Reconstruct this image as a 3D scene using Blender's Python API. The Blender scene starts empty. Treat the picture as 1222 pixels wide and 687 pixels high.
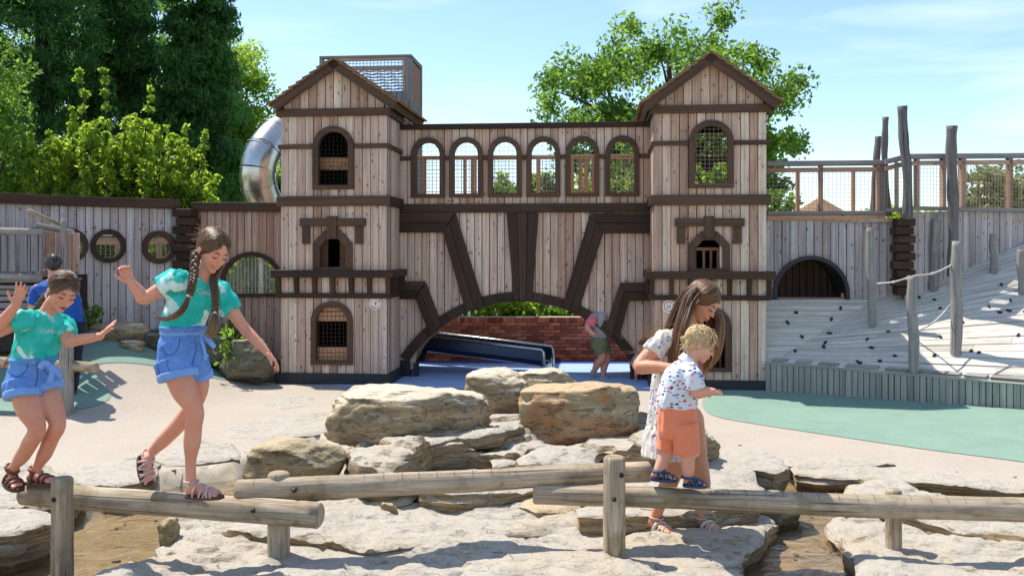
import bpy, bmesh, math, random
import numpy as np
from math import sin, cos, pi, radians, sqrt, atan2
from mathutils import Vector, Matrix, noise
from mathutils.geometry import delaunay_2d_cdt
random.seed(7)
rng = np.random.default_rng(7)
scene = bpy.context.scene
COL = scene.collection

# ------------------------------------------------------------------ camera
CAMZ, HOR, CX, FPX = 1.75, 300.0, 611.0, 1100.0
cam_data = bpy.data.cameras.new("camera")
cam = bpy.data.objects.new("camera", cam_data)
COL.objects.link(cam)
cam.location = (0, 0, CAMZ)
cam.rotation_euler = (radians(90), 0, 0)
cam_data.sensor_width = 36.0
cam_data.lens = 36.0 * FPX / 1222.0
cam_data.shift_y = -(343.5 - HOR) / 1222.0
cam_data.clip_end = 2000
cam_data.dof.use_dof = True
cam_data.dof.focus_distance = 5.5
cam_data.dof.aperture_fstop = 16.0
scene.camera = cam

# ------------------------------------------------------------------ light
SUN_EL, SUN_AZ = 60.0, -55.0
world = bpy.data.worlds.new("World")
scene.world = world
world.use_nodes = True
wn = world.node_tree
wn.nodes.clear()
w_out = wn.nodes.new("ShaderNodeOutputWorld")
w_bg = wn.nodes.new("ShaderNodeBackground")
w_sky = wn.nodes.new("ShaderNodeTexSky")
w_sky.sky_type = 'NISHITA'
w_sky.sun_disc = False
w_sky.sun_elevation = radians(SUN_EL)
w_sky.sun_rotation = radians(SUN_AZ)
w_sky.air_density = 1.0
w_sky.dust_density = 0.2
w_sky.ozone_density = 1.6
w_bg.inputs[1].default_value = 0.15
w_tc = wn.nodes.new("ShaderNodeTexCoord")
w_mp = wn.nodes.new("ShaderNodeMapping")
w_mp.inputs['Scale'].default_value = (1.2, 1.2, 9.0)
w_mp.inputs['Rotation'].default_value = (0.0, radians(5), 0.3)
w_no = wn.nodes.new("ShaderNodeTexNoise")
w_no.inputs['Scale'].default_value = 2.2
w_no.inputs['Detail'].default_value = 6
w_no.inputs['Distortion'].default_value = 0.5
w_rp = wn.nodes.new("ShaderNodeMapRange")
w_rp.inputs['From Min'].default_value = 0.46
w_rp.inputs['From Max'].default_value = 0.78
w_rp.inputs['To Max'].default_value = 0.6
w_mix = wn.nodes.new("ShaderNodeMixRGB")
w_mix.inputs[2].default_value = (3.5, 3.9, 4.1, 1)
wn.links.new(w_tc.outputs['Generated'], w_mp.inputs[0])
wn.links.new(w_mp.outputs[0], w_no.inputs['Vector'])
wn.links.new(w_no.outputs[0], w_rp.inputs[0])
wn.links.new(w_rp.outputs[0], w_mix.inputs[0])
w_tint = wn.nodes.new("ShaderNodeMixRGB"); w_tint.blend_type = 'MULTIPLY'; w_tint.inputs[0].default_value = 1.0
w_tint.inputs[2].default_value = (0.56, 0.585, 0.595, 1)
wn.links.new(w_sky.outputs[0], w_tint.inputs[1])
wn.links.new(w_tint.outputs[0], w_mix.inputs[1])
wn.links.new(w_mix.outputs[0], w_bg.inputs[0])
wn.links.new(w_bg.outputs[0], w_out.inputs[0])

sun_d = bpy.data.lights.new("sun", 'SUN')
sun_d.energy = 2.7
sun_d.angle = radians(0.5)
sun_d.color = (1.0, 0.94, 0.83)
sun = bpy.data.objects.new("sun", sun_d)
COL.objects.link(sun)
SD = Vector((sin(radians(SUN_AZ)) * cos(radians(SUN_EL)), cos(radians(SUN_AZ)) * cos(radians(SUN_EL)), sin(radians(SUN_EL))))
sun.rotation_euler = (-SD).to_track_quat('-Z', 'Y').to_euler()
sun.location = (-8, 8, 14)

scene.view_settings.view_transform = 'Standard'
scene.view_settings.look = 'None'
scene.view_settings.exposure = 1.3
scene.view_settings.gamma = 1.0
scene.cycles.max_bounces = 7
scene.cycles.transparent_max_bounces = 8
scene.cycles.caustics_reflective = False
scene.cycles.caustics_refractive = False

# ------------------------------------------------------------------ pixel measurements to world
def PX(px, py, Y):
    return Vector(((px - CX) / FPX * Y, Y, CAMZ - (py - HOR) / FPX * Y))

def G(px, py, z=0.0):
    Y = FPX * (CAMZ - z) / (py - HOR)
    return Vector(((px - CX) / FPX * Y, Y, z))

def lerp(a, b, t):
    return a + (b - a) * t

def smooth(t):
    t = max(0.0, min(1.0, t))
    return t * t * (3 - 2 * t)

# ------------------------------------------------------------------ objects
def tag(o, label=None, cat=None, group=None, kind=None):
    if label: o['label'] = label
    if cat: o['category'] = cat
    if group: o['group'] = group
    if kind: o['kind'] = kind
    return o

def thing(name, loc, label, cat, group=None):
    o = bpy.data.objects.new(name, None)
    o.empty_display_size = 0.1
    COL.objects.link(o)
    o.location = loc
    return tag(o, label, cat, group)

WL = {}
def wloc(o):
    """world location of an untransformed chain of parents"""
    v = Vector((0, 0, 0))
    while o is not None:
        v += o.location
        o = o.parent
    return v

class MB:
    """collects geometry in world coordinates"""
    def __init__(s):
        s.v, s.f, s.uv, s.tone = [], [], [], []
    def quadstrip(s): pass
    def add(s, verts, faces, uvs=None, tone=None):
        b = len(s.v)
        s.v += [tuple(v) for v in verts]
        s.f += [tuple(b + i for i in f) for f in faces]
        if uvs is None:
            uvs = [(v[0] + v[1] * .7, v[2]) for v in verts]
        s.uv += uvs
        s.tone += list(tone) if tone is not None else [0.5] * len(verts)
    def build(s, name, mat, parent=None, smoothf=False, weld=False, **kw):
        me = bpy.data.meshes.new(name)
        off = wloc(parent) if parent is not None else Vector((0, 0, 0))
        if parent is None and kw.get('origin') is not None:
            off = Vector(kw['origin'])
        vs = np.array(s.v, dtype=np.float64) - np.array(off)
        me.from_pydata(vs.tolist(), [], s.f)
        uvl = me.uv_layers.new(name="UVMap")
        li = np.zeros(len(me.loops), dtype=np.int32)
        me.loops.foreach_get("vertex_index", li)
        uva = np.array(s.uv, dtype=np.float32)[li]
        uvl.data.foreach_set("uv", uva.ravel())
        at = me.attributes.new("tone", 'FLOAT', 'POINT')
        at.data.foreach_set("value", np.array(s.tone, dtype=np.float32))
        if smoothf:
            me.polygons.foreach_set("use_smooth", np.ones(len(me.polygons), dtype=bool))
        if weld:
            bm = bmesh.new(); bm.from_mesh(me)
            bmesh.ops.remove_doubles(bm, verts=bm.verts, dist=0.0004)
            bm.to_mesh(me); bm.free()
        if mat is not None: me.materials.append(mat)
        me.update()
        o = bpy.data.objects.new(name, me)
        COL.objects.link(o)
        if parent is not None: o.parent = parent
        else: o.location = off
        for k in ('label', 'cat', 'group', 'kind'):
            if kw.get(k): o['category' if k == 'cat' else k] = kw[k]
        return o

class Plane:
    def __init__(s, O, U, N):
        s.O, s.U, s.N = Vector(O), Vector(U).normalized(), Vector(N).normalized()
    def P(s, u, z, d=0.0):
        return s.O + s.U * u + Vector((0, 0, z)) + s.N * d
    def px(s, px, py, d=0.0):
        r = Vector(((px - CX) / FPX, 1.0, -(py - HOR) / FPX))
        c = Vector((0, 0, CAMZ))
        t = ((s.O + s.N * d - c).dot(s.N)) / r.dot(s.N)
        p = c + r * t - s.O
        return (p.dot(s.U), p.z)

def prism(m, pl, poly, d0, d1, along=(0, 1)):
    """poly of (u,z) on plane pl, from depth d0 (back) to d1 (front, towards N)"""
    n = len(poly)
    ax, az = along
    l = sqrt(ax * ax + az * az); ax /= l; az /= l
    vs, uv, fs = [], [], []
    ar = sum(poly[i][0] * poly[(i + 1) % n][1] - poly[(i + 1) % n][0] * poly[i][1] for i in range(n))
    if (ar < 0): poly = poly[::-1]
    for d in (d1, d0):
        for (u, z) in poly:
            vs.append(pl.P(u, z, d))
            uv.append((u * -az + z * ax + d * .83, u * ax + z * az))
    s = 1 if pl.U.cross(Vector((0, 0, 1))).dot(pl.N) > 0 else -1
    F = [tuple(range(n)), tuple(range(2 * n - 1, n - 1, -1))]
    for i in range(n):
        j = (i + 1) % n
        F.append((i, i + n, j + n, j))
    if s < 0: F = [f[::-1] for f in F]
    m.add(vs, F, uv)

def rectp(u0, z0, u1, z1):
    return [(u0, z0), (u1, z0), (u1, z1), (u0, z1)]

def basis(d):
    d = d.normalized()
    a = Vector((0, 0, 1)) if abs(d.z) < .9 else Vector((1, 0, 0))
    x = d.cross(a).normalized()
    y = d.cross(x).normalized()
    return x, y, d

def tube(m, pts, rads, n=10, caps=True, tone=None, jit=0.0, uvs=1.0, wob=0.0, seed=0.0, ell=None):
    """tapered tube through pts"""
    k = len(pts)
    vs, uv, fs, tn = [], [], [], []
    L = 0.0
    x0 = None
    for i in range(k):
        if i == 0: d = pts[1] - pts[0]
        elif i == k - 1: d = pts[-1] - pts[-2]
        else: d = pts[i + 1] - pts[i - 1]
        if d.length < 1e-9: d = Vector((0, 0, 1))
        d = d.normalized()
        if x0 is None: x0, y0, _ = basis(d)
        else:
            x0 = (x0 - d * x0.dot(d)).normalized()
            y0 = d.cross(x0).normalized()
        if i: L += (pts[i] - pts[i - 1]).length
        for j in range(n):
            a = 2 * pi * j / n
            r = rads[i]
            if wob:
                r *= 1 + wob * noise.noise(Vector((cos(a) * 1.3 + seed, sin(a) * 1.3, L * 4)))
            ra = r * (ell if ell else 1.0)
            vs.append(pts[i] + x0 * (cos(a) * ra) + y0 * (sin(a) * r))
            uv.append((abs(a - pi) * rads[i] * uvs, L * uvs))
            tn.append(tone[i] if tone is not None else 0.5)
    for i in range(k - 1):
        for j in range(n):
            j2 = (j + 1) % n
            fs.append((i * n + j, i * n + j2, (i + 1) * n + j2, (i + 1) * n + j))
    if caps:
        fs.append(tuple(range(n - 1, -1, -1)))
        fs.append(tuple((k - 1) * n + j for j in range(n)))
    m.add(vs, fs, uv, tn)

def ball(m, c, A, B, C, nu=14, nv=9):
    """ellipsoid with half axis vectors"""
    vs, fs = [], []
    vs.append(c + C)
    for i in range(1, nv):
        t = pi * i / nv
        for j in range(nu):
            a = 2 * pi * j / nu
            vs.append(c + A * (sin(t) * cos(a)) + B * (sin(t) * sin(a)) + C * cos(t))
    vs.append(c - C)
    for j in range(nu):
        fs.append((0, 1 + j, 1 + (j + 1) % nu))
        e = len(vs) - 1
        o = 1 + (nv - 2) * nu
        fs.append((e, o + (j + 1) % nu, o + j))
    for i in range(nv - 2):
        for j in range(nu):
            a = 1 + i * nu + j; b = 1 + i * nu + (j + 1) % nu
            fs.append((a, a + nu, b + nu, b))
    if A.cross(B).dot(C) < 0: fs = [f[::-1] for f in fs]
    m.add(vs, fs)

def loft(m, rings, n=24, power=2.0):
    """rings: (center, A, B) closed ends"""
    vs, fs = [], []
    e = 2.0 / power
    for (c, A, B) in rings:
        for j in range(n):
            a = 2 * pi * j / n
            ca, sa = cos(a), sin(a)
            vs.append(c + A * (abs(ca) ** e * (1 if ca >= 0 else -1)) + B * (abs(sa) ** e * (1 if sa >= 0 else -1)))
    k = len(rings)
    for i in range(k - 1):
        for j in range(n):
            j2 = (j + 1) % n
            fs.append((i * n + j, i * n + j2, (i + 1) * n + j2, (i + 1) * n + j))
    fs.append(tuple(range(n - 1, -1, -1)))
    fs.append(tuple((k - 1) * n + j for j in range(n)))
    d = rings[-1][0] - rings[0][0]
    if rings[0][1].cross(rings[0][2]).dot(d) < 0: fs = [f[::-1] for f in fs]
    m.add(vs, fs)

def remeshed(m, name, mat, parent, voxel, iters=4, wrinkle=None, **kw):
    """one continuous surface from overlapping closed pieces"""
    o = m.build(name, mat, parent, **kw)
    md = o.modifiers.new("r", 'REMESH'); md.mode = 'VOXEL'; md.voxel_size = voxel; md.use_smooth_shade = True
    if iters:
        ms = o.modifiers.new("s", 'SMOOTH'); ms.factor = 0.5; ms.iterations = iters
    dg = bpy.context.evaluated_depsgraph_get()
    me = bpy.data.meshes.new_from_object(o.evaluated_get(dg))
    o.modifiers.clear()
    old = o.data
    o.data = me
    me.name = name
    bpy.data.meshes.remove(old)
    if wrinkle:
        amp, sc, stretch = wrinkle
        n = len(me.vertices)
        co = np.zeros(n * 3); me.vertices.foreach_get("co", co); co = co.reshape(-1, 3)
        no = np.zeros(n * 3); me.vertices.foreach_get("normal", no); no = no.reshape(-1, 3)
        for i in range(n):
            p = Vector(co[i]) * sc
            q = Vector((p.x * stretch[0], p.y * stretch[1], p.z * stretch[2]))
            h = noise.noise(q) + 0.5 * noise.noise(q * 2.1 + Vector((5, 2, 1)))
            co[i] += no[i] * (amp * (1 - 2 * abs(h)))
        me.vertices.foreach_set("co", co.ravel())
    me.polygons.foreach_set("use_smooth", np.ones(len(me.polygons), dtype=bool))
    if not me.materials: me.materials.append(mat)
    me.update()
    return o

# ------------------------------------------------------------------ materials
class NT:
    def __init__(s, name, rough=0.7, spec=0.3):
        s.m = bpy.data.materials.new(name); s.m.use_nodes = True
        s.t = s.m.node_tree; s.b = s.t.nodes['Principled BSDF']
        s.b.inputs['Roughness'].default_value = rough
        s.b.inputs['Specular IOR Level'].default_value = spec
    def n(s, typ, **kw):
        x = s.t.nodes.new("ShaderNode" + typ)
        for k, v in kw.items():
            if hasattr(x, k) and not k[0].isupper(): setattr(x, k, v)
            else: x.inputs[k.replace('_', ' ')].default_value = v
        return x
    def l(s, a, b): s.t.links.new(a, b)
    def math(s, op, a, b=None, c=None):
        x = s.t.nodes.new("ShaderNodeMath"); x.operation = op
        for i, q in enumerate((a, b, c)):
            if q is None: continue
            if isinstance(q, (int, float)): x.inputs[i].default_value = q
            else: s.l(q, x.inputs[i])
        return x.outputs[0]
    def mix(s, f, a, b, mode='MIX'):
        x = s.t.nodes.new("ShaderNodeMixRGB"); x.blend_type = mode
        for i, q in enumerate((f, a, b)):
            if isinstance(q, (int, float)): x.inputs[i].default_value = q
            elif isinstance(q, tuple): x.inputs[i].default_value = (*q, 1) if len(q) == 3 else q
            else: s.l(q, x.inputs[i])
        return x.outputs[0]
    def range(s, v, a, b, c=0.0, d=1.0):
        x = s.t.nodes.new("ShaderNodeMapRange")
        s.l(v, x.inputs[0])
        for i, q in enumerate((a, b, c, d)): x.inputs[i + 1].default_value = q
        return x.outputs[0]
    def coord(s, kind='Object', scale=(1, 1, 1), rnd=False):
        tc = s.n('TexCoord')
        mp = s.n('Mapping'); mp.inputs['Scale'].default_value = scale
        s.l(tc.outputs[kind], mp.inputs[0])
        if rnd:
            oi = s.n('ObjectInfo')
            cb = s.n('CombineXYZ')
            s.l(s.math('MULTIPLY', oi.outputs['Random'], 37.0), cb.inputs[0])
            s.l(s.math('MULTIPLY', oi.outputs['Random'], 91.0), cb.inputs[1])
            s.l(s.math('MULTIPLY', oi.outputs['Random'], 13.0), cb.inputs[2])
            s.l(cb.outputs[0], mp.inputs['Location'])
        return mp.outputs[0]
    def noise(s, vec, scale, detail=4, rough=.55, dist=0.0):
        x = s.n('TexNoise'); x.inputs['Scale'].default_value = scale
        x.inputs['Detail'].default_value = detail; x.inputs['Roughness'].default_value = rough
        x.inputs['Distortion'].default_value = dist
        s.l(vec, x.inputs['Vector'])
        return x.outputs[0]
    def voro(s, vec, scale, feat='F1', out=0, rand=1.0):
        x = s.n('TexVoronoi'); x.feature = feat
        x.inputs['Scale'].default_value = scale
        x.inputs['Randomness'].default_value = rand
        s.l(vec, x.inputs['Vector'])
        return x.outputs[out]
    def bump(s, h, strength=.4, dist=.01):
        x = s.n('Bump'); x.inputs['Strength'].default_value = strength; x.inputs['Distance'].default_value = dist
        s.l(h, x.inputs['Height']); s.l(x.outputs[0], s.b.inputs['Normal'])
    def col(s, c): s.l(c, s.b.inputs['Base Color'])

def mat_wood(name, cols, rough=.75, knots=True, bump=.35, grain=1.0, vary=.5, grey=(0.3, 0.28, 0.27), greyf=0.0):
    t = NT(name, rough, .25)
    uv = t.coord('UV', (1, 1, 1), True)
    g = t.n('Mapping'); g.inputs['Scale'].default_value = (55 * grain, 2.2, 1); t.l(uv, g.inputs[0])
    n1 = t.noise(g.outputs[0], 1.0, 5, .65, .8)
    b = t.n('Mapping'); b.inputs['Scale'].default_value = (5, .9, 1); t.l(uv, b.inputs[0])
    n2 = t.noise(b.outputs[0], 1.0, 3, .5)
    oi = t.n('ObjectInfo')
    rr = t.n('ValToRGB')
    rr.color_ramp.elements[0].color = (*cols[0], 1)
    rr.color_ramp.elements[1].color = (*cols[-1], 1)
    for i, c in enumerate(cols[1:-1]):
        e = rr.color_ramp.elements.new((i + 1) / (len(cols) - 1)); e.color = (*c, 1)
    f = t.math('ADD', t.math('MULTIPLY', oi.outputs['Random'], vary), t.math('MULTIPLY', n2, 1 - vary))
    t.l(f, rr.inputs[0])
    dark = t.range(n1, .32, .7, .68, 1.2)
    c = t.mix(1.0, rr.outputs[0], dark, 'MULTIPLY')
    if greyf:
        w = t.range(t.noise(b.outputs[0], 2.3, 4, .6), .35, .65, 0, greyf)
        c = t.mix(w, c, grey)
    sv = t.n('Mapping'); sv.inputs['Scale'].default_value = (26, .55, 1); t.l(uv, sv.inputs[0])
    c = t.mix(1.0, c, t.range(t.noise(sv.outputs[0], 1.0, 4, .6), .38, .62, .80, 1.08), 'MULTIPLY')
    h = n1
    if knots:
        kk = t.n('Mapping'); kk.inputs['Scale'].default_value = (14, 9, 1); t.l(uv, kk.inputs[0])
        vd = t.voro(kk.outputs[0], 1.0)
        k1 = t.range(vd, .09, .17, 1, 0)
        sel = t.math('GREATER_THAN', t.noise(kk.outputs[0], .8, 0), .47)
        k1 = t.math('MULTIPLY', k1, sel)
        c = t.mix(t.math('MULTIPLY', k1, .78), c, (0.045, 0.025, 0.016))
        ring = t.range(vd, .12, .34, .35, 0)
        c = t.mix(t.math('MULTIPLY', ring, sel), c, (0.13, 0.07, 0.045))
    t.col(c)
    t.bump(h, bump, .004)
    return t.m

M = {}
M['plank'] = mat_wood('castle_plank', [(.36, .165, .095), (.66, .44, .32), (.86, .68, .55), (.42, .24, .165), (.78, .60, .48), (.56, .36, .26), (.72, .57, .49)], greyf=.3, grey=(.64, .51, .45), vary=.9)
M['plank_weathered'] = mat_wood('weathered_plank', [(.33, .24, .21), (.50, .41, .385), (.62, .55, .54), (.38, .29, .265)], greyf=.45, grey=(.50, .47, .50), vary=.8)
M['plank_brown'] = mat_wood('brown_plank', [(.30, .155, .10), (.48, .29, .205), (.60, .42, .33), (.33, .18, .125)], greyf=.25, grey=(.26, .22, .205), vary=.7)
M['plank_orange'] = mat_wood('orange_plank', [(.52, .25, .12), (.66, .36, .20), (.60, .34, .21)], greyf=.15)
M['beam'] = mat_wood('dark_stained_beam', [(.026, .013, .008), (.052, .026, .015), (.095, .052, .032)], knots=False, rough=.6, greyf=.15, grey=(.07, .048, .036))
M['beam_mid'] = mat_wood('brown_stained_beam', [(.055, .028, .017), (.115, .062, .038), (.08, .044, .028)], knots=False, rough=.65, greyf=.2, grey=(.10, .072, .055))
M['rail_grey'] = mat_wood('grey_rail', [(.17, .15, .15), (.27, .25, .255), (.22, .2, .2)], knots=False, greyf=.3)
M['shingle'] = mat_wood('cedar_shingle', [(.17, .09, .045), (.30, .17, .08), (.22, .15, .10)], knots=False)
M['ramp'] = mat_wood('ramp_plank', grain=.8, bump=.15, cols=[(.50, .455, .40), (.62, .57, .50), (.70, .645, .57), (.55, .50, .44)], greyf=.3, grey=(.58, .545, .50), vary=.65, knots=False)
M['ramp_side'] = mat_wood('green_grey_board', [(.25, .245, .21), (.38, .365, .32), (.46, .44, .39)], greyf=.4, grey=(.30, .31, .27), knots=False)
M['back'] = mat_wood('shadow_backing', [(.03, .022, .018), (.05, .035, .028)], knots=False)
def mat_log(name, cols, stain=(.16, .12, .05), sf=.5):
    t = NT(name, .8, .2)
    uv = t.coord('UV', (1, 1, 1), True)
    g = t.n('Mapping'); g.inputs['Scale'].default_value = (34, 2.0, 1); t.l(uv, g.inputs[0])
    n1 = t.noise(g.outputs[0], 1.0, 6, .7, .6)
    g2 = t.n('Mapping'); g2.inputs['Scale'].default_value = (75, .9, 1); t.l(uv, g2.inputs[0])
    crack = t.range(t.noise(g2.outputs[0], 1.0, 2, .4, .3), .30, .355, 0, 1)
    ob = t.coord('Object', (1, 1, 1))
    n2 = t.noise(ob, 5.0, 5, .6)
    c = t.mix(t.range(n1, .3, .7), cols[0], cols[1])
    c = t.mix(t.range(n2, .5, .72, 0, sf), c, stain)
    c = t.mix(t.range(t.noise(ob, 11.0, 3, .5), .6, .75, 0, .5), c, (.08, .06, .045))
    c = t.mix(1.0, c, t.math('ADD', t.math('MULTIPLY', crack, .65), .35), 'MULTIPLY')
    t.col(c)
    t.bump(t.math('ADD', n1, crack), .5, .006)
    return t.m
M['log'] = mat_log('weathered_log', [(.17, .12, .08), (.60, .49, .36)], stain=(.17, .125, .045), sf=.75)
M['log_grey'] = mat_log('grey_log', [(.19, .175, .17), (.38, .35, .325)], sf=.2)
M['log_dark'] = mat_log('dark_post', [(.10, .095, .095), (.20, .185, .18)], sf=.1)

def mat_plain(name, c, rough=.6, metal=0.0, var=.15, sc=20, spec=.4, bump=0.0):
    t = NT(name, rough, spec)
    t.b.inputs['Metallic'].default_value = metal
    ob = t.coord('Object')
    n = t.noise(ob, sc, 4)
    f = t.range(n, .3, .7, 1 - var, 1 + var)
    t.col(t.mix(1.0, c, f, 'MULTIPLY'))
    if bump: t.bump(n, bump, .01)
    return t.m
M['bolt'] = mat_plain('black_bolt', (.012, .012, .014), .4)
M['rope'] = mat_plain('pale_rope', (.5, .47, .42), .9)
M['net'] = mat_plain('net_cord', (.40, .31, .25), .8)
M['net_wire'] = mat_plain('grey_wire', (.38, .38, .38), .5)
M['hold'] = mat_plain('dark_hold', (.02, .022, .026), .6)
M['plinth'] = mat_plain('dark_plinth', (.02, .021, .026), .55)
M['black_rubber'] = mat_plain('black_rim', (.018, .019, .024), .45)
def mat_steel():
    t = NT('brushed_steel', .22, .5)
    t.b.inputs['Metallic'].default_value = 1.0
    ob = t.coord('Object')
    t.col(t.mix(t.noise(ob, 8, 3), (.50, .48, .44), (.66, .64, .60)))
    t.l(t.range(t.noise(ob, 30, 3), .3, .7, .24, .34), t.b.inputs['Roughness'])
    return t.m
M['steel'] = mat_steel()

def mat_ground(name, c1, c2, speck=.35, rough=.9, blot=.1):
    t = NT(name, rough, .2)
    ob = t.coord('Object')
    n1 = t.noise(ob, 160, 2, .7)
    n2 = t.noise(ob, 1.1, 5, .6)
    c = t.mix(t.range(n1, .35, .65), c1, c2)
    v = t.voro(ob, 230, 'F1', 1)
    c = t.mix(speck * .5, c, v, 'OVERLAY')
    bw = t.n('RGBToBW'); t.l(v, bw.inputs[0])
    c = t.mix(1.0, c, t.range(n2, .3, .7, 1 - blot, 1 + blot), 'MULTIPLY')
    n3 = t.noise(ob, 6.0, 6, .7)
    c = t.mix(1.0, c, t.range(n3, .35, .7, 1.03, 1 - blot * .8), 'MULTIPLY')
    t.col(c)
    t.bump(n1, .25, .003)
    return t.m
M['green'] = mat_ground('green_safety_surface', (.165, .265, .21), (.25, .35, .285), .25, blot=.10)
M['path'] = mat_ground('beige_safety_surface', (.36, .305, .25), (.455, .395, .335), .5, blot=.045)
M['blue'] = mat_ground('blue_safety_surface', (.26, .38, .62), (.40, .52, .76), .2, blot=.06)
M['blue_shade'] = mat_ground('painted_blue_shade', (.03, .08, .36), (.06, .13, .46), .2)  # blue surface with the shade put into its colour

def mat_rock(name, pale, side, red=None, stain=.35, band=24):
    t = NT(name, .88, .25)
    ob = t.coord('Object')
    geo = t.n('NewGeometry')
    sep = t.n('SeparateXYZ'); t.l(geo.outputs['True Normal'], sep.inputs[0])
    n1 = t.noise(ob, 3.2, 8, .66, .4)
    n2 = t.noise(ob, 24, 6, .7)
    st = t.n('Mapping'); st.inputs['Scale'].default_value = (2.2, 2.2, band); t.l(ob, st.inputs[0])
    n3 = t.noise(st.outputs[0], 1.6, 6, .62, .5)
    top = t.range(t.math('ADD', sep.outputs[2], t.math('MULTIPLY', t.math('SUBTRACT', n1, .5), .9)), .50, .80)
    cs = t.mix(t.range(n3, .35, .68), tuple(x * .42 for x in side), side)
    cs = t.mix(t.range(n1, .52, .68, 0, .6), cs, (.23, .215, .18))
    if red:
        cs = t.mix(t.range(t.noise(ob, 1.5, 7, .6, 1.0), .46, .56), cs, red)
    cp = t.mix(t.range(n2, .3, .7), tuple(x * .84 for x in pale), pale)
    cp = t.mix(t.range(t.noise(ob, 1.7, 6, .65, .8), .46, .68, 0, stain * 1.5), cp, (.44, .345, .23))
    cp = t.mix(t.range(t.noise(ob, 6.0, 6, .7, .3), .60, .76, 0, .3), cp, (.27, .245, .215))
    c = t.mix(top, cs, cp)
    wv = t.n('Mapping'); wv.inputs['Scale'].default_value = (1.0, 2.6, 3.0); wv.inputs['Rotation'].default_value = (0, 0, .3)
    dn = t.mix(.16, ob, t.n('TexNoise').outputs[1])
    t.l(dn, wv.inputs[0])
    cr = t.range(t.voro(wv.outputs[0], 2.3, 'DISTANCE_TO_EDGE'), .0, .010)
    gate = t.range(t.noise(ob, 2.0, 3), .58, .68)
    cr = t.math('MAXIMUM', cr, t.math('SUBTRACT', 1.0, gate))
    c = t.mix(1.0, c, t.math('ADD', t.math('MULTIPLY', cr, .6), .4), 'MULTIPLY')
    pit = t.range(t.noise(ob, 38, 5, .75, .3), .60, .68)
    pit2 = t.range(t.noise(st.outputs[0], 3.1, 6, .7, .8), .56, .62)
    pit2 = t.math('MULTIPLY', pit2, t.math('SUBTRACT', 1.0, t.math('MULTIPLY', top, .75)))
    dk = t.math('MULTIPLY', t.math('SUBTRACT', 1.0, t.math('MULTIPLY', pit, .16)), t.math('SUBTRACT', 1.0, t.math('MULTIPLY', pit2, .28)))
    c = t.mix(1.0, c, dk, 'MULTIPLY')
    t.col(c)
    h = t.math('ADD', t.math('MULTIPLY', n2, .35), t.math('ADD', t.math('MULTIPLY', n1, 1.2), t.math('MULTIPLY', n3, .8)))
    h = t.math('ADD', h, t.math('MULTIPLY', cr, .5))
    h = t.math('SUBTRACT', h, t.math('ADD', t.math('MULTIPLY', pit, .15), t.math('MULTIPLY', pit2, .4)))
    t.bump(h, .8, .032)
    return t.m
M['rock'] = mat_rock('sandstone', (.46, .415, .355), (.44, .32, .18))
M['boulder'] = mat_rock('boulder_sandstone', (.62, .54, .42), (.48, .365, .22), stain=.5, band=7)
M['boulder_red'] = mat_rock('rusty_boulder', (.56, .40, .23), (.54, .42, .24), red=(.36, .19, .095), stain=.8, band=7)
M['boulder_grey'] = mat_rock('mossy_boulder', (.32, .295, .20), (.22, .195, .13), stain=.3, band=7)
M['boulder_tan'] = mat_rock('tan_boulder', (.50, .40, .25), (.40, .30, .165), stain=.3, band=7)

def mat_basin():
    t = NT('wet_sand_bed', .55, .4)
    ob = t.coord('Object')
    n1 = t.noise(ob, 2.0, 7, .65, .6)
    n2 = t.noise(ob, 40, 4, .7)
    c = t.mix(t.range(n1, .35, .65), (.44, .36, .25), (.62, .53, .40))
    c = t.mix(t.range(t.noise(ob, 7.0, 5, .6), .58, .72, 0, .55), c, (.27, .205, .13))
    c = t.mix(1.0, c, t.range(n2, .3, .7, .88, 1.1), 'MULTIPLY')
    t.col(c); t.bump(n2, .3, .004)
    return t.m
M['basin'] = mat_basin()
def mat_water():
    t = NT('stream_water', .04, .5)
    t.b.inputs['Base Color'].default_value = (.93, .90, .82, 1)
    t.b.inputs['Transmission Weight'].default_value = 1.0
    t.b.inputs['IOR'].default_value = 1.2
    ob = t.coord('Object', (1, 1, 1))
    n = t.noise(ob, 4.5, 4, .55, 1.2)
    t.bump(n, .55, .035)
    # pass sunlight to the bed
    tr = t.n('BsdfTransparent'); tr.inputs[0].default_value = (.90, .82, .68, 1)
    gl = t.n('BsdfGlossy'); gl.inputs['Roughness'].default_value = .03
    bp = [x for x in t.t.nodes if x.type == 'BUMP'][0]
    t.l(bp.outputs[0], gl.inputs['Normal'])
    fr = t.n('Fresnel'); fr.inputs[0].default_value = 1.5; t.l(bp.outputs[0], fr.inputs['Normal'])
    mx = t.n('MixShader')
    t.l(t.math('MINIMUM', t.math('ADD', t.math('MULTIPLY', fr.outputs[0], 1.2), .14), 1.0), mx.inputs[0]); t.l(tr.outputs[0], mx.inputs[1]); t.l(gl.outputs[0], mx.inputs[2])
    out = [x for x in t.t.nodes if x.type == 'OUTPUT_MATERIAL'][0]
    t.l(mx.outputs[0], out.inputs[0])
    return t.m
M['water'] = mat_water()

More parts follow.
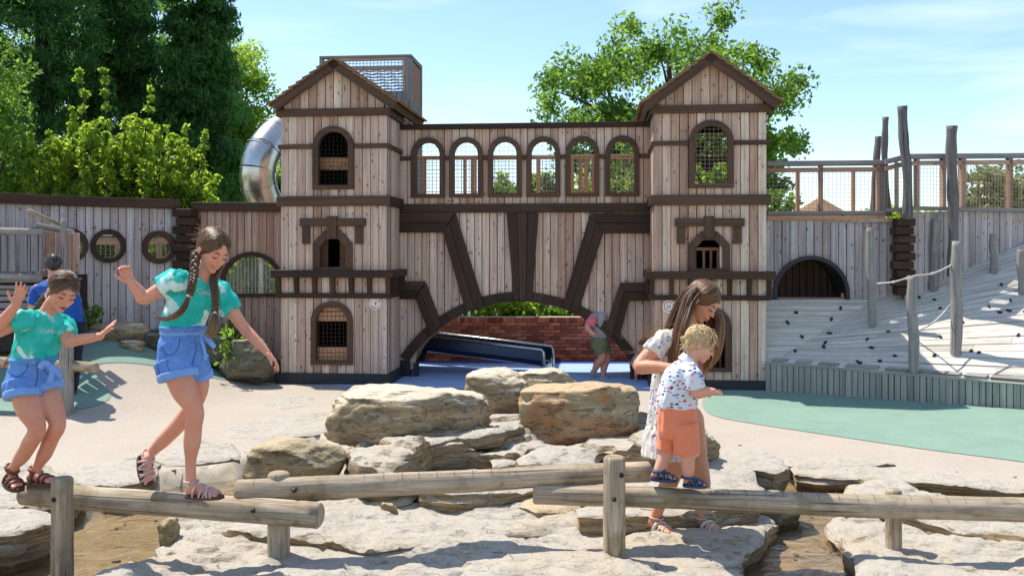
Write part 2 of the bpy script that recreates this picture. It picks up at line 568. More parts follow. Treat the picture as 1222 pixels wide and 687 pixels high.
def mat_leaf(name, c1, c2, trans=.55, c3=None):
    t = NT(name, .5, .35)
    at = t.n('Attribute'); at.attribute_name = 'tone'
    c = t.mix(at.outputs['Fac'], c1, c2)
    t.col(c)
    tr = t.n('BsdfTranslucent')
    tc = t.mix(at.outputs['Fac'], tuple(x * 1.5 for x in c1), tuple(min(1, x * 2.0) for x in c2))
    t.l(tc, tr.inputs[0])
    mx = t.n('MixShader'); mx.inputs[0].default_value = trans
    t.l(t.b.outputs[0], mx.inputs[1]); t.l(tr.outputs[0], mx.inputs[2])
    out = [x for x in t.t.nodes if x.type == 'OUTPUT_MATERIAL'][0]
    t.l(mx.outputs[0], out.inputs[0])
    return t.m
M['leaf_conifer'] = mat_leaf('conifer_leaf', (.024, .08, .03), (.12, .25, .055), .55)
M['leaf_dark'] = mat_leaf('dark_leaf', (.012, .04, .012), (.05, .11, .02), .4)
M['leaf_mid'] = mat_leaf('green_leaf', (.04, .11, .016), (.20, .31, .04), .6)
M['leaf_bright'] = mat_leaf('bright_leaf', (.07, .17, .014), (.33, .42, .045), .6)
M['leaf_pale'] = mat_leaf('pale_leaf', (.14, .17, .07), (.32, .34, .16), .45)
M['bark'] = mat_plain('bark', (.07, .05, .035), .9, var=.4, bump=.5)
def mat_grass():
    t = NT('park_grass', .9, .2)
    ob = t.coord('Object')
    c = t.mix(t.range(t.noise(ob, 3, 6), .35, .65), (.05, .09, .025), (.10, .15, .04))
    t.col(c); t.bump(t.noise(ob, 40, 4), .5, .03)
    return t.m
M['grass'] = mat_grass()
# ================================================================== TERRAIN
_edge_px = [(-260, 594), (-60, 592), (30, 586), (100, 588), (160, 574), (215, 560), (285, 552), (310, 540), (330, 523), (390, 517), (470, 520), (700, 530), (900, 545), (960, 560), (1100, 574), (1222, 586), (1500, 606)]
EDGE = [G(x, y) for x, y in _edge_px]
def y_edge(x):
    if x <= EDGE[0].x: return EDGE[0].y
    for a, b in zip(EDGE, EDGE[1:]):
        if a.x <= x <= b.x or (b.x < a.x and b.x <= x <= a.x):
            return lerp(a.y, b.y, (x - a.x) / (b.x - a.x + 1e-9))
    return EDGE[-1].y
def terrain(x, y):
    z = 0.0
    if x < -3.1 and y > 8.5:
        z += 0.62 * smooth((-x - 3.1) / 2.2) * smooth((y - 9.2) / 2.7) * (1 if y < 16 else max(0, 1 - (y - 16) / 8))
    if -7 < x < 7.5 and y > 2.5:
        d = y_edge(x) - y
        if d > 0: z -= 0.17 * smooth(d / 0.16)
        z += 0.012 * noise.noise(Vector((x * 2.1, y * 2.1, 0))) if d > 0 else 0
    elif y < 2.5: z -= 0.17
    return z
def GT(px, py):
    """point of the terrain seen at a pixel"""
    r = Vector(((px - CX) / FPX, 1.0, -(py - HOR) / FPX))
    t = 3.0
    while t < 60:
        x, y, z = r.x * t, t, CAMZ + r.z * t
        if z <= terrain(x, y): return Vector((x, y, terrain(x, y)))
        t += 0.01
    return G(px, py)

xs = [-400, -120, -50, -25, -14, -10] + list(np.arange(-8, 8.01, 0.08)) + [10, 14, 25, 50, 120, 400]
ys = [-60, -20, -5, 0, 2] + list(np.arange(3, 14.01, 0.08)) + [15, 16, 18, 20, 24, 30, 45, 80, 200, 700]
gm = bpy.data.meshes.new("ground")
nx, ny = len(xs), len(ys)
gm.from_pydata([(x, y, terrain(x, y)) for y in ys for x in xs], [],
               [(j * nx + i, j * nx + i + 1, (j + 1) * nx + i + 1, (j + 1) * nx + i) for j in range(ny - 1) for i in range(nx - 1)])
gm.materials.append(M['path']); gm.materials.append(M['basin']); gm.materials.append(M['grass'])
for p in gm.polygons:
    c = p.center
    if 2.6 < c.y < y_edge(c.x) + .02 and -8 < c.x < 8.5: p.material_index = 1
    elif c.y > 15.5 or abs(c.x) > 18 or c.y < -15: p.material_index = 2
    p.use_smooth = True
go = bpy.data.objects.new("ground", gm); COL.objects.link(go); tag(go, kind='structure')

def in_poly(x, y, poly):
    c = False
    for i in range(len(poly)):
        x1, y1 = poly[i][0], poly[i][1]; x2, y2 = poly[i - 1][0], poly[i - 1][1]
        if (y1 > y) != (y2 > y) and x < (x2 - x1) * (y - y1) / (y2 - y1) + x1: c = not c
    return c
def smooth_closed(pts, it=2):
    for _ in range(it):
        q = []
        for i in range(len(pts)):
            a, b = pts[i], pts[(i + 1) % len(pts)]
            q.append((a[0] * .75 + b[0] * .25, a[1] * .75 + b[1] * .25))
            q.append((a[0] * .25 + b[0] * .75, a[1] * .25 + b[1] * .75))
        pts = q
    return pts
def tri_region(poly, step, jitter=.0):
    """triangulated interior of a 2D polygon -> verts2d, faces"""
    P = [Vector((p[0], p[1])) for p in poly]
    n = len(P)
    x0, x1 = min(p.x for p in P), max(p.x for p in P)
    y0, y1 = min(p.y for p in P), max(p.y for p in P)
    pts = list(P)
    yy = y0 + step * .5
    k = 0
    while yy < y1:
        xx = x0 + (step * .5 if k % 2 else 0)
        while xx < x1:
            if in_poly(xx, yy, poly):
                q = Vector((xx + random.uniform(-jitter, jitter), yy + random.uniform(-jitter, jitter)))
                if in_poly(q.x, q.y, poly): pts.append(q)
            xx += step
        yy += step * .87; k += 1
    r = delaunay_2d_cdt(pts, [(i, (i + 1) % n) for i in range(n)], [list(range(n))], 1, 1e-6)
    return r[0], r[2]
def sheet(name, poly, mat, dz, step=.15, **kw):
    poly = smooth_closed([(p[0], p[1]) for p in poly], 2)
    v, f = tri_region(poly, step)
    m = MB(); m.add([(p.x, p.y, terrain(p.x, p.y) + dz) for p in v], f, [(p.x, p.y) for p in v])
    return m.build(name, mat, None, smoothf=True, kind='structure')
sheet('green_surface', [GT(*p) for p in [(836, 484), (842, 470), (880, 463), (930, 462), (1000, 466), (1100, 474), (1222, 483), (1420, 496), (1420, 580), (1222, 551), (1100, 536), (1000, 521), (900, 506), (848, 497)]], M['green'], .005)
sheet('green_mound', [GT(*p) for p in [(-160, 398), (-40, 390), (60, 392), (120, 399), (200, 414), (300, 444), (325, 456), (300, 457), (245, 450), (190, 438), (150, 433), (120, 434), (107, 440), (118, 455), (133, 468), (131, 478), (110, 487), (60, 493), (-40, 496), (-160, 500)]], M['green'], .006)
sheet('blue_surface', [(-2.9, 12.02), (-.9, 11.75), (1.3, 11.6), (3.0, 11.6), (3.4, 14.6), (-3.0, 14.72)], M['blue'], .005)
sheet('blue_shade_strip', [(-2.7, 14.45), (3.3, 14.32), (3.4, 14.6), (-2.8, 14.7)], M['blue_shade'], .010)  # shade along the brick wall foot, painted as a darker blue sheet

# ================================================================== CASTLE FRAME
TH = radians(5.5)
DU = Vector((cos(TH), -sin(TH), 0)); DV = Vector((sin(TH), cos(TH), 0))
C0 = Vector(((335 - CX) / FPX * 12.25, 12.25, 0))
def front(v): return Plane(C0 + DV * v, DU, -DV)
F0, F1 = front(0), front(.83)
def U0(px, py=300, v=0): return front(v).px(px, py)[0]
def Z0(py, px=400, v=0): return front(v).px(px, py)[1]
PLK = []

def arch_open(pl, xl, xr, ytop, yspring, ybot, pr=None):
    """arched opening measured in pixels; returns function u->(z0,z1)"""
    xc = (xl + xr) / 2
    uc = pl.px(xc, ytop)[0]; ul = pl.px(xl, ybot)[0]; ur = pl.px(xr, ybot)[0]
    zt = pl.px(xc, ytop)[1]; zs = pl.px(xc, yspring)[1]; zb = pl.px(xc, ybot)[1]
    hw = (ur - ul) / 2
    def fn(u, uc=uc, hw=hw, zt=zt, zs=zs, zb=zb):
        t = (u - uc) / hw
        if abs(t) > 1.0: return None
        return (zb, zs + (zt - zs) * sqrt(max(0, 1 - t * t)))
    fn.d = (uc, hw, zt, zs, zb)
    return fn
def poly_open(pl, pts_top, ybot):
    """opening with polygonal top, px points left to right"""
    P = [pl.px(*p) for p in pts_top]
    zb = pl.px(pts_top[0][0], ybot)[1]
    def fn(u):
        if u < P[0][0] or u > P[-1][0]: return None
        for a, b in zip(P, P[1:]):
            if a[0] <= u <= b[0]:
                return (zb, lerp(a[1], b[1], (u - a[0]) / max(1e-6, b[0] - a[0])))
        return (zb, P[-1][1])
    fn.d = ((P[0][0] + P[-1][0]) / 2, (P[-1][0] - P[0][0]) / 2, 0, 0, zb)
    return fn

def facade(parent, pl, u0, u1, zlo, zhi, w, opens, mat, name='plank', thick=.028, gap=.010, d=0.0, backing=True, jitter=.004):
    """vertical boards; each board (or piece of board) is an object"""
    n = max(1, round((u1 - u0) / w))
    w = (u1 - u0) / n
    flo = zlo if callable(zlo) else (lambda u: zlo)
    fhi = zhi if callable(zhi) else (lambda u: zhi)
    bk = MB(); nl_ = MB()
    def cols(a, b, k):
        s = [a + (b - a) * i / k for i in range(k + 1)]
        for o in opens:
            for e in (o.d[0] - o.d[1], o.d[0] + o.d[1]):
                if a + .003 < e < b - .003: s += [e - 1e-4, e + 1e-4]
        return sorted(s)
    def pieces(a, b, k):
        """list of columns lists: each column (ua,ub,[(z0a,z0b,z1a,z1b),...])"""
        s = cols(a, b, k); out = []
        for p, q in zip(s, s[1:]):
            if q - p < 3e-4: continue
            iv = [[(flo(p), flo(q)), (fhi(p), fhi(q))]]
            for o in opens:
                pm, qm = o(p + 1e-5), o(q - 1e-5)
                if pm is None or qm is None: continue
                new = []
                for lo, hi in iv:
                    if hi[0] <= pm[0] or lo[0] >= pm[1]: new.append([lo, hi]); continue
                    new.append([lo, (pm[0], qm[0])]); new.append([(pm[1], qm[1]), hi])
                iv = new
            out.append((p, q, [x for x in iv if x[1][0] - x[0][0] > .006 or x[1][1] - x[0][1] > .006]))
        return out
    for i in range(n):
        a, b = u0 + w * i, u0 + w * (i + 1)
        g = random.uniform(.6, 1.4) * gap / 2
        cs = pieces(a + g, b - g, 3)
        nmax = max(len(c[2]) for c in cs)
        lowmin = min(len(c[2]) for c in cs)
        groups = []
        if nmax == lowmin and nmax > 1:
            for k in range(nmax): groups.append([(c[0], c[1], [c[2][k]]) for c in cs])
        else: groups.append(cs)
        dj = random.uniform(-jitter, jitter)
        for gr in groups:
            m = MB()
            for (p, q, iv) in gr:
                for lo, hi in iv:
                    hz = (max(hi[0], lo[0] + .001), max(hi[1], lo[1] + .001))
                    prism(m, pl, [(p, lo[0]), (q, lo[1]), (q, hz[1]), (p, hz[0])], d - thick, d + dj)
            if m.v: PLK.append(m.build(name, mat, parent, weld=True))
            for (p, q, iv) in gr[1:2]:
                for lo, hi in iv:
                    for zz in (lo[0] + .06, hi[0] - .06, (lo[0] + hi[0]) / 2):
                        if hi[0] - lo[0] < .2: continue
                        for uu in (a + w * .25, a + w * .75):
                            k_ = random.uniform(.003, .0045)
                            prism(nl_, pl, [(uu - k_, zz), (uu, zz - k_), (uu + k_, zz), (uu, zz + k_)], d + dj - .001, d + dj + .0015)
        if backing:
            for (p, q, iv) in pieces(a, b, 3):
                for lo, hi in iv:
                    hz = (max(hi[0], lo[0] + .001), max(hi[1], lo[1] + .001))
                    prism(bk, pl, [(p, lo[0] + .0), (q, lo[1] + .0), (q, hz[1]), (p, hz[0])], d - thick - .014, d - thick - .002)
    if nl_.v and w > .09:
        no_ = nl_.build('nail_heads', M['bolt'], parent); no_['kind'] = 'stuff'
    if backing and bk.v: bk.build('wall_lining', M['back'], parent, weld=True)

def beam(parent, pl, poly, d0, d1, mat=None, name='beam', along=None):
    m = MB()
    if along is None:
        us = [p[0] for p in poly]; zs = [p[1] for p in poly]
        along = (1, 0) if max(us) - min(us) > max(zs) - min(zs) else (0, 1)
    prism(m, pl, poly, d0, d1, along)
    o = m.build(name, mat or M['beam'], parent)
    b = o.modifiers.new('b', 'BEVEL'); b.width = .004; b.segments = 1
    return o
def beampx(parent, pl, pts, d0, d1, mat=None, name='beam', along=None):
    return beam(parent, pl, [pl.px(*p) for p in pts], d0, d1, mat, name, along)

def arch_frame(parent, pl, op, fw, d0, d1, mat=None, name='window_frame', sill=True, nseg=14, over=.006):
    uc, hw, zt, zs, zb = op.d
    m = MB(); ri = hw - over; ro = hw + fw
    hi_, ho = zt - zs - over, zt - zs + fw
    for i in range(nseg):
        a, b = pi - pi * i / nseg, pi - pi * (i + 1) / nseg
        prism(m, pl, [(uc + ri * cos(a), zs + hi_ * sin(a)), (uc + ri * cos(b), zs + hi_ * sin(b)), (uc + ro * cos(b), zs + ho * sin(b)), (uc + ro * cos(a), zs + ho * sin(a))], d0, d1, (1, 0))
    if zs - zb > .02:
        for s in (-1, 1):
            prism(m, pl, rectp(uc + s * ri, zb, uc + s * ro, zs), d0, d1)
    if sill:
        prism(m, pl, rectp(uc - ro, zb - fw * .8, uc + ro, zb), d0, d1 + .002, (1, 0))
    return m.build(name, mat or M['beam_mid'], parent, weld=True)

def net(parent, pl, op, step, r, d, mat=None, name='net', stepz=None):
    """cord net filling an opening"""
    uc, hw, zt, zs, zb = op.d
    m = MB(); stepz = stepz or step
    u = uc - hw + step * .5
    while u < uc + hw:
        o = op(u)
        if o: prism(m, pl, rectp(u - r, o[0], u + r, o[1]), d - r, d + r)
        u += step
    z = zb + stepz * .6
    while z < zt:
        us = [uc - hw + 2 * hw * k / 40 for k in range(41)]
        inn = [x for x in us if (op(x) and op(x)[1] > z)]
        if inn: prism(m, pl, rectp(inn[0], z - r, inn[-1], z + r), d - r * .7, d + r * 1.3, (1, 0))
        z += stepz
    o = m.build(name, mat or M['net'], parent)
    o['kind'] = 'stuff'
    return o

# ================================================================== TOWERS
ZB = {}
def bands(parent, xl, xr, y0, y1, proud, mat, side, name='band', v0=0, sidelen=.83, back=False, yo=None):
    """a horizontal beam round the front and the visible side, measured in px on the front face"""
    pl = front(v0)
    a = pl.px(xl, y0); b = pl.px(xr, y0); c = pl.px(xr, y1)
    z1, z0 = a[1], pl.px(xl, y1)[1]
    z1b, z0b = b[1], c[1]
    z1 = (z1 + z1b) / 2; z0 = (z0 + z0b) / 2
    beam(parent, pl, rectp(a[0], z0, b[0], z1), .0, proud, mat, name)
    us = b[0] if side > 0 else a[0]
    spl = Plane(C0 + DU * (us - side * proud * 1.0), DV, DU * side)
    L = sidelen
    beam(parent, spl, rectp(0.001, z0 + .001, L, z1 - .001), 0, proud - .001, mat, name)
    return z0, z1

def make_tower(which):
    L = which == 'L'
    if L:
        xl, xr = 335, 462
        root = thing('castle_tower', C0 + DU * .7 + DV * .4, 'left timber castle tower with grey mesh lookout and steel tube slide behind', 'tower', 'castle towers')
    else:
        xl, xr = 780, 915
        root = thing('castle_tower', C0 + DU * 5.4 + DV * .4, 'right timber castle tower standing behind the long-haired girl, beside the ramp', 'tower', 'castle towers')
    pl = F0
    ymid = 300
    ul, ur = pl.px(xl, ymid)[0], pl.px(xr, ymid)[0]
    PY = (lambda y: pl.px((xl + xr) / 2, y)[1])
    D = 1.62
    if L:
        wu = arch_open(pl, 380, 416.5, 157, 175, 221)
        wm = poly_open(pl, [(383, 294), (391, 285), (404, 285), (412.5, 294)], 319)
        wl = arch_open(pl, 377.5, 415.5, 365, 383, 430)
        zeave = PY(130); zbase = 0.0; apex = (398, 68)
    else:
        wu = arch_open(pl, 828.5, 868.5, 150, 169, 219)
        wm = poly_open(pl, [(830, 295), (838, 286), (853, 286), (862, 295)], 322)
        wl = arch_open(pl, 826, 866, 371, 389, 438)
        zeave = PY(127); zbase = 0.0; apex = (849, 60)
    # front boards run from plinth to eave
    facade(root, pl, ul, ur, zbase + .05, zeave, .112, [wu, wm, wl], M['plank'])
    # gable boards
    ua, za = pl.px(*apex)
    gw = (ur - ul) / 2
    slope = (za - .06 - PY(130 if L else 127)) / (gw + .06)
    uc = (ul + ur) / 2
    facade(root, pl, ul + .04, ur - .04, zeave, lambda u: max(zeave + .01, za - .10 - abs(u - uc) * (za - .10 - zeave) / (gw + .02)), .112, [], M['plank'])
    # sides and back
    z3 = PY(182); z4 = PY(225)
    for s, us in ((1, ur), (-1, ul)):
        spl = Plane(C0 + DU * us, DV, DU * s)
        facade(root, spl, .028, D, zbase + .05, zeave, .115, [], M['plank'])
    bpl = Plane(C0 + DV * D, DU, DV)
    if not L:
        def ob(u): return (zbx, ztx) if abs(u - ucx) < .42 else None
        ucx, zbx, ztx = U0(850, 200), PY(226), PY(140)
        ob.d = (ucx, .42, ztx, ztx, zbx)
        facade(root, bpl, ul, ur, zbase + .05, zeave, .115, [ob], M['plank_brown'])
        rp = front(D + .03)
        beampx(root, rp, [(805, 187), (880, 187), (880, 194), (805, 194)], 0, .03, M['plank_orange'], 'guard_rail')
        net(root, rp, ob, .07, .004, -.02, M['net'])
        m = MB()
        a = front(1.2).P(*front(1.2).px(845, 196)); tube(m, [a, a + DV * .12], [.085, .085], 20)
        m.build('speaking_tube', M['rail_grey'], root)
        m = MB(); p0 = front(1.3).P(*front(1.3).px(829, 203)); p1 = front(1.3).P(*front(1.3).px(838, 219)); tube(m, [p0, p1], [.015, .015], 8)
        m.build('brace', M['steel'], root)
    else:
        def obm(u): return (obm.d[4], obm.d[2]) if abs(u - obm.d[0]) < .16 else None
        obm.d = (U0(398, 300), .16, PY(285), PY(285), PY(318))
        facade(root, bpl, ul, ur, zbase + .05, zeave, .13, [obm], M['plank_brown'])
        pi_ = front(.25)
        beampx(root, pi_, [(376, 188), (424, 188), (424, 203), (376, 203)], 0, .03, M['plank_orange'], 'guard_board')
        pb = front(1.3)
    # floors
    for y in ((240, 326) if L else (240, 327)):
        m = MB(); z = PY(y)
        vs = [pl.P(ul + .03, z, -.03), pl.P(ur - .03, z, -.03), pl.P(ur - .03, z, -D + .03), pl.P(ul + .03, z, -D + .03)]
        m.add(vs + [v - Vector((0, 0, .05)) for v in vs], [(0, 1, 2, 3), (7, 6, 5, 4), (0, 4, 5, 1), (1, 5, 6, 2), (2, 6, 7, 3), (3, 7, 4, 0)])
        m.build('floor', M['plank_brown'], root)
    # boards behind the lowest and middle windows
    pi_ = front(.07)
    if L:
        for k, (ya, yb) in enumerate([(366, 371), (371.5, 376.5), (377, 383), (414, 419), (419.5, 424.5), (425, 430)]):
            beampx(root, pi_, [(376, ya), (417, ya), (417, yb), (376, yb)], 0, .025, M['plank_orange'], 'slat')
        for xx in (384, 406):
            beampx(root, front(.5), [(xx, 284), (xx + 8, 284), (xx + 8, 322), (xx, 322)], 0, .03, M['plank_orange'], 'post')
    else:
        for xx in (838, 846.5, 855):
            beampx(root, front(.3), [(xx, 298), (xx + 3.2, 298), (xx + 3.2, 322), (xx, 322)], 0, .03, M['plank_orange'], 'slat')
        beampx(root, front(.28), [(828, 295), (864, 295), (864, 299), (828, 299)], 0, .03, M['plank_orange'], 'rail')
        for xx in (848, 858):
            beampx(root, pi_, [(xx, 372), (xx + 2.5, 372), (xx + 2.5, 440), (xx, 440)], 0, .025, M['beam_mid'], 'slat')
    net(root, pl, wl, .055, .0016, -.035, M['beam_mid'])
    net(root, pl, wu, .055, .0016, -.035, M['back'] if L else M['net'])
    # frames
    arch_frame(root, pl, wu, .07, -.05, .045, M['beam_mid'])
    arch_frame(root, pl, wl, .065, -.05, .045, M['beam_mid'])
    cxw = 397.5 if L else 846
    dy = 0 if L else 1.5
    for nm, pts in (('frame_jamb', [(374, 290), (383, 294), (383, 322), (374, 322)]),
                    ('frame_jamb', [(412.5, 294), (421, 290), (421, 322), (412.5, 322)]),
                    ('frame_arch', [(374, 290), (388.5, 274.5), (391, 285), (383, 294)]),
                    ('frame_arch', [(406.5, 274.5), (421, 290), (412.5, 294), (404, 285)]),
                    ('frame_arch', [(388.8, 274.5), (406.2, 274.5), (404, 285.2), (391, 285.2)]),
                    ('frame_sill', [(374, 318.5), (421, 318.5), (421, 323), (374, 323)])):
        q = [((x - 397.5) * (1.06 if not L else 1) + cxw, y + dy) for x, y in pts]
        beampx(root, pl, q, -.05, .04 if nm != 'frame_sill' else .036, M['beam_mid'], nm)
    lx = [((x - 397.5) * (1.06 if not L else 1) + cxw) for x in (359, 437, 391.5, 403.5, 361.5, 370.5, 424.5, 434)]
    beampx(root, pl, [(lx[0], 260.5), (lx[1], 260.5), (lx[1], 270), (lx[0], 270)], 0, .06, M['beam_mid'], 'lintel')
    beampx(root, pl, [(lx[2], 258), (lx[3], 258), (lx[3] - 1, 284), (lx[2] + 1, 284)], .0, .075, M['beam_mid'], 'keystone', (0, 1))
    beampx(root, pl, [(lx[4], 270.3), (lx[5], 270.3), (lx[5], 291), (lx[4], 291)], 0, .04, M['beam_mid'], 'bracket', (0, 1))
    beampx(root, pl, [(lx[6], 270.3), (lx[7], 270.3), (lx[7], 291), (lx[6], 291)], 0, .04, M['beam_mid'], 'bracket', (0, 1))
    # horizontal bands
    side = 1 if L else -1
    e = 2
    y = dict(eave=(130, 139), thin=(172, 177.5), thick=(234, 246), ledge=(322, 331), low=(349.5, 355.5), plinth=(445, 458)) if L else \
        dict(eave=(125.5, 135), thin=(168, 173.5), thick=(232.5, 245), ledge=(323.5, 333), low=(352, 358), plinth=(453, 466.5))
    # the thin band is cut by the upper window
    fx = (wu.d[0] - wu.d[1] - .075, wu.d[0] + wu.d[1] + .075)
    zt0, zt1 = PY(y['thin'][1]), PY(y['thin'][0])
    beam(root, pl, rectp(ul - .03, zt0, fx[0], zt1), 0, .032, M['beam_mid'], 'band')
    beam(root, pl, rectp(fx[1], zt0, ur + .03, zt1), 0, .032, M['beam_mid'], 'band')
    for s, us in ((1, ur), (-1, ul)):
        for nm, (a, b), pr in (('eave', y['eave'], .05), ('thin', y['thin'], .032), ('thick', y['thick'], .045), ('ledge', y['ledge'], .09), ('low', y['low'], .05)):
            spl = Plane(C0 + DU * us, DV, DU * s)
            LL = .83 if s == side else 1.0
            beam(root, spl, rectp(0.0, PY(b) + .001, LL, PY(a) - .001), 0, pr, M['beam_mid'] if nm == 'thin' else M['beam'], 'band')
    for nm, pr in (('eave', .05), ('thick', .045), ('ledge', .10), ('low', .05)):
        beam(root, pl, rectp(ul - pr, PY(y[nm][1]), ur + pr, PY(y[nm][0])), 0, pr + .002, M['beam'] if nm in ('ledge', 'low') else M['beam_mid'], 'band')
    # corbels under the ledge
    for k in range(7):
        u = lerp(ul - .02, ur + .02, k / 6) - .028
        m = MB()
        zt, zb = PY(y['ledge'][1]), PY(y['low'][0])
        A = [pl.P(u, zt, .001), pl.P(u, zt, .085), pl.P(u, lerp(zt, zb, .45), .07), pl.P(u, zb, .048), pl.P(u, zb, .001)]
        B = [p + DU * .056 for p in A]
        m.add(A + B, [(0, 1, 2, 3, 4), (9, 8, 7, 6, 5)] + [(i, i + 5, (i + 1) % 5 + 5, (i + 1) % 5) for i in range(5)])
        m.build('corbel', M['beam'], root)
    us = ur if L else ul
    for k in range(4):
        spl = Plane(C0 + DU * us, DV, DU * side)
        m = MB(); prism(m, spl, rectp(.12 + k * .2, PY(y['low'][0]), .175 + k * .2, PY(y['ledge'][1])), 0, .07)
        m.build('corbel', M['beam'], root)
    # plinth
    zp = PY(y['plinth'][0])
    beam(root, pl, rectp(ul - .05, -.03, ur + .05, zp), 0, .052, M['plinth'], 'plinth')
    for s, us in ((1, ur), (-1, ul)):
        beam(root, Plane(C0 + DU * us, DV, DU * s), rectp(0, -.03, D, zp - .001), 0, .05, M['plinth'], 'plinth')
    # roof: two slopes of shingle courses, rake boards, underside
    if L: tipL, tipR = (321, 118), (473, 124)
    else: tipL, tipR = (765, 126), (932, 114.5)
    v0r, v1r = -.14, D + .12
    pr_ = front(v0r)
    au, az = pr_.px(apex[0], apex[1])
    lu, lz = pr_.px(*tipL); ru, rz = pr_.px(*tipR)
    half = ((au - lu) + (ru - au)) / 2; zz = (lz + rz) / 2
    for s in (-1, 1):
        eu, ez = au + s * half, zz
        d2 = Vector((eu - au, 0, ez - az)); LEN = d2.length; d2.normalize()
        nrm = Vector((d2.z * -s, 0, d2.x * s)) ; nrm = nrm if nrm.z > 0 else -nrm
        def RP(t, n, v): return C0 + DU * (au + d2.x * t + nrm.x * n) + Vector((0, 0, az + d2.z * t + nrm.z * n)) + DV * v
        def slab(nm, t0, t1, n0, n1, va, vb, mat, n0b=None, n1b=None):
            n0b = n0 if n0b is None else n0b; n1b = n1 if n1b is None else n1b
            P = [RP(t0, n0, va), RP(t1, n0b, va), RP(t1, n1b, va), RP(t0, n1, va)]
            Q = [RP(t0, n0, vb), RP(t1, n0b, vb), RP(t1, n1b, vb), RP(t0, n1, vb)]
            m = MB(); m.add(P + Q, [(0, 1, 2, 3), (7, 6, 5, 4), (0, 4, 5, 1), (1, 5, 6, 2), (2, 6, 7, 3), (3, 7, 4, 0)],
                            [(0, 0), (0, t1 - t0), (.05, t1 - t0), (.05, 0), (1.5, 0), (1.5, t1 - t0), (1.5, t1 - t0), (1.5, 0)])
            if s > 0:
                m.f = [f[::-1] for f in m.f]
            return m.build(nm, mat, root)
        slab('roof_deck', 0.001, LEN, -.055, -.035, v0r + .03, v1r, M['plank_orange'])
        slab('rake_board', -.0, LEN, -.135, -.002, v0r, v0r + .045, M['beam_mid'])
        slab('rake_board', 0, LEN, -.135, -.002, v1r - .045, v1r, M['beam_mid'])
        slab('eave_board', LEN - .03, LEN + .0, -.12, -.036, v0r + .045, v1r - .045, M['beam_mid'])
        for q in range(3):
            slab('purlin', LEN * (q + .5) / 3 - .03, LEN * (q + .5) / 3 + .03, -.11, -.056, v0r + .05, v1r - .05, M['beam_mid'])
        nc = 9
        for k in range(nc):
            t0, t1 = LEN * k / nc - .01, LEN * (k + 1) / nc + .03
            # course of shingles, split into single ones
            nv = 12; wv = (v1r - v0r + .06) / nv
            for q in range(nv):
                a = v0r - .03 + q * wv + .003 + (.0 if k % 2 else .0)
                jj = random.uniform(-.004, .006)
                slab('shingle', t0, t1 + random.uniform(-.01, .012), -.033, -.015, a, a + wv - .005, M['shingle'], -.012 + jj, .018 + jj)
    return root
TL = make_tower('L')
TR = make_tower('R')

# round signs on the towers (white disc, orange ring, a pictogram)
def round_sign(px, py, r, label, seedv):
    pl = F0
    u, z = pl.px(px, py)
    root = thing('round_sign', pl.P(u, z, .0), label, 'sign', 'round signs on the towers')
    def disc(nm, r0, r1, d0, d1, mat, a0=0, a1=2 * pi, uo=0, zo=0):
        m = MB(); n = 36
        k = max(3, int(n * (a1 - a0) / (2 * pi)))
        for i in range(k):
            a, b = a0 + (a1 - a0) * i / k, a0 + (a1 - a0) * (i + 1) / k
            if r0 <= 0: poly = [(u + uo, z + zo), (u + uo + r1 * cos(a), z + zo + r1 * sin(a)), (u + uo + r1 * cos(b), z + zo + r1 * sin(b))]
            else: poly = [(u + uo + r0 * cos(a), z + zo + r0 * sin(a)), (u + uo + r1 * cos(a), z + zo + r1 * sin(a)), (u + uo + r1 * cos(b), z + zo + r1 * sin(b)), (u + uo + r0 * cos(b), z + zo + r0 * sin(b))]
            prism(m, pl, poly, d0, d1)
        return m.build(nm, mat, root, weld=True)
    disc('disc', 0, r, .006, .018, M['sign_white'])
    if seedv == 0:
        disc('ring', r * .62, r * .82, .018, .020, M['sign_pink'])
        disc('ring', r * .62, r * .82, .020, .0215, M['sign_orange'], -2.7, -1.4)
        disc('ring', r * .62, r * .82, .020, .0215, M['sign_orange'], .2, .9)
        disc('pictogram', 0, r * .16, .018, .0205, M['sign_orange'], 0, 2 * pi, r * .06, r * .05)
        disc('pictogram', r * .12, r * .26, .018, .0205, M['sign_orange'], -1.8, 1.2, -.0, r * .12)
        disc('pictogram', 0, r * .12, .018, .0205, M['sign_teal'], 0, 2 * pi, r * .0, -r * .26)
    else:
        disc('ring', r * .62, r * .8, .018, .020, M['sign_red'])
        disc('pictogram', 0, r * .12, .018, .0205, M['sign_grey'], 0, 2 * pi, -r * .2, r * .12)
        disc('pictogram', 0, r * .15, .018, .0205, M['sign_grey'], 0, 2 * pi, -r * .2, -r * .18)
        disc('pictogram', 0, r * .17, .018, .0205, M['sign_brown'], 0, 2 * pi, r * .16, r * .08)
        disc('pictogram', 0, r * .12, .018, .0205, M['sign_brown'], 0, 2 * pi, r * .22, -r * .22)
for k, c in dict(sign_white=(.75, .74, .74), sign_pink=(.68, .48, .46), sign_orange=(.62, .16, .05), sign_teal=(.25, .5, .5), sign_red=(.6, .22, .17), sign_grey=(.3, .3, .36), sign_brown=(.4, .28, .14)).items():
    M[k] = mat_plain(k, c, .5, var=.04)
round_sign(448, 362, .082, 'round white sign with broken orange ring, on the left tower', 0)
round_sign(798, 365.5, .082, 'round white sign with full red ring, left of the long-haired girl', 1)

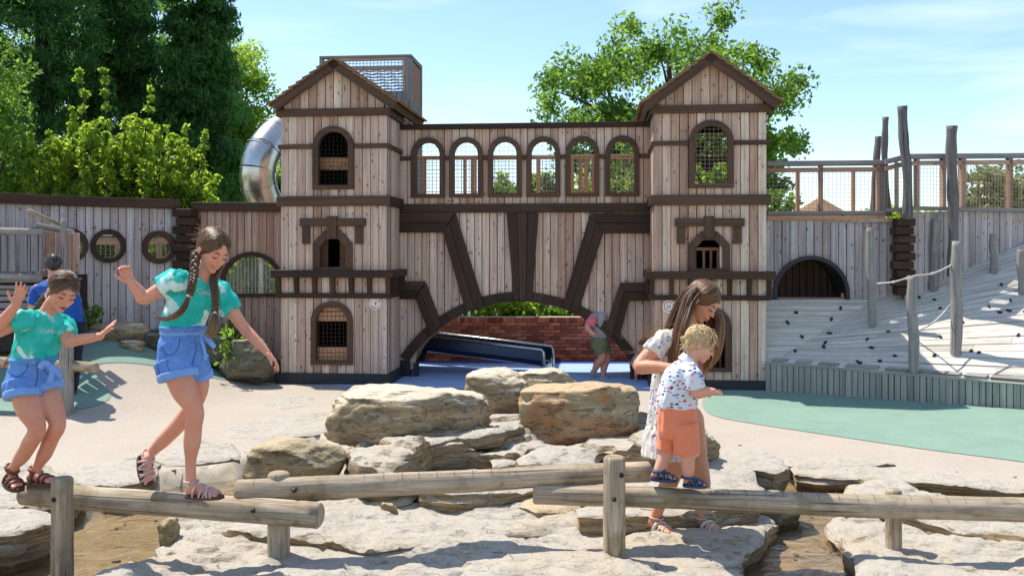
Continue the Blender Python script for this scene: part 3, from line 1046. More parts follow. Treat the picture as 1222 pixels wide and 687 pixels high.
# ================================================================== ARCHED BRIDGE
BR = thing('castle_bridge', C0 + DU * 3.0 + DV * 1.2, 'wide timber bridge with six arched windows joining the two towers', 'bridge')
pl = F1
ua, ub = pl.px(477, 300)[0], pl.px(777, 300)[0]
ztop = (pl.px(478, 153)[1] + pl.px(777, 152)[1]) / 2
CC = (620, 517); RO, RI = 169.0, 157.5
def arc_pt(R, px):
    dx = px - CC[0]
    if abs(dx) >= R: return CC[1]
    return CC[1] - sqrt(R * R - dx * dx)
def px_of_u(u, z=1.5):
    p = pl.P(u, z); return CX + FPX * p.x / p.y
def zarch(u):
    x = px_of_u(u)
    y = arc_pt((RO + RI) / 2, x)
    y = min(y, 440)
    z = pl.px(x, y)[1]
    return max(0.05, z) if 497 < x < 752 else .1
WIN = [arch_open(pl, c - 14.6, c + 14.6, yt, yt + 15.5, 231.5 - (c - 510) * .007) for c, yt in ((511, 170), (556.5, 169.5), (602.5, 169), (648.5, 168.7), (695, 168.3), (742.5, 167.8))]
zmid = (pl.px(500, 250)[1] + pl.px(760, 249)[1]) / 2
facade(BR, pl, ua, ub, zmid - .02, ztop, .105, WIN, M['plank'])
facade(BR, pl, ua, ub, zarch, zmid - .022, .105, [], M['plank'])
for w in WIN: arch_frame(BR, pl, w, .066, -.05, .05, M['beam_mid'])
for w in WIN: net(BR, pl, w, .062, .002, -.04, M['net_wire'])
Zp = lambda y: pl.px(630, y)[1]
# thin band between windows
edges = [ua] + sum([[w.d[0] - w.d[1] - .07, w.d[0] + w.d[1] + .07] for w in WIN], []) + [ub]
for a, b in zip(edges[::2], edges[1::2]):
    beam(BR, pl, rectp(a, Zp(190.5), b, Zp(185.3)), 0, .03, M['beam_mid'], 'band', (1, 0))
beam(BR, pl, rectp(ua, Zp(153.5), ub, Zp(147)), -.04, .05, M['beam'], 'top_rail')
beam(BR, pl, rectp(ua, Zp(243 + 10.7), lerp(ua, ub, .62), Zp(243)), 0, .06, M['beam'], 'deck_beam')
beam(BR, pl, rectp(lerp(ua, ub, .62) + .002, Zp(243 + 10.7), ub, Zp(243)), 0, .061, M['beam'], 'deck_beam')
# arch band voussoirs
def ringseg(x0, x1, d1, mat, nm='arch_band'):
    m = MB(); k = 5
    for i in range(k):
        a, b = lerp(x0, x1, i / k), lerp(x0, x1, (i + 1) / k)
        def pt(R, x):
            t = (x - CC[0]) / RO
            X = CC[0] + t * R
            return pl.px(X, CC[1] - R * sqrt(max(0, 1 - t * t)))
        prism(m, pl, [pt(RI, a), pt(RI, b), pt(RO, b), pt(RO, a)], -.06, d1, (1, 0))
    return m.build(nm, mat, BR, weld=True)
xsb = [478.5, 505, 532, 562, 592, 621, 650, 680, 708, 736, 768]
for i, (a, b) in enumerate(zip(xsb, xsb[1:])):
    ringseg(a + .2, b - .2, .055 + .002 * (i % 2), M['beam'])
# radiating beams (each is boards side by side)
def beampair(pts4, n=2, d1=.09, sp=True):
    (a, b, c, d) = pts4   # top-left, top-right, bottom-right, bottom-left
    for i in range(n):
        t0, t1 = i / n + .006, (i + 1) / n - .006
        P = [(lerp(a[0], b[0], t0), lerp(a[1], b[1], t0)), (lerp(a[0], b[0], t1), lerp(a[1], b[1], t1)),
             (lerp(d[0], c[0], t1), lerp(d[1], c[1], t1)), (lerp(d[0], c[0], t0), lerp(d[1], c[1], t0))]
        q = [pl.px(*x) for x in P]
        al = (q[0][0] - q[3][0], q[0][1] - q[3][1])
        beam(BR, pl, q, 0, d1 + .003 * i, M['beam'], 'arch_beam', al)
beampair([(529.5, 277), (544.6, 255.5), (578.5, 365.5), (556.5, 371)], 2)
beampair([(703.5, 257), (720, 278), (690.5, 372), (671, 365.5)], 2)
beampair([(605, 254.5), (643, 254.5), (635.5, 357.5), (613.6, 357.5)], 3)
beampair([(497, 356), (509, 337.5), (528, 388), (514.5, 400.5)], 2)
beampair([(739.5, 338.5), (751, 356), (738.5, 404), (722, 391.5)], 2)
for pts in ([(476, 254.3), (544, 254.3), (537, 265.5), (476, 265.5)], [(476, 266), (536.5, 266), (529.5, 277.5), (476, 277.5)],
            [(704, 255), (776, 255), (776, 266), (712, 266)], [(712.5, 266.5), (776, 266.5), (776, 278.5), (720.5, 278.5)],
            [(478, 335.5), (508.5, 335.5), (502, 346), (478, 346)], [(478, 346.5), (501.5, 346.5), (496.5, 356.5), (478, 356.5)],
            [(739.5, 337), (776, 337), (776, 347.5), (746, 347.5)], [(746.5, 348), (776, 348), (776, 358.5), (751.5, 358.5)]):
    beampx(BR, pl, pts, 0, .085, M['beam'], 'lintel_board', (1, 0))
# legs of the arch
for pts in ([(478, 429), (490, 431), (490, 457), (478, 457)], [(494, 433), (499, 431), (499, 456.5), (494, 456.5)], [(752, 432), (765, 428), (776, 428), (776, 460), (752, 460)]):
    beampx(BR, pl, pts, -.08, .03, M['plinth'], 'post', (0, 1))
# barrel of the arch
k = 26; BD = .95
for i in range(k):
    a = radians(180 - 150 * 1.0) if False else 0
    th0, th1 = lerp(radians(150), radians(30), i / k), lerp(radians(150), radians(30), (i + 1) / k)
    def pq(R, th):
        return pl.px(CC[0] + R * cos(th), CC[1] - R * sin(th))
    q = [pq(RI + 1.2, th0 - .002), pq(RI + 1.2, th1 + .002), pq(RI + 4, th1), pq(RI + 4, th0)]
    if min(x[1] for x in q) < .02: continue
    m = MB(); prism(m, pl, q, -BD, -.061); m.build('soffit_board', M['plank_orange'], BR)
# deck, rear boards of the lower wall, rear guard rail
m = MB(); z = Zp(246)
vs = [pl.P(ua, z, -.03), pl.P(ub, z, -.03), pl.P(ub, z, -BD), pl.P(ua, z, -BD)]
m.add(vs + [v - Vector((0, 0, .06)) for v in vs], [(0, 1, 2, 3), (7, 6, 5, 4), (0, 4, 5, 1), (1, 5, 6, 2), (2, 6, 7, 3), (3, 7, 4, 0)])
m.build('deck', M['plank_brown'], BR)
facade(BR, Plane(pl.O + DV * BD, DU, DV), ua, ub, zarch, zmid, .18, [], M['plank_brown'], 'rear_board')
rb = front(.83 + BD)
def RBX(px, y, v=.83 + BD): return front(v).px(px, y)
beam(BR, rb, [RBX(495, 186.5), RBX(765, 185), RBX(765, 190), RBX(495, 191)], 0, .04, M['plank_orange'], 'guard_rail', (1, 0))
for x, w in ((503, 6), (553, 4), (562, 7), (629, 5), (640, 5), (681, 4), (690, 5.5), (697, 5.5), (706, 5), (765, 4)):
    beam(BR, rb, [RBX(x, 190), RBX(x + w, 190), RBX(x + w, 240), RBX(x, 240)], -.01, .03, M['plank_orange'], 'guard_post', (0, 1))
for x0, x1 in ((480, 629), (645, 681), (712, 765)):
    def op(u, a=RBX(x0, 200)[0], b=RBX(x1, 200)[0]): return (RBX(600, 240)[1], RBX(600, 191)[1]) if a <= u <= b else None
    a, b = RBX(x0, 200)[0], RBX(x1, 200)[0]
    op.d = ((a + b) / 2, (b - a) / 2, RBX(600, 191)[1], RBX(600, 191)[1], RBX(600, 240)[1])
    net(BR, rb, op, .055, .0035, .01, M['net'])

# ================================================================== LOOKOUT TOWER BEHIND (grey, mesh panels)
lo = Plane(PX(381, 145, 15.6) * 1.0, DU, -DV); lo.O.z = 0
LT = thing('lookout_tower', lo.P(.7, 0), 'grey square lookout tower with mesh panels behind the left roof', 'tower')
za, zb_ = lo.px(440, 66)[1], 0.4
uL, uR = lo.px(381, 100)[0], lo.px(491, 100)[0]
zmesh = lo.px(440, 109)[1]
facade(LT, lo, uL + .06, uR - .06, zb_, zmesh, .10, [], M['rail_grey'], backing=True)
for a, b in ((uL, uL + .06), (uR - .11, uR)):
    beam(LT, lo, rectp(a, zb_, b, za - .04), -.1, .0, M['rail_grey'], 'corner_post')
beam(LT, lo, rectp(uL, za - .04, uR, za), -.1, .01, M['rail_grey'], 'top_rail')
def opn(u): return (zmesh, za - .08) if uL + .3 < u < uR - .11 else None
opn.d = ((uL + .3 + uR - .11) / 2, (uR - uL - .41) / 2, za - .08, za - .08, zmesh)
net(LT, lo, opn, .06, .004, -.05, M['rail_grey'], stepz=.05)
beam(LT, lo, rectp(uL + .3, za - .09, uR - .11, za - .041), -.06, -.0, M['plank_brown'], 'mesh_frame')
beam(LT, lo, rectp(uR - .15, zmesh, uR - .111, za - .09), -.06, -.0, M['plank_brown'], 'mesh_frame')
for i in range(8):
    z = lerp(zmesh, za - .25, i / 7)
    m = MB(); k = 20
    pts = [lo.P(lerp(uL + .3, uR - .15, q / k), z + .01 * sin(q * 1.7 + i), -.1) for q in range(k + 1)]
    tube(m, pts, [.012] * (k + 1), 6); m.build('rope', M['plank_brown'], LT)
ls = Plane(lo.P(uR, 0), DV, DU)
facade(LT, ls, 0.0, .95, zb_, lo.px(440, 121)[1], .10, [], M['rail_grey'])
beam(LT, ls, rectp(0, za - .07, .95, za), -.06, .0, M['rail_grey'], 'top_rail')
beam(LT, ls, rectp(.87, .4, .95, za - .07), -.06, .001, M['rail_grey'], 'corner_post')
def ops(u): return (lo.px(440, 121)[1], za - .1) if .1 < u < .87 else None
ops.d = (.485, .385, za - .1, za - .1, lo.px(440, 121)[1])
net(LT, ls, ops, .06, .006, -.03, M['plank_brown'])
facade(LT, Plane(lo.P(uL, 0, -.95), DU, DV), 0.0, uR - uL, zb_, lo.px(440, 118)[1], .12, [], M['plank_brown'], 'rear_board')
beam(LT, Plane(lo.P(uL, 0, -.95), DU, DV), rectp(0, za - .07, uR - uL, za), -.05, 0, M['plank_brown'], 'top_rail')

# ================================================================== TUBE SLIDE
TS = thing('tube_slide', PX(315, 240, 14.2) * 1.0, 'polished steel tube slide curving down behind the left tower', 'slide')
ctr = [(372, 148, 15.2), (350, 152, 14.9), (330, 162, 14.6), (315, 180, 14.3), (308, 202, 14.2), (309, 222, 14.25), (318, 244, 14.4), (335, 262, 14.7), (360, 275, 15.0)]
pts = [PX(*c) for c in ctr]
def catmull(P, n):
    out = []
    for i in range(len(P) - 1):
        p0, p1, p2, p3 = P[max(0, i - 1)], P[i], P[i + 1], P[min(len(P) - 1, i + 2)]
        for k in range(n):
            t = k / n
            out.append(.5 * ((2 * p1) + (p2 - p0) * t + (2 * p0 - 5 * p1 + 4 * p2 - p3) * t * t + (3 * p1 - p0 - 3 * p2 + p3) * t ** 3))
    out.append(P[-1]); return out
cs = catmull(pts, 4)
for i in range(0, len(cs) - 4, 4):
    m = MB(); tube(m, cs[i:i + 5], [.27] * 5, 32, caps=False)
    m.build('tube_section', M['steel'], TS, smoothf=True)
    m = MB(); d = (cs[i + 1] - cs[i]).normalized(); tube(m, [cs[i] - d * .012, cs[i] + d * .012], [.282, .282], 32, caps=False)
    m.build('joint_ring', M['steel'], TS, smoothf=True)
for x, y in ((312, 232),):
    m = MB(); a = PX(x, y, 14.25); tube(m, [Vector((a.x, a.y, 0)), a], [.05, .05], 12); m.build('support_post', M['steel'], TS)

# ================================================================== LEFT PALISADE WALLS
def wall(name, label, pts, ztopf, zbot, w, opens_px, mat, cap=True, cat='wall', capmat=None, cap_h=.13):
    root = thing(name, Vector((pts[0].x, pts[0].y, 0)), label, cat)
    for i, (a, b) in enumerate(zip(pts, pts[1:])):
        a2, b2 = Vector((a.x, a.y, 0)), Vector((b.x, b.y, 0))
        U = (b2 - a2).normalized(); N = Vector((U.y, -U.x, 0))
        if N.y > 0: N = -N
        p = Plane(a2, U, N); L = (b2 - a2).length
        ops_ = []
        for kind, args in opens_px:
            if kind == 'circle':
                cx_, cy_, ri, ro = args
                c = p.px(cx_, cy_)
                if not (-.0 < c[0] < L): continue
                rr = ri / FPX * p.P(*c).y; rO = ro / FPX * p.P(*c).y
                def f(u, c=c, rr=rr):
                    t = (u - c[0]) / rr
                    return None if abs(t) >= 1 else (c[1] - rr * sqrt(1 - t * t), c[1] + rr * sqrt(1 - t * t))
                f.d = (c[0], rr, c[1] + rr, c[1], c[1] - rr)
                ops_.append(f)
                m = MB(); n = 28
                for q in range(n):
                    A, B = 2 * pi * q / n, 2 * pi * (q + 1) / n
                    prism(m, p, [(c[0] + (rr - .01) * cos(A), c[1] + (rr - .01) * sin(A)), (c[0] + rO * cos(A), c[1] + rO * sin(A)), (c[0] + rO * cos(B), c[1] + rO * sin(B)), (c[0] + (rr - .01) * cos(B), c[1] + (rr - .01) * sin(B))], -.06, .05)
                m.build('round_window_frame', M['beam'], root, weld=True)
                net(root, p, f, .06, .003, -.05, M['net'], stepz=.04)
            else:
                xl, xr, yt, ysp, yb = args
                f = arch_open(p, xl, xr, yt, ysp, yb)
                if not (0 < f.d[0] < L): continue
                ops_.append(f)
                arch_frame(root, p, f, .055, -.06, .05, M['beam'], 'arch_window_frame')
                net(root, p, f, .05, .004, -.05, M['rope'], stepz=.036)
        facade(root, p, 0.0, L, zbot, (lambda u, a=ztopf(a), b=ztopf(b), L=L: lerp(a, b, u / L) - (cap_h if cap else 0)), w, ops_, mat, d=0)
        if cap:
            beam(root, p, [(-.004, ztopf(a) - cap_h), (L + .004, ztopf(b) - cap_h), (L + .004, ztopf(b)), (-.004, ztopf(a))], -.08, .07 + .002 * (i % 2), capmat or M['beam'], 'cap_beam', (1, 0))
    return root
def PW(px, Y): return Vector(((px - CX) / FPX * Y, Y, 0))
LW1 = wall('palisade_wall', 'weathered plank wall with three round porthole windows at far left', [PW(-150, 10.4), PW(-15, 11.2), PW(60, 11.85), PW(112, 12.2), PW(160, 12.5), PW(214, 12.85)],
           lambda p: 2.47, .30, .108, [('circle', (83, 293, 15.5, 20.5)), ('circle', (129, 293.6, 15.3, 20)), ('circle', (189.5, 295, 14.3, 19.8))], M['plank_weathered'])
LW2 = wall('palisade_wall', 'short brown plank wall with half-round netted window beside the left tower', [PW(230, 12.95), PW(335.5, 13.05)],
           lambda p: 2.44, .05, .104, [('arch', (267.5, 333.5, 305, 338, 350.5))], M['plank_brown'])
def quoin_pier(name, label, px0, px1, Y, y0, y1, n, dside=1):
    root = thing(name, PW((px0 + px1) / 2, Y), label, 'pier', 'stacked timber piers')
    p = Plane(PW(px0, Y), DU, -DV)
    L = p.px(px1, 300)[0]
    zt, zb = p.px(px0, y0)[1], p.px(px0, y1)[1]
    h = (zt - zb) / n
    m = MB(); prism(m, p, rectp(L * .18, zb, L * .82, zt), -.2, -.03); m.build('core_post', M['beam'], root)
    for i in range(n):
        z = zb + i * h
        o = (0, L * .88) if i % 2 else (L * .12, L)
        beam(root, p, rectp(o[0], z + .006, o[1], z + h - .006), -.18, .03 + .03 * (i % 2), M['beam'], 'block', (1, 0))
    return root
quoin_pier('timber_pier', 'dark stacked-block timber pier between the two left plank walls', 208, 233, 12.75, 249, 392, 14)

# ================================================================== RIGHT WALLS
p = F1
RW = thing('tunnel_wall', p.P(p.px(990, 300)[0], 0), 'plank wall with black arched tunnel mouth right of the castle', 'wall')
uA, uB = p.px(914, 300)[0], p.px(1069, 300)[0]
tun = arch_open(p, 926, 1008.5, 309, 350, 357)
zT = p.px(990, 262)[1]
facade(RW, p, uA, uB, .7, zT, .105, [tun], M['plank_weathered'])
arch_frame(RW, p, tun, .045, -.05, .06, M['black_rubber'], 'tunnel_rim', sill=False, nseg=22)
facade(RW, Plane(p.O + DV * .7, DU, -DV), p.px(915, 300)[0], p.px(1020, 300)[0], .7, 2.0, .1, [], M['beam_mid'], 'inner_plank')
uc, hw, zt, zs, zb = tun.d
beam(RW, p, rectp(uc - hw, zb - .02, uc + hw, zb + .02), -.25, .012, M['plank_brown'], 'threshold')
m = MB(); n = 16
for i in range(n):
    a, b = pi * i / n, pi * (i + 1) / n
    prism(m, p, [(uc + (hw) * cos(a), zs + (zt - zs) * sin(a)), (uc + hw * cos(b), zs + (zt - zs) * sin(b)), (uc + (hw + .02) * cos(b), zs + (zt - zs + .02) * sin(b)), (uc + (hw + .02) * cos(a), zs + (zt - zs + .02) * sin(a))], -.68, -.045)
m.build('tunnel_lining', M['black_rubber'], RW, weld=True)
quoin_pier('timber_pier', 'dark stacked-block timber pier right of the tunnel mouth', 1067, 1092, 12.05, 260, 352, 9)
RW2 = wall('palisade_wall', 'plank wall behind the climbing ramp at far right', [PW(1080, 12.15), PW(1222, 12.75), PW(1400, 13.3)],
           lambda q: lerp(2.26, 2.36, (q.x - 5.1) / 2.5), .8, .105, [], M['plank_weathered'], cap=False)
def railing(name, label, segs):
    """segs: list of (plane, uA, uB, ztopA, ztopB, zbot, posts_u)"""
    root = thing(name, segs[0][0].P(segs[0][1], segs[0][5]), label, 'railing')
    for (p, a, b, zA, zB, zb, posts, orange) in segs:
        al = (1, 0)
        beam(root, p, [(a, zA - .065), (b, zB - .065), (b, zB), (a, zA)], -.06, .06, M['rail_grey'], 'top_rail', al)
        beam(root, p, [(a, zA - .15), (b, zB - .15), (b, zB - .09), (a, zA - .09)], -.03, .02, M['plank_brown'], 'mid_rail', al)
        beam(root, p, rectp(a, zb, b, zb + .05), -.06, .07, M['rail_grey'], 'bottom_rail', al)
        if orange: beam(root, p, rectp(a, zb - .075, b, zb - .003), -.06, .03, M['plank_orange'], 'edge_board', al)
        for (u, w, mt, dd) in posts:
            zt = lerp(zA, zB, (u - a) / (b - a)) - .066
            beam(root, p, rectp(u, zb + .051, u + w, zt), dd - .05, dd + .02, mt, 'post', (0, 1))
        def op(u, a=a, b=b): return (zb + .05, lerp(zA, zB, (u - a) / (b - a)) - .15) if a <= u <= b else None
        op.d = ((a + b) / 2, (b - a) / 2, max(zA, zB) - .15, 0, zb + .05)
        net(root, p, op, .052, .0019, .035, M['net'])
    return root
p = F1; q = lambda x: p.px(x, 230)[0]
zA = p.px(990, 192)[1]; zb = p.px(990, 256.3)[1]
pr = Plane(PW(1056, 12.2), PW(1083, 12.12) - PW(1056, 12.2), (-.85, -.53, 0)); prL = (PW(1083, 12.12) - PW(1056, 12.2)).length
p2 = Plane(PW(1083, 12.12), PW(1222, 12.74) - PW(1083, 12.12), (.1, -1, 0)); q2 = lambda x: p2.px(x, 220)[0]
zA2, zB2 = p2.px(1083, 184)[1], p2.px(1330, 174)[1]; zb2 = p2.px(1150, 251)[1]
N_ = Vector((p2.U.y, -p2.U.x, 0)); p2.N = N_ if N_.y < 0 else -N_
N_ = Vector((pr.U.y, -pr.U.x, 0)); pr.N = N_
railing('deck_railing', 'timber railing with net panels above the tunnel wall', [
    (p, q(915), q(1056), zA, zA, zb, [(q(977), .055, M['plank_brown'], 0), (q(963), .05, M['plank_orange'], -.7), (q(1033), .05, M['plank_orange'], -.7), (q(1046), .04, M['plank_brown'], 0), (q(1050), .07, M['rail_grey'], .0)], True)])
railing('deck_railing', 'rising timber railing with net panels behind the tall rough posts', [
    (pr, 0, prL, zA, zA2, zb + .03, [(.12, .05, M['plank_brown'], 0)], False),
    (p2, 0, q2(1330), zA2, zB2, zb2, [(q2(1093), .05, M['plank_brown'], 0), (q2(1124), .06, M['plank_brown'], 0), (q2(1146), .09, M['plank_brown'], 0), (q2(1203), .07, M['plank_brown'], 0), (q2(1280), .07, M['plank_brown'], 0)], False)])
# deck behind the railings
m = MB()
A = [F1.P(q(915), zb - .02, -.05), PX(1056, 258, 12.25), PX(1083, 258, 12.2), PX(1330, 252, 13.2), PX(1330, 252, 14.2), F1.P(q(915), zb - .02, -1.3)]
A = [Vector((a.x, a.y, 2.19)) for a in A]
m.add(A + [a - Vector((0, 0, .05)) for a in A], [(0, 1, 2, 3, 4, 5), (11, 10, 9, 8, 7, 6)] + [(i, i + 6, (i + 1) % 6 + 6, (i + 1) % 6) for i in range(6)])
m.build('raised_deck', M['plank_brown'], None, label='raised plank deck behind the railings on the right', cat='deck')

# tall rough posts
def rough_post(name, label, pts, r, Y, cat='post', group='rough timber posts', mat='log_dark'):
    P = [PX(x, y, Y) for x, y in pts] if not isinstance(Y, (list, tuple)) else [PX(x, y, yy) for (x, y), yy in zip(pts, Y)]
    P = catmull(P, 5)
    m = MB(); n = len(P)
    base = P[0] if P[0].z < P[-1].z else P[-1]
    tube(m, P, [r * (1 + .08 * sin(i * 1.3)) for i in range(n)], 14, wob=.18, seed=pts[0][0])
    return m.build(name, M[mat], None, smoothf=True, origin=base, label=label, cat=cat, group=group)
rough_post('rough_post', 'shortest dark rough post above the deck railing', [(1042, 256), (1044, 220), (1046, 190), (1048.5, 163)], .045, 12.5)
rough_post('rough_post', 'second dark rough post, standing at the railing corner', [(1061, 258), (1056.5, 215), (1055.5, 175), (1057, 140)], .042, 12.4)
rough_post('rough_post', 'tallest dark rough post, slightly bent, in front of railing', [(1083, 262), (1082.5, 205), (1078.5, 170), (1077, 127)], .062, 12.0)
rough_post('rough_post', 'thick dark rough post rising behind the roped ramp post', [(1137, 330), (1138, 250), (1135, 190), (1136, 150.5)], .067, [12.1] * 4)

# ================================================================== CLIMBING RAMP
RA, RC, RG_ = PX(918, 434, 11.62), PX(1222, 458.5, 10.3), PX(1222, 296, 12.6)
rn = (RC - RA).cross(RG_ - RA).normalized()
if rn.z < 0: rn = -rn
def ramp_pt(px, py, d=0.0):
    r = Vector(((px - CX) / FPX, 1.0, -(py - HOR) / FPX)); c = Vector((0, 0, CAMZ))
    t = (RA + rn * d - c).dot(rn) / r.dot(rn)
    return c + r * t
RP_ = thing('climbing_ramp', PX(1100, 470, 10.8), 'pale plank climbing ramp with dark holds at right', 'climbing ramp')
E_ = ramp_pt(1045, 357); C2 = ramp_pt(1345, 468.5); G2 = ramp_pt(1345, 244)
ns = 22
def rampboard(a, b, c, d, nrm, th=.035, mat='ramp'):
    m = MB()
    T = [a, b, c, d]; Bm = [x - nrm * th for x in T]
    al = (b - a).normalized()
    ac = nrm.cross(al)
    uv = [((x - a).dot(ac), (x - a).dot(al)) for x in T] * 2
    m.add(T + Bm, [(0, 1, 2, 3), (7, 6, 5, 4), (0, 4, 5, 1), (1, 5, 6, 2), (2, 6, 7, 3), (3, 7, 4, 0)], uv)
    if (b - a).cross(d - a).dot(nrm) < 0: m.f = [f[::-1] for f in m.f]
    return m.build('plank', M[mat], RP_)
for i in range(ns):
    t0, t1 = i / ns, (i + 1) / ns - .005
    a0, a1 = RA.lerp(E_, t0), RA.lerp(E_, t1)
    c0, c1 = C2.lerp(G2, t0), C2.lerp(G2, t1)
    cuts = [0] + sorted(random.uniform(.2, .9) for _ in range(1)) + [1]
    for k in range(len(cuts) - 1):
        s0, s1 = cuts[k] + (.001 if k else 0), cuts[k + 1]
        j = rn * random.uniform(-.004, .004)
        rampboard(a0.lerp(c0, s0) + j, a0.lerp(c0, s1) + j, a1.lerp(c1, s1) + j, a1.lerp(c1, s0) + j, rn)
AL, DL = PX(912, 433.5, 11.66), PX(912, 357.5, 12.28)
ln = (RA - AL).cross(DL - AL)
ln = (E_ - RA).cross(DL - RA).normalized()
if ln.z < 0: ln = -ln
nl = 11
for i in range(nl):
    t0, t1 = i / nl, (i + 1) / nl - .006
    a0, a1 = AL.lerp(DL, t0), AL.lerp(DL, t1)
    b0, b1 = RA.lerp(E_, t0), RA.lerp(E_, t1)
    rampboard(a0, b0, b1, a1, ln)
# closed body under the boards
m = MB()
top = [AL, RA, C2, G2, E_, DL]; top = [x - Vector((0, 0, .055)) for x in top]
bot = [Vector((x.x, x.y, -.02)) for x in top]
m.add(top + bot, [(0, 1, 4, 5), (1, 2, 3, 4)] + [(i, i + 6, (i + 1) % 6 + 6, (i + 1) % 6) for i in range(6)])
m.build('substructure', M['back'], RP_)
# front retaining boards
fa, fb = PX(914, 433, 11.60), PX(1222, 459, 10.24)
fdir = Vector((fb.x - fa.x, fb.y - fa.y, 0)); FL = fdir.length * (1345 - 914) / (1222 - 914) * .93; fdir.normalize()
fp = Plane(Vector((fa.x, fa.y, 0)), fdir, Vector((fdir.y, -fdir.x, 0)))
fp.O = fp.O + fp.N * .03
facade(RP_, fp, 0, FL, -.02, lambda u: lerp(fa.z, fb.z, u / (fb - fa).length) - .0, .068, [], M['ramp_side'], 'retaining_board', gap=.008)
beamtop = MB()
prism(beamtop, fp, [(0, fa.z + .001), (FL, lerp(fa.z, fb.z, FL / (fb - fa).length) + .001), (FL, lerp(fa.z, fb.z, FL / (fb - fa).length) + .014), (0, fa.z + .014)], -.09, .012, (1, 0))
beamtop.build('edge_strip', M['ramp_side'], RP_)
for i, (x0, x1) in enumerate([(921, 937), (949, 965), (976, 998), (1008, 1046), (1056, 1083), (1094, 1144), (1150, 1176), (1182, 1222)]):
    y = lambda x: 434 + (x - 918) * (24.5 / 304) - 3
    m = MB()
    a, b = ramp_pt(x0, y(x0), .0), ramp_pt(x1, y(x1), .0)
    up = (E_ - RA).normalized() * .06
    rampboard(a + rn * .03, b + rn * .03, b + up + rn * .03, a + up + rn * .03, rn, .03, 'ramp_side')
holds = [(950, 373), (1003, 368), (957, 402), (992, 381), (940, 385), (990, 398), (983, 414), (985, 409), (1024, 432), (1027, 434), (1035, 405), (1040, 415), (949, 419), (1068, 425), (1050, 431), (1122, 402), (1122, 368), (1149, 385), (1159, 419), (1115, 424), (1097, 355), (1195, 340), (1206, 359), (1193, 373), (1204, 371), (1224, 372), (1180, 366), (1115, 358), (1060, 396), (1128, 445), (1168, 421), (1215, 400)]
for i, (x, y) in enumerate(holds):
    fold = 918 + (434 - y) * (1045 - 918) / (434 - 357)
    if x < fold:
        r = Vector(((x - CX) / FPX, 1.0, -(y - HOR) / FPX)); c = Vector((0, 0, CAMZ)); t = (RA - c).dot(ln) / r.dot(ln); a = c + r * t; nn = ln
    else: a, nn = ramp_pt(x, y), rn
    e1, e2, _ = basis(nn); m = MB(); an = random.uniform(0, 3)
    e = e1 * cos(an) + e2 * sin(an); f = nn.cross(e)
    ball(m, a + nn * .008, e * random.uniform(.025, .04), f * random.uniform(.014, .022), nn * .018, 10, 6)
    m.build('climbing_hold', M['hold'], RP_, smoothf=True)

# posts on the ramp, with ropes
def ramp_post(label, px, ytop, ybot, wpx, bend=0):
    b = ramp_pt(px, ybot)
    Y = b.y; r = wpx / 2 / FPX * Y
    t = PX(px + bend, ytop, Y)
    P = catmull([b - Vector((0, 0, .15)), b.lerp(t, .33) + Vector((r * .15, 0, 0)), b.lerp(t, .66) - Vector((r * .2, 0, 0)), t], 5)
    m = MB(); tube(m, P, [r * (1 + .05 * sin(i + px)) for i in range(len(P))], 14, wob=.16, seed=px)
    o = m.build('ramp_post', M['log_grey'], None, smoothf=True, origin=b, label=label, cat='post', group='posts standing on the ramp')
    return o, P
r1, P7 = ramp_post('slim round post at the left end of the upper rope', 1040.5, 272, 389, 9, -2)
r2, P6 = ramp_post('short thick post at the ramp front edge tied to ropes', 1090, 329, 447, 12, -1)
r3, P5 = ramp_post('tallest thick post on the ramp, casting a long shadow', 1140, 288, 422, 13, 3)
r4, P8 = ramp_post('leaning post against the plank wall beyond the rope', 1113.5, 262, 346, 10, 4)
r5, P9 = ramp_post('small post high on the ramp by the plank wall', 1185.5, 279, 325, 8, 0)
r6, P10 = ramp_post('post at the upper right edge of the ramp', 1219, 298, 349, 9, 0)
def rope(label, pts, r=.011):
    P = catmull(pts, 8); m = MB(); tube(m, P, [r] * len(P), 8)
    return m.build('rope', M['rope'], None, smoothf=True, origin=P[0], label=label, cat='rope', group='hand ropes of the ramp')
def rpY(px, py, Y): return PX(px, py, Y)
a7, a6, a5 = P7[0].y, P6[0].y, P5[0].y
for lbl, pp in (('upper pale rope sagging between the ramp posts', [(1043, 338.5, a7), (1066, 336.5, (a7 + a6) / 2), (1090, 329.5, a6 - .02), (1114, 326, (a6 + a5) / 2), (1138, 315, a5)]),
                ('lower rope from the short front post up to the tall post', [(1092, 396, a6), (1112, 386, (a6 + a5) / 2), (1128, 371, a5 + .05), (1137, 360, a5)])):
    rope(lbl, [rpY(*x) for x in pp])
for kq, (x, y, Y) in enumerate(((1049, 338.6, a7 - .03), (1066, 336.6, (a7 + a6) / 2), (1082, 332.6, a6 + .06), (1113, 326.2, (a6 + a5) / 2))):
    m = MB(); c = PX(x, y, Y); ball(m, c, Vector((.022, 0, 0)), Vector((0, .018, 0)), Vector((0, 0, .018)), 10, 6)
    m.build('rope_knot', M['rope'], None, smoothf=True, origin=c, label=['leftmost pale clamp on the upper rope, beside the slim post', 'second clamp along the upper rope, at its lowest sag', 'third clamp on the upper rope, just before the short post', 'rightmost clamp on the upper rope, nearest the tallest post'][kq], cat='clamp', group='clamps on the upper rope')

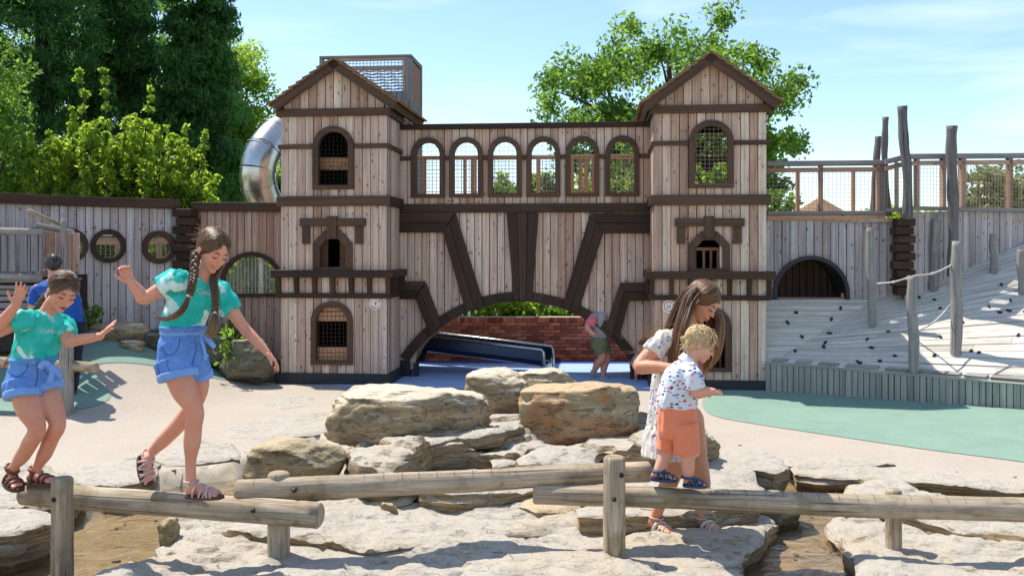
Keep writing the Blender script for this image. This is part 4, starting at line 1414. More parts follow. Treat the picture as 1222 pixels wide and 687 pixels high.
WR = thing('walkway_rail', PX(130, 330, 14.2) * 1.0, 'orange-brown rail seen through the porthole windows', 'railing')
WR.location.z = .3
wp = Plane(PX(-40, 300, 13.6), PX(330, 300, 14.6) - PX(-40, 300, 13.6), (.3, -1, 0)); wp.O.z = 0; wp.U.z = 0; wp.U.normalize(); wp.N = Vector((wp.U.y, -wp.U.x, 0))
beam(WR, wp, rectp(0, 1.86, 4.6, 1.96), 0, .04, M['plank_orange'], 'rail', (1, 0))
beam(WR, wp, rectp(0, 1.98, 4.6, 2.0), -.02, .05, M['rope'], 'cap_strip', (1, 0))
for k in range(8): beam(WR, wp, rectp(.25 + k * .6, .3, .33 + k * .6, 1.859), 0, .05, M['plank_brown'], 'post', (0, 1))
# ================================================================== ROCKS
def fbm(p, o=4):
    s, a = 0.0, 1.0
    for i in range(o):
        s += a * noise.noise(p); p = p * 2.07 + Vector((3.1, 1.7, .3)); a *= .5
    return s
def slab(name, label, poly_px, ztop, thick, mat='rock', step=.045, rough=.02, terr=.03, tilt=(0, 0), seed=0, cat='rock', group=None, ragged=.05, kind=None, world=False, bulge=0.0, sstep=None):
    step = step * .72
    """stratified flat rock; outline measured in px at the height of its top"""
    base = [(p[0], p[1]) for p in ([G(x, y, ztop) for x, y in poly_px] if not world else poly_px)]
    rq = random.Random(seed * 7 + 1); nb = []
    for i in range(len(base)):
        a, b = Vector(base[i]), Vector(base[(i + 1) % len(base)]); L_ = (b - a).length
        nb.append(base[i]); k_ = int(L_ / .22)
        nr_ = Vector((b.y - a.y, a.x - b.x)).normalized() if L_ > 1e-6 else Vector((0, 0))
        for j in range(1, k_ + 1):
            t_ = (j + rq.uniform(-.3, .3)) / (k_ + 1)
            q = a.lerp(b, t_) + nr_ * rq.uniform(-1, 1) * min(.05, L_ * .06) * (ragged / .05)
            nb.append((q.x, q.y))
    base = nb
    # resample + ragged outline
    out = []
    for i in range(len(base)):
        a, b = Vector(base[i]), Vector(base[(i + 1) % len(base)])
        k = max(1, int((b - a).length / step))
        for j in range(k): out.append(a.lerp(b, j / k))
    n = len(out)
    cen = sum(out, Vector((0, 0))) / n
    ar = sum(out[i].x * out[(i + 1) % n].y - out[(i + 1) % n].x * out[i].y for i in range(n))
    if ar < 0: out = out[::-1]
    nor = []
    for i in range(n):
        t = (out[(i + 2) % n] - out[i - 2]); nor.append(Vector((t.y, -t.x)).normalized() if t.length > 1e-6 else Vector((1, 0)))
    def rag(i, z):
        p = out[i]
        st = math.floor(z * 16 + seed) * 7.3
        v = ragged * .55 * fbm(Vector((p.x * 1.6, p.y * 1.6, z * 1.5 + seed)), 2) + ragged * .22 * noise.noise(Vector((p.x * 4, p.y * 4, z * 14 + seed)))
        return v
    def topz(x, y, e):
        q = Vector((x * 1.1 + seed, y * 1.6, seed))
        h = fbm(q, 4)
        t = math.floor(h * 3.2 + .5 + .25 * fbm(q * 3, 2)) / 3.2
        hh = lerp(h, t, .72) * terr
        hh += rough * .45 * fbm(Vector((x * 6, y * 6, seed)), 3) + rough * .25 * fbm(Vector((x * 19, y * 19, seed)), 2)
        hh += bulge * (min(e, .5) / .5)
        return ztop + hh + tilt[0] * (x - cen.x) + tilt[1] * (y - cen.y) - .022 * math.exp(-e / .03)
    ring0 = [out[i] + nor[i] * rag(i, ztop) for i in range(n)]
    v2, f2 = tri_region([(p.x, p.y) for p in ring0], step, step * .25)
    def edist(p): return min((p - q).length for q in ring0)
    m = MB()
    tv = [Vector((p.x, p.y, topz(p.x, p.y, edist(p)))) for p in v2]
    m.add(tv, f2)
    key = {}
    for i, p in enumerate(v2): key[(round(p.x, 4), round(p.y, 4))] = i
    L = max(3, int(thick / .028))
    prev = []
    for p in ring0:
        i = key.get((round(p.x, 4), round(p.y, 4)))
        prev.append(tv[i] if i is not None else Vector((p.x, p.y, topz(p.x, p.y, 0))))
    rings = [prev]
    for l in range(1, L + 1):
        t = l / L
        zz = ztop - thick * t
        r = []
        for i in range(n):
            off = rag(i, zz) - t * t * thick * .18 + .035 * noise.noise(Vector((out[i].x * 1.4, out[i].y * 1.4, l * .45 + seed))) + .022 * noise.noise(Vector((out[i].x * 2.4, out[i].y * 2.4, l * 1.3))) + .008 * noise.noise(Vector((out[i].x * 14, out[i].y * 14, l * 1.1)))
            q = out[i] + nor[i] * off
            r.append(Vector((q.x, q.y, lerp(prev[i].z, ztop - thick, t))))
        rings.append(r)
    vs = [v for r in rings for v in r]
    fs = []
    for l in range(L):
        for i in range(n):
            j = (i + 1) % n
            fs.append((l * n + i, (l + 1) * n + i, (l + 1) * n + j, l * n + j))
    m.add(vs, fs)
    o = m.build(name, M[mat], None, smoothf=True, weld=True, origin=(cen.x, cen.y, ztop - thick))
    o.data.set_sharp_from_angle(angle=radians(38))
    if kind: o['kind'] = kind
    else: tag(o, label, cat, group, 'thing')
    return o

def boulder(name, label, x0, x1, ytop, ybot, Y, mat='boulder', zb=None, depth=.8, seed=0, box=3.0, cuts=7, lean=0, group=None, yaw=0.0, rough=.07, flat=None):
    a, b = PX(x0, ybot, Y), PX(x1, ybot, Y)
    w = (b - a).length / 2
    ztop = PX(x0, ytop, Y).z; zbot = a.z - .06
    h = (ztop - zbot) / 2
    c = Vector(((a.x + b.x) / 2, Y + w * depth * .55, (ztop + zbot) / 2))
    bm = bmesh.new(); bmesh.ops.create_icosphere(bm, subdivisions=5, radius=1)
    rs = random.Random(seed)
    planes = []
    for k in range(cuts):
        d = Vector((rs.uniform(-1, 1), rs.uniform(-1, 1), rs.uniform(-.5, .9))).normalized()
        planes.append((d, rs.uniform(.76, .92)))
    if flat: planes = [(Vector((d.x, d.y, d.z * .25)).normalized(), t + .06) for d, t in planes] + [(Vector((.12, .1, 1)).normalized(), flat), (Vector((-.35, -.1, 1)).normalized(), flat * 1.08)]
    R = Matrix.Rotation(yaw, 3, 'Z')
    for v in bm.verts:
        p = v.co.copy()
        e = 2.0 / box
        p = Vector([abs(q) ** e * (1 if q > 0 else -1) for q in p])
        for d, t in planes:
            s = p.dot(d)
            if s > t: p -= d * (s - t) * .85
        r = 1 + rough * 1.6 * fbm(p * 1.3 + Vector((seed, 0, 0)), 5)
        r += rough * .4 * (1 - 2 * abs(noise.noise(p * 3.2 + Vector((seed * 2, 1, 0))))) + rough * .12 * (1 - 2 * abs(noise.noise(p * 9 + Vector((seed, 1, 4)))))
        p = p * r
        p = Vector((p.x * w, p.y * w * depth, p.z * h))
        p.x += lean * p.z
        st = noise.noise(Vector((p.x * 2, p.y * 2, p.z * 26 + seed)))
        p.x += .012 * st; p.y += .012 * st
        v.co = R @ p
    mx = max(v.co.x for v in bm.verts); mn = min(v.co.x for v in bm.verts); mz = max(v.co.z for v in bm.verts)
    for v in bm.verts:
        v.co.x = (v.co.x - (mx + mn) / 2) * (2 * w / (mx - mn)); v.co.z *= h / mz
    me = bpy.data.meshes.new(name); bm.to_mesh(me); bm.free()
    me.materials.append(M[mat]); me.polygons.foreach_set("use_smooth", [True] * len(me.polygons))
    me.set_sharp_from_angle(angle=radians(42))
    o = bpy.data.objects.new(name, me); COL.objects.link(o); o.location = c
    return tag(o, label, 'boulder' if name == 'boulder' else 'rock', group, 'thing')

# big low slabs
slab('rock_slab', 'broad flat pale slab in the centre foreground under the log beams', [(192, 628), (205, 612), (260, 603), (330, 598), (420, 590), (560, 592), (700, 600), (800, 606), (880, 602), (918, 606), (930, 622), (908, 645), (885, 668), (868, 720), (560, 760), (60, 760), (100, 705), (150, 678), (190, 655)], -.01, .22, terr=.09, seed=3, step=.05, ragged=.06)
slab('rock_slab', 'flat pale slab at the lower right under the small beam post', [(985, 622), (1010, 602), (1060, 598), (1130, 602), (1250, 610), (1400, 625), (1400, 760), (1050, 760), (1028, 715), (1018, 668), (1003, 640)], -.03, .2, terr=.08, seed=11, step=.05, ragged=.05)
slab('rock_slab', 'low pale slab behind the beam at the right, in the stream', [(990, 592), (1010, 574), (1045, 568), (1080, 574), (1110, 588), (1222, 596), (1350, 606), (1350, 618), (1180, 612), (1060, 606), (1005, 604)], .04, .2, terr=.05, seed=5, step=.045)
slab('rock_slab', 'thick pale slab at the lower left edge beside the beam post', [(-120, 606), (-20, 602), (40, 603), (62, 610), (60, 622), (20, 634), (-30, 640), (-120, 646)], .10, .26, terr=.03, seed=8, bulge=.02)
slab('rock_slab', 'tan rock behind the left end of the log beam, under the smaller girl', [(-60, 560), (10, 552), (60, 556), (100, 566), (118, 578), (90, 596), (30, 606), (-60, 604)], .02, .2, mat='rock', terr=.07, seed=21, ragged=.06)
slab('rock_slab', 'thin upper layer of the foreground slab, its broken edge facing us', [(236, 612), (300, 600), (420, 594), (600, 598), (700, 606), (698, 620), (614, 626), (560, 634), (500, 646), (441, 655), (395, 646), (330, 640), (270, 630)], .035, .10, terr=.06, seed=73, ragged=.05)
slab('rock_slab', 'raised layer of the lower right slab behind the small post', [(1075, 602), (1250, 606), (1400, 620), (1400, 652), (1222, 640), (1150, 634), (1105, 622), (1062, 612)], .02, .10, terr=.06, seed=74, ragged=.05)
slab('rock_slab', 'thin broken layer on the shelf left of the rusty boulder', [(455, 520), (520, 506), (590, 500), (625, 506), (600, 518), (540, 524), (490, 534)], .33, .10, terr=.05, seed=75, ragged=.05)
slab('rock_slab', 'small flat stone wedged under the middle beam', [(430, 590), (470, 584), (500, 588), (490, 598), (450, 602)], .05, .12, mat='boulder_tan', terr=.03, seed=76)
# lips along the paved edge
slab('rock_slab', 'flat kerb slab between the two girls, at the paving edge', [(95, 556), (160, 545), (190, 552), (182, 568), (140, 580), (100, 576), (70, 566)], .035, .2, terr=.03, seed=31)
slab('rock_slab', 'long thin kerb slab behind the braided girl\'s legs', [(190, 535), (230, 527), (275, 528), (287, 536), (284, 545), (240, 551), (196, 553), (182, 546)], .03, .2, terr=.03, seed=33)
slab('rock_slab', 'flat kerb slab left of the long tan boulder', [(268, 508), (330, 494), (390, 490), (420, 500), (400, 514), (340, 520), (300, 524), (262, 520)], .012, .18, terr=.015, seed=35, ragged=.08)
slab('rock_slab', 'small flat stone in the paving behind the braided girl', [(300, 480), (345, 470), (378, 474), (372, 484), (330, 490)], .006, .12, terr=.012, seed=36)
slab('rock_slab', 'long kerb slab along the right edge of the stream', [(935, 552), (990, 550), (1060, 556), (1120, 562), (1180, 568), (1300, 578), (1300, 590), (1180, 582), (1090, 574), (1010, 566), (950, 562)], .02, .17, terr=.03, seed=41, ragged=.07)
slab('rock_slab', 'thin broken kerb slab near the right stream bend', [(925, 543), (990, 541), (1040, 545), (1068, 551), (1010, 555), (940, 553)], .035, .12, terr=.03, seed=43, ragged=.05)
# terraces of the rock island
slab('rock_slab', 'high layered ledge the big boulders rest on', [(412, 542), (418, 530), (470, 508), (540, 496), (640, 488), (760, 500), (860, 526), (842, 538), (780, 536), (720, 531), (690, 533), (640, 532), (612, 536), (560, 533), (520, 538), (497, 552), (460, 560), (432, 558)], .27, .42, terr=.14, seed=51, step=.05, ragged=.07)
slab('rock_slab', 'wide pale shelf behind the toddler, right of the island', [(735, 548), (780, 540), (850, 546), (900, 560), (915, 580), (905, 596), (850, 604), (780, 605), (715, 596), (700, 578)], .12, .32, terr=.04, seed=55, step=.05, bulge=.02)
slab('rock_slab', 'curved rim slab behind the girl\'s dress at the stream edge', [(800, 536), (850, 532), (905, 537), (936, 545), (944, 556), (925, 562), (890, 558), (840, 549), (800, 546)], .13, .3, terr=.03, seed=57)
slab('rock_slab', 'pale block behind the centre post, with dark front face', [(614, 546), (640, 531), (690, 532), (716, 538), (712, 548), (690, 551), (640, 556), (618, 556)], .25, .42, terr=.07, seed=59)
slab('rock_slab', 'pale step hidden partly by the middle beam', [(488, 572), (520, 560), (600, 556), (640, 562), (640, 578), (600, 584), (540, 586), (500, 584)], .14, .32, terr=.05, seed=61)
slab('rock_slab', 'small square block right of the middle step', [(584, 544), (616, 542), (620, 551), (588, 553)], .19, .25, terr=.01, seed=62, ragged=.02)
slab('rock_slab', 'brown block under the lower beam left of the centre post', [(617, 588), (640, 580), (690, 582), (700, 592), (690, 604), (640, 606), (620, 600)], .06, .22, mat='boulder_tan', terr=.03, seed=63)
slab('rock_slab', 'low ochre block with pale top behind the girl\'s sandals', [(690, 603), (740, 596), (810, 597), (850, 600), (852, 610), (800, 612), (740, 612), (692, 612)], .10, .2, mat='rock', terr=.02, seed=65)
slab('rock_slab', 'dark wet rock between the island and the narrow stream', [(890, 588), (925, 582), (952, 588), (958, 598), (930, 606), (895, 604)], .03, .22, mat='boulder_grey', terr=.04, seed=67)
slab('rock_slab', 'flat pale rock just behind the middle beam\'s left end', [(312, 560), (345, 549), (400, 549), (427, 558), (424, 570), (380, 576), (330, 576), (314, 570)], .10, .24, terr=.03, seed=69)
slab('rock_slab', 'small pale ledge behind the rusty boulder', [(560, 498), (600, 486), (680, 486), (690, 500), (640, 508), (575, 508)], .22, .3, terr=.03, seed=71)
# boulders
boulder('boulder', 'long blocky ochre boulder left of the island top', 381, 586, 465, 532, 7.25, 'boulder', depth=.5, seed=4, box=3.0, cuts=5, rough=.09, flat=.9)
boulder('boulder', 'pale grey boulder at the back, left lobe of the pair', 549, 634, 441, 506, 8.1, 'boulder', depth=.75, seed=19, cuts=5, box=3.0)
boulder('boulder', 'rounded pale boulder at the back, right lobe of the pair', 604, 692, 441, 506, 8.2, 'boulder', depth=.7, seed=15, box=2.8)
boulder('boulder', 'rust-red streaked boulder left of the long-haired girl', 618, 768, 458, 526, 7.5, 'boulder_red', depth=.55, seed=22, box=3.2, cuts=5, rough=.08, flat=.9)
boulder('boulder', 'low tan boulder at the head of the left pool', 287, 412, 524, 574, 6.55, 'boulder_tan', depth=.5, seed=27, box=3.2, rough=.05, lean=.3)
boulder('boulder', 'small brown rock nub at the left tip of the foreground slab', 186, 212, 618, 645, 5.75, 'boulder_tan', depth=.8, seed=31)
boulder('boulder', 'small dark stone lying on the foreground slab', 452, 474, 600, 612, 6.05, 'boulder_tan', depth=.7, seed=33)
# boulders along the left wall
Yb = 11.9
for i, (x0, x1, yt, yb, Y, lab, s, mt) in enumerate([
    (-60, 40, 384, 412, 11.2, 'dark boulder at the far left behind the man', 41, 'boulder_grey'),
    (30, 96, 386, 414, 11.5, 'squat boulder half hidden by the smaller girl', 42, 'boulder_tan'),
    (97, 176, 386, 409, 11.9, 'long low boulder at the wall foot, left of the braided girl', 43, 'boulder_tan'),
    (168, 208, 389, 416, 11.9, 'small rounded boulder behind the braided girl\'s shorts', 44, 'boulder_grey'),
    (137, 170, 406, 418, 11.6, 'flat pale stone at the foot of the long boulder', 45, 'boulder'),
    (232, 276, 400, 432, 12.1, 'medium boulder right of the braided girl\'s hip', 46, 'boulder_grey'),
    (258, 322, 405, 455, 11.85, 'large dark mossy boulder beside the left tower', 47, 'boulder_grey'),
    (300, 336, 425, 458, 12.3, 'dark wedge boulder squeezed against the left tower', 48, 'boulder_grey')]):
    boulder('boulder', lab, x0, x1, yt, yb, Y, mt, depth=.7, seed=s, box=2.8, rough=.06, cuts=6, group='boulders along the palisade')

# stream water
wm = MB()
W = [(-9, 2.5), (9, 2.5), (9, 5.2)] + [(x, y_edge(x) + .1) for x in np.arange(8.4, -8.5, -.2)]
wv, wf = tri_region([(a, b) for a, b in W], .5)
wm.add([(p.x, p.y, -.112) for p in wv], wf)
wo = wm.build('stream_water', M['water'], None)

if wo.data.polygons[0].normal.z < 0: wo.data.flip_normals(); wo['kind'] = 'structure'

# ================================================================== VEGETATION
def leaves(centers, radii, per, size, flat=.5, tones=None, droop=0, aspect=1.6, seed=1, up=.4):
    """numpy leaf quads scattered in clumps -> verts, faces, tone"""
    r = np.random.default_rng(seed)
    n = len(centers) * per
    c = np.repeat(np.array(centers), per, axis=0); rad = np.repeat(np.array(radii), per, axis=0)
    d = r.normal(size=(n, 3)); d /= np.linalg.norm(d, axis=1)[:, None]
    rr = r.random(n) ** .55
    p = c + d * rr[:, None] * rad
    nrm = r.normal(size=(n, 3)) + np.array([0, 0, up]) ; nrm /= np.linalg.norm(nrm, axis=1)[:, None]
    t = r.normal(size=(n, 3)) + np.array([0, 0, -droop]); t -= nrm * (t * nrm).sum(1)[:, None]; t /= np.linalg.norm(t, axis=1)[:, None]
    b = np.cross(nrm, t)
    s = size * (.6 + .8 * r.random(n))[:, None]
    v = np.empty((n, 4, 3))
    v[:, 0] = p - t * s * aspect * .5
    v[:, 1] = p + b * s * .42 + nrm * s * .08
    v[:, 2] = p + t * s * aspect * .5
    v[:, 3] = p - b * s * .42 + nrm * s * .08
    ct = r.random(len(centers)) if tones is None else np.array(tones)
    tone = np.clip(np.repeat(ct, per) * .55 + r.random(n) * .45, 0, 1)
    return v.reshape(-1, 3), np.repeat(tone, 4)
def leaf_object(name, parent, mat, V, T, loc):
    n = len(V) // 4
    me = bpy.data.meshes.new(name)
    me.vertices.add(len(V)); me.vertices.foreach_set("co", (V - np.array(loc)).astype(np.float32).ravel())
    me.loops.add(n * 4); me.loops.foreach_set("vertex_index", np.arange(n * 4, dtype=np.int32))
    me.polygons.add(n); me.polygons.foreach_set("loop_start", np.arange(0, n * 4, 4, dtype=np.int32))
    me.update(calc_edges=True)
    a = me.attributes.new("tone", 'FLOAT', 'POINT'); a.data.foreach_set("value", T.astype(np.float32))
    me.materials.append(mat)
    o = bpy.data.objects.new(name, me); COL.objects.link(o)
    if parent: o.parent = parent
    else: o.location = loc
    return o
def tree(name, label, base, H, crown, per, leafsize, mat, seed=1, trunk_r=.2, shape='round', nclump=160, group=None, clump=.45, spread=1.0, droop=0, aspect=1.6, cat='tree', limbs=9, flat=.8, fill=(.35, 1.0)):
    """crown: (cx,cy,cz,rx,ry,rz) in world"""
    rs = random.Random(seed)
    root = thing(name, base, label, cat, group)
    cx_, cy_, cz_, rx_, ry_, rz_ = crown
    top = Vector((cx_, cy_, cz_ + rz_ * (.85 if shape != 'cone' else .95)))
    m = MB()
    P = [Vector(base) - Vector((0, 0, .2))]
    for i in range(1, 9):
        t = i / 8
        P.append(Vector(base).lerp(top, t) + Vector((rs.uniform(-1, 1), rs.uniform(-1, 1), 0)) * rx_ * .035 * (1 if i < 8 else 0))
    tube(m, P, [trunk_r * (1 - .92 * (i / 8)) + .01 for i in range(9)], 10)
    m.build('trunk', M['bark'], root, smoothf=True)
    cen, rad = [], []
    for k in range(nclump):
        while True:
            d = Vector((rs.uniform(-1, 1), rs.uniform(-1, 1), rs.uniform(-1, 1)))
            if fill[0] < d.length < fill[1]: break
        if shape == 'cone':
            t = (d.z + 1) / 2
            w = (1 - t) ** .75 * (1 + .18 * noise.noise(Vector((atan2(d.y, d.x) * 2, t * 5, seed)))) + .04
            hyp = sqrt(d.x ** 2 + d.y ** 2) + 1e-6
            rr = rs.random() ** .5
            p = Vector((cx_ + d.x / hyp * rr * w * rx_, cy_ + d.y / hyp * rr * w * ry_, cz_ + d.z * rz_))
            cr = clump * (.5 + .8 * (1 - t))
        else:
            lump = 1 + .28 * noise.noise(d.normalized() * 2.1 + Vector((seed, 0, 0)))
            p = Vector((cx_ + d.x * rx_ * lump, cy_ + d.y * ry_ * lump, cz_ + d.z * rz_ * lump))
            cr = clump * rs.uniform(.6, 1.3)
        cen.append(p); rad.append((cr, cr, cr * flat))
    # limbs reaching into the crown
    m = MB()
    for k in range(limbs):
        tgt = cen[rs.randrange(len(cen))]
        t = rs.uniform(.3, .8) if shape != 'cone' else max(.1, min(.9, (tgt.z - base[2]) / (top.z - base[2]) + .05))
        s = Vector(base).lerp(top, t)
        mid = s.lerp(tgt, .5) + Vector((rs.uniform(-.1, .1), rs.uniform(-.1, .1), rs.uniform(0, .25))) * rx_ * .4
        r0 = trunk_r * (1 - t) * .55 + .012
        tube(m, catmull([s, mid, tgt], 4), [lerp(r0, .008, i / 8) for i in range(9)], 6)
    m.build('limbs', M['bark'], root, smoothf=True)
    tones = [rs.random() for _ in cen]
    V, T = leaves(cen, rad, per, leafsize, tones=tones, seed=seed, droop=droop, aspect=aspect)
    leaf_object('crown', root, mat, V, T, base)
    return root
def crownpx(x0, x1, y0, y1, Y, ry=None):
    a, b = PX(x0, y0, Y), PX(x1, y1, Y)
    rx_ = (b.x - a.x) / 2; rz_ = (a.z - b.z) / 2
    return ((a.x + b.x) / 2, Y, (a.z + b.z) / 2, rx_, ry or rx_, rz_)
def B(px, Y): return (PX(px, 300, Y).x, Y, 0)
tree('conifer_tree', 'tall dark conifer filling the upper left corner', B(60, 24), 14, crownpx(-60, 150, -330, 330, 24), 110, .062, M['leaf_conifer'], 3, .3, 'cone', 520, 'dark conifers', .42, droop=1.6, aspect=2.8, flat=.7)
tree('conifer_tree', 'dark conifer second from the left, behind the bright bush', B(150, 26), 14, crownpx(78, 210, -240, 300, 26), 110, .066, M['leaf_conifer'], 5, .25, 'cone', 400, 'dark conifers', .38, droop=1.6, aspect=2.8, flat=.7)
tree('conifer_tree', 'dark conifer rising above the tube slide, rightmost of the row', B(243, 25), 13, crownpx(172, 306, -190, 290, 25), 115, .062, M['leaf_conifer'], 8, .25, 'cone', 430, 'dark conifers', .36, droop=1.6, aspect=2.8, flat=.7, limbs=30)
tree('conifer_tree', 'dark conifer at the far left edge of the picture', B(-60, 21), 13, crownpx(-200, 60, -260, 340, 21), 90, .062, M['leaf_conifer'], 9, .3, 'cone', 420, 'dark conifers', .42, droop=1.6, aspect=2.8, flat=.7)
tree('broadleaf_tree', 'leafy green tree showing right of the conifers above the slide', B(285, 28), 9, crownpx(212, 334, 40, 300, 28), 150, .085, M['leaf_bright'], 12, .22, 'round', 170, 'green trees left of the castle', .6)
tree('broadleaf_tree', 'dark green tree filling gaps low behind the conifers', B(120, 29), 9, crownpx(0, 270, -60, 330, 30), 60, .14, M['leaf_mid'], 13, .25, 'round', 200, 'green trees left of the castle', .75)
tree('broadleaf_tree', 'leafy branchy tree at the far left with yellow-green sprays', B(-25, 15.5), 6, crownpx(-110, 42, 20, 270, 15.5), 110, .06, M['leaf_mid'], 14, .14, 'round', 100, 'green trees left of the castle', .32)
tree('broadleaf_tree', 'open spreading tree behind the right tower', B(800, 24), 9, crownpx(648, 948, 26, 270, 24), 190, .085, M['leaf_mid'], 17, .28, 'round', 230, None, .52, limbs=40, fill=(.25, 1.05))
# side boughs of the open tree
for k, (x0, x1, y0, y1, s, n_) in enumerate([(622, 700, 84, 150, 61, 16), (670, 780, 42, 120, 62, 30), (880, 962, 95, 190, 63, 40), (740, 900, 18, 90, 64, 40)]):
    pass
# bright bush in front of the conifers: upright shoots
def shoot_bush(name, label, px0, px1, ybase, Y, shoots, mat, leaf, seed, cat='shrub', group=None, dens=1.0):
    rs = random.Random(seed)
    base = PX((px0 + px1) / 2, 300, Y); base.z = 0
    root = thing(name, base, label, cat, group)
    cen, rad, tones = [], [], []
    m = MB()
    for (x0, y0, x1, y1) in shoots:
        a, b = PX(x0, y0, Y + rs.uniform(-.6, .8)), PX(x1, y1, Y + rs.uniform(-.6, .8))
        mid = a.lerp(b, .5) + Vector((rs.uniform(-.12, .12), rs.uniform(-.15, .15), .05))
        P = catmull([a, mid, b], 5)
        tube(m, P, [lerp(.022, .005, i / (len(P) - 1)) for i in range(len(P))], 5)
        k = max(4, int((b - a).length / .10))
        for i in range(k):
            q = P[min(len(P) - 1, int(i / k * len(P)))]
            t = i / k
            cen.append(q + Vector((rs.uniform(-1, 1), rs.uniform(-1, 1), rs.uniform(-.6, .6))) * .10 * (1.3 - t)); rad.append([.10 * (1.2 - t) + .035] * 3); tones.append(.4 + .6 * t * rs.random())
    m.build('stems', M['bark'], root)
    V, T = leaves(cen, rad, int(16 * dens), leaf, tones=tones, seed=seed, aspect=1.5, up=.8)
    leaf_object('foliage', root, mat, V, T, base)
    return root
rs = random.Random(5)
sh = [(120, 255, 95, 85), (125, 260, 122, 85), (150, 255, 180, 108), (135, 260, 85, 130), (170, 255, 160, 140), (175, 260, 195, 152), (200, 262, 222, 152), (215, 262, 246, 160), (190, 262, 230, 180), (225, 262, 262, 212), (90, 255, 35, 162), (100, 255, 60, 160), (80, 260, 40, 190), (60, 262, 20, 215), (110, 255, 75, 178), (140, 255, 110, 150), (160, 255, 140, 170)]
for i in range(190):
    x = rs.uniform(10, 255); top = 165 + 75 * abs((x - 140) / 130) ** 2 + rs.uniform(-25, 50)
    sh.append((x + rs.uniform(-14, 14), 262, x, min(250, top)))
shoot_bush('sprawling_shrub', 'bright yellow-green bush with upright shoots behind the porthole wall', 10, 260, 260, 15.5, sh, M['leaf_bright'], .052, 77, dens=1.7)
sh = [(rs.uniform(-40, 20), 300, rs.uniform(-60, 30), rs.uniform(120, 260)) for _ in range(40)]
# right side greenery seen through the nets
tree('broadleaf_shrub', 'pale blossoming shrub behind the net railing at right', B(1190, 15.2), 3, crownpx(1146, 1218, 197, 300, 15.2), 60, .055, M['leaf_pale'], 31, .05, 'round', 90, 'shrubs behind the railings', .16, cat='shrub')
tree('broadleaf_shrub', 'pale shrub at the right picture edge behind the railing', B(1250, 15.4), 3, crownpx(1208, 1300, 192, 300, 15.4), 60, .055, M['leaf_pale'], 32, .05, 'round', 90, 'shrubs behind the railings', .18, cat='shrub')
tree('broadleaf_shrub', 'green shrub just visible between right tower and railing', B(925, 17), 3, crownpx(900, 948, 224, 300, 17), 60, .06, M['leaf_mid'], 33, .05, 'round', 50, 'shrubs behind the railings', .2, cat='shrub')
tree('broadleaf_shrub', 'low shrub seen under the railing corner', B(1085, 16), 3, crownpx(1020, 1130, 244, 300, 16), 60, .06, M['leaf_bright'], 34, .05, 'round', 50, 'shrubs behind the railings', .2, cat='shrub')
for i, (x0, x1, yt, Y, lab, s) in enumerate([(578, 622, 210, 19, 'bush seen through the third bridge window', 35), (624, 672, 202, 19.5, 'bush seen through the fourth bridge window', 36), (674, 722, 212, 19, 'bush seen through the fifth bridge window', 37), (722, 770, 196, 18.5, 'taller bush seen through the sixth bridge window', 38), (818, 880, 186, 18.5, 'bush seen through the upper window of the right tower', 39)]):
    tree('broadleaf_shrub', lab, B((x0 + x1) / 2, Y), 3, crownpx(x0, x1, yt, 330, Y), 55, .07, M['leaf_mid'] if i % 2 else M['leaf_bright'], s, .06, 'round', 90, 'bushes behind the bridge', .24, cat='bush')
# foliage and hedge behind the left wall windows
for i, (x0, x1, yt, yb, Y, lab, s, mt) in enumerate([(-30, 110, 262, 330, 15.6, 'leafy shrub behind the leftmost porthole', 51, 'leaf_mid'), (105, 160, 262, 335, 15.4, 'leafy shrub behind the middle porthole', 52, 'leaf_mid'), (165, 230, 270, 335, 15.2, 'leafy shrub behind the right porthole', 53, 'leaf_bright'), (255, 345, 280, 380, 15.0, 'leafy shrub behind the half-round window', 54, 'leaf_bright'), (300, 350, 190, 300, 17, 'dark shrub beside the steel slide', 55, 'leaf_mid')]):
    tree('broadleaf_shrub', lab, B((x0 + x1) / 2, Y), 3, crownpx(x0, x1, yt, yb, Y), 50, .07, M[mt], s, .05, 'round', 80, 'shrubs behind the left walls', .2, cat='shrub')
# small plants at the foot of the left wall
for i, (x, y, Y, lab, s) in enumerate([(105, 385, 12.1, 'small green plant at the wall foot above the long boulder', 81), (97, 372, 12.2, 'small fern beside the man at the wall', 82), (282, 398, 12.5, 'leafy plant above the mossy boulder', 83), (272, 408, 12.3, 'small plant between the two boulders by the left tower', 84)]):
    sh = [(x + rs.uniform(-3, 3), y + 14, x + rs.uniform(-12, 12), y + rs.uniform(-16, 4)) for _ in range(10)]
    o = shoot_bush('low_plant', lab, x - 5, x + 5, y, Y, sh, M['leaf_mid'], .05, s, 'plant', 'plants at the foot of the left wall', .45)
# brick wall, hedge and picket fence behind the arch
Yw = 14.75
bw0, bw1, bz = PX(494, 300, Yw).x, PX(770, 300, Yw).x, .70
BW = thing('brick_wall', (0.4, Yw, 0), 'low red brick wall seen through the arch', 'wall')
def mat_brick():
    t = NT('red_brick', .85, .2)
    oi = t.n('ObjectInfo'); ob = t.coord('Object')
    rr = t.n('ValToRGB'); rr.color_ramp.elements[0].color = (.20, .055, .035, 1); rr.color_ramp.elements[1].color = (.62, .23, .14, 1)
    e = rr.color_ramp.elements.new(.5); e.color = (.44, .135, .08, 1)
    t.l(oi.outputs['Random'], rr.inputs[0])
    t.col(t.mix(1.0, rr.outputs[0], t.range(t.noise(ob, 25, 4), .3, .7, .8, 1.15), 'MULTIPLY'))
    return t.m
M['brick'] = mat_brick(); M['mortar'] = mat_plain('mortar', (.42, .36, .31), .95)
m = MB(); bp = Plane((bw0 - 1.0, Yw, 0), (1, 0, 0), (0, -1, 0))
prism(m, bp, rectp(0, -.05, bw1 - bw0 + 2.2, bz - .001), -.22, -.006); m.build('mortar_core', M['mortar'], BW)
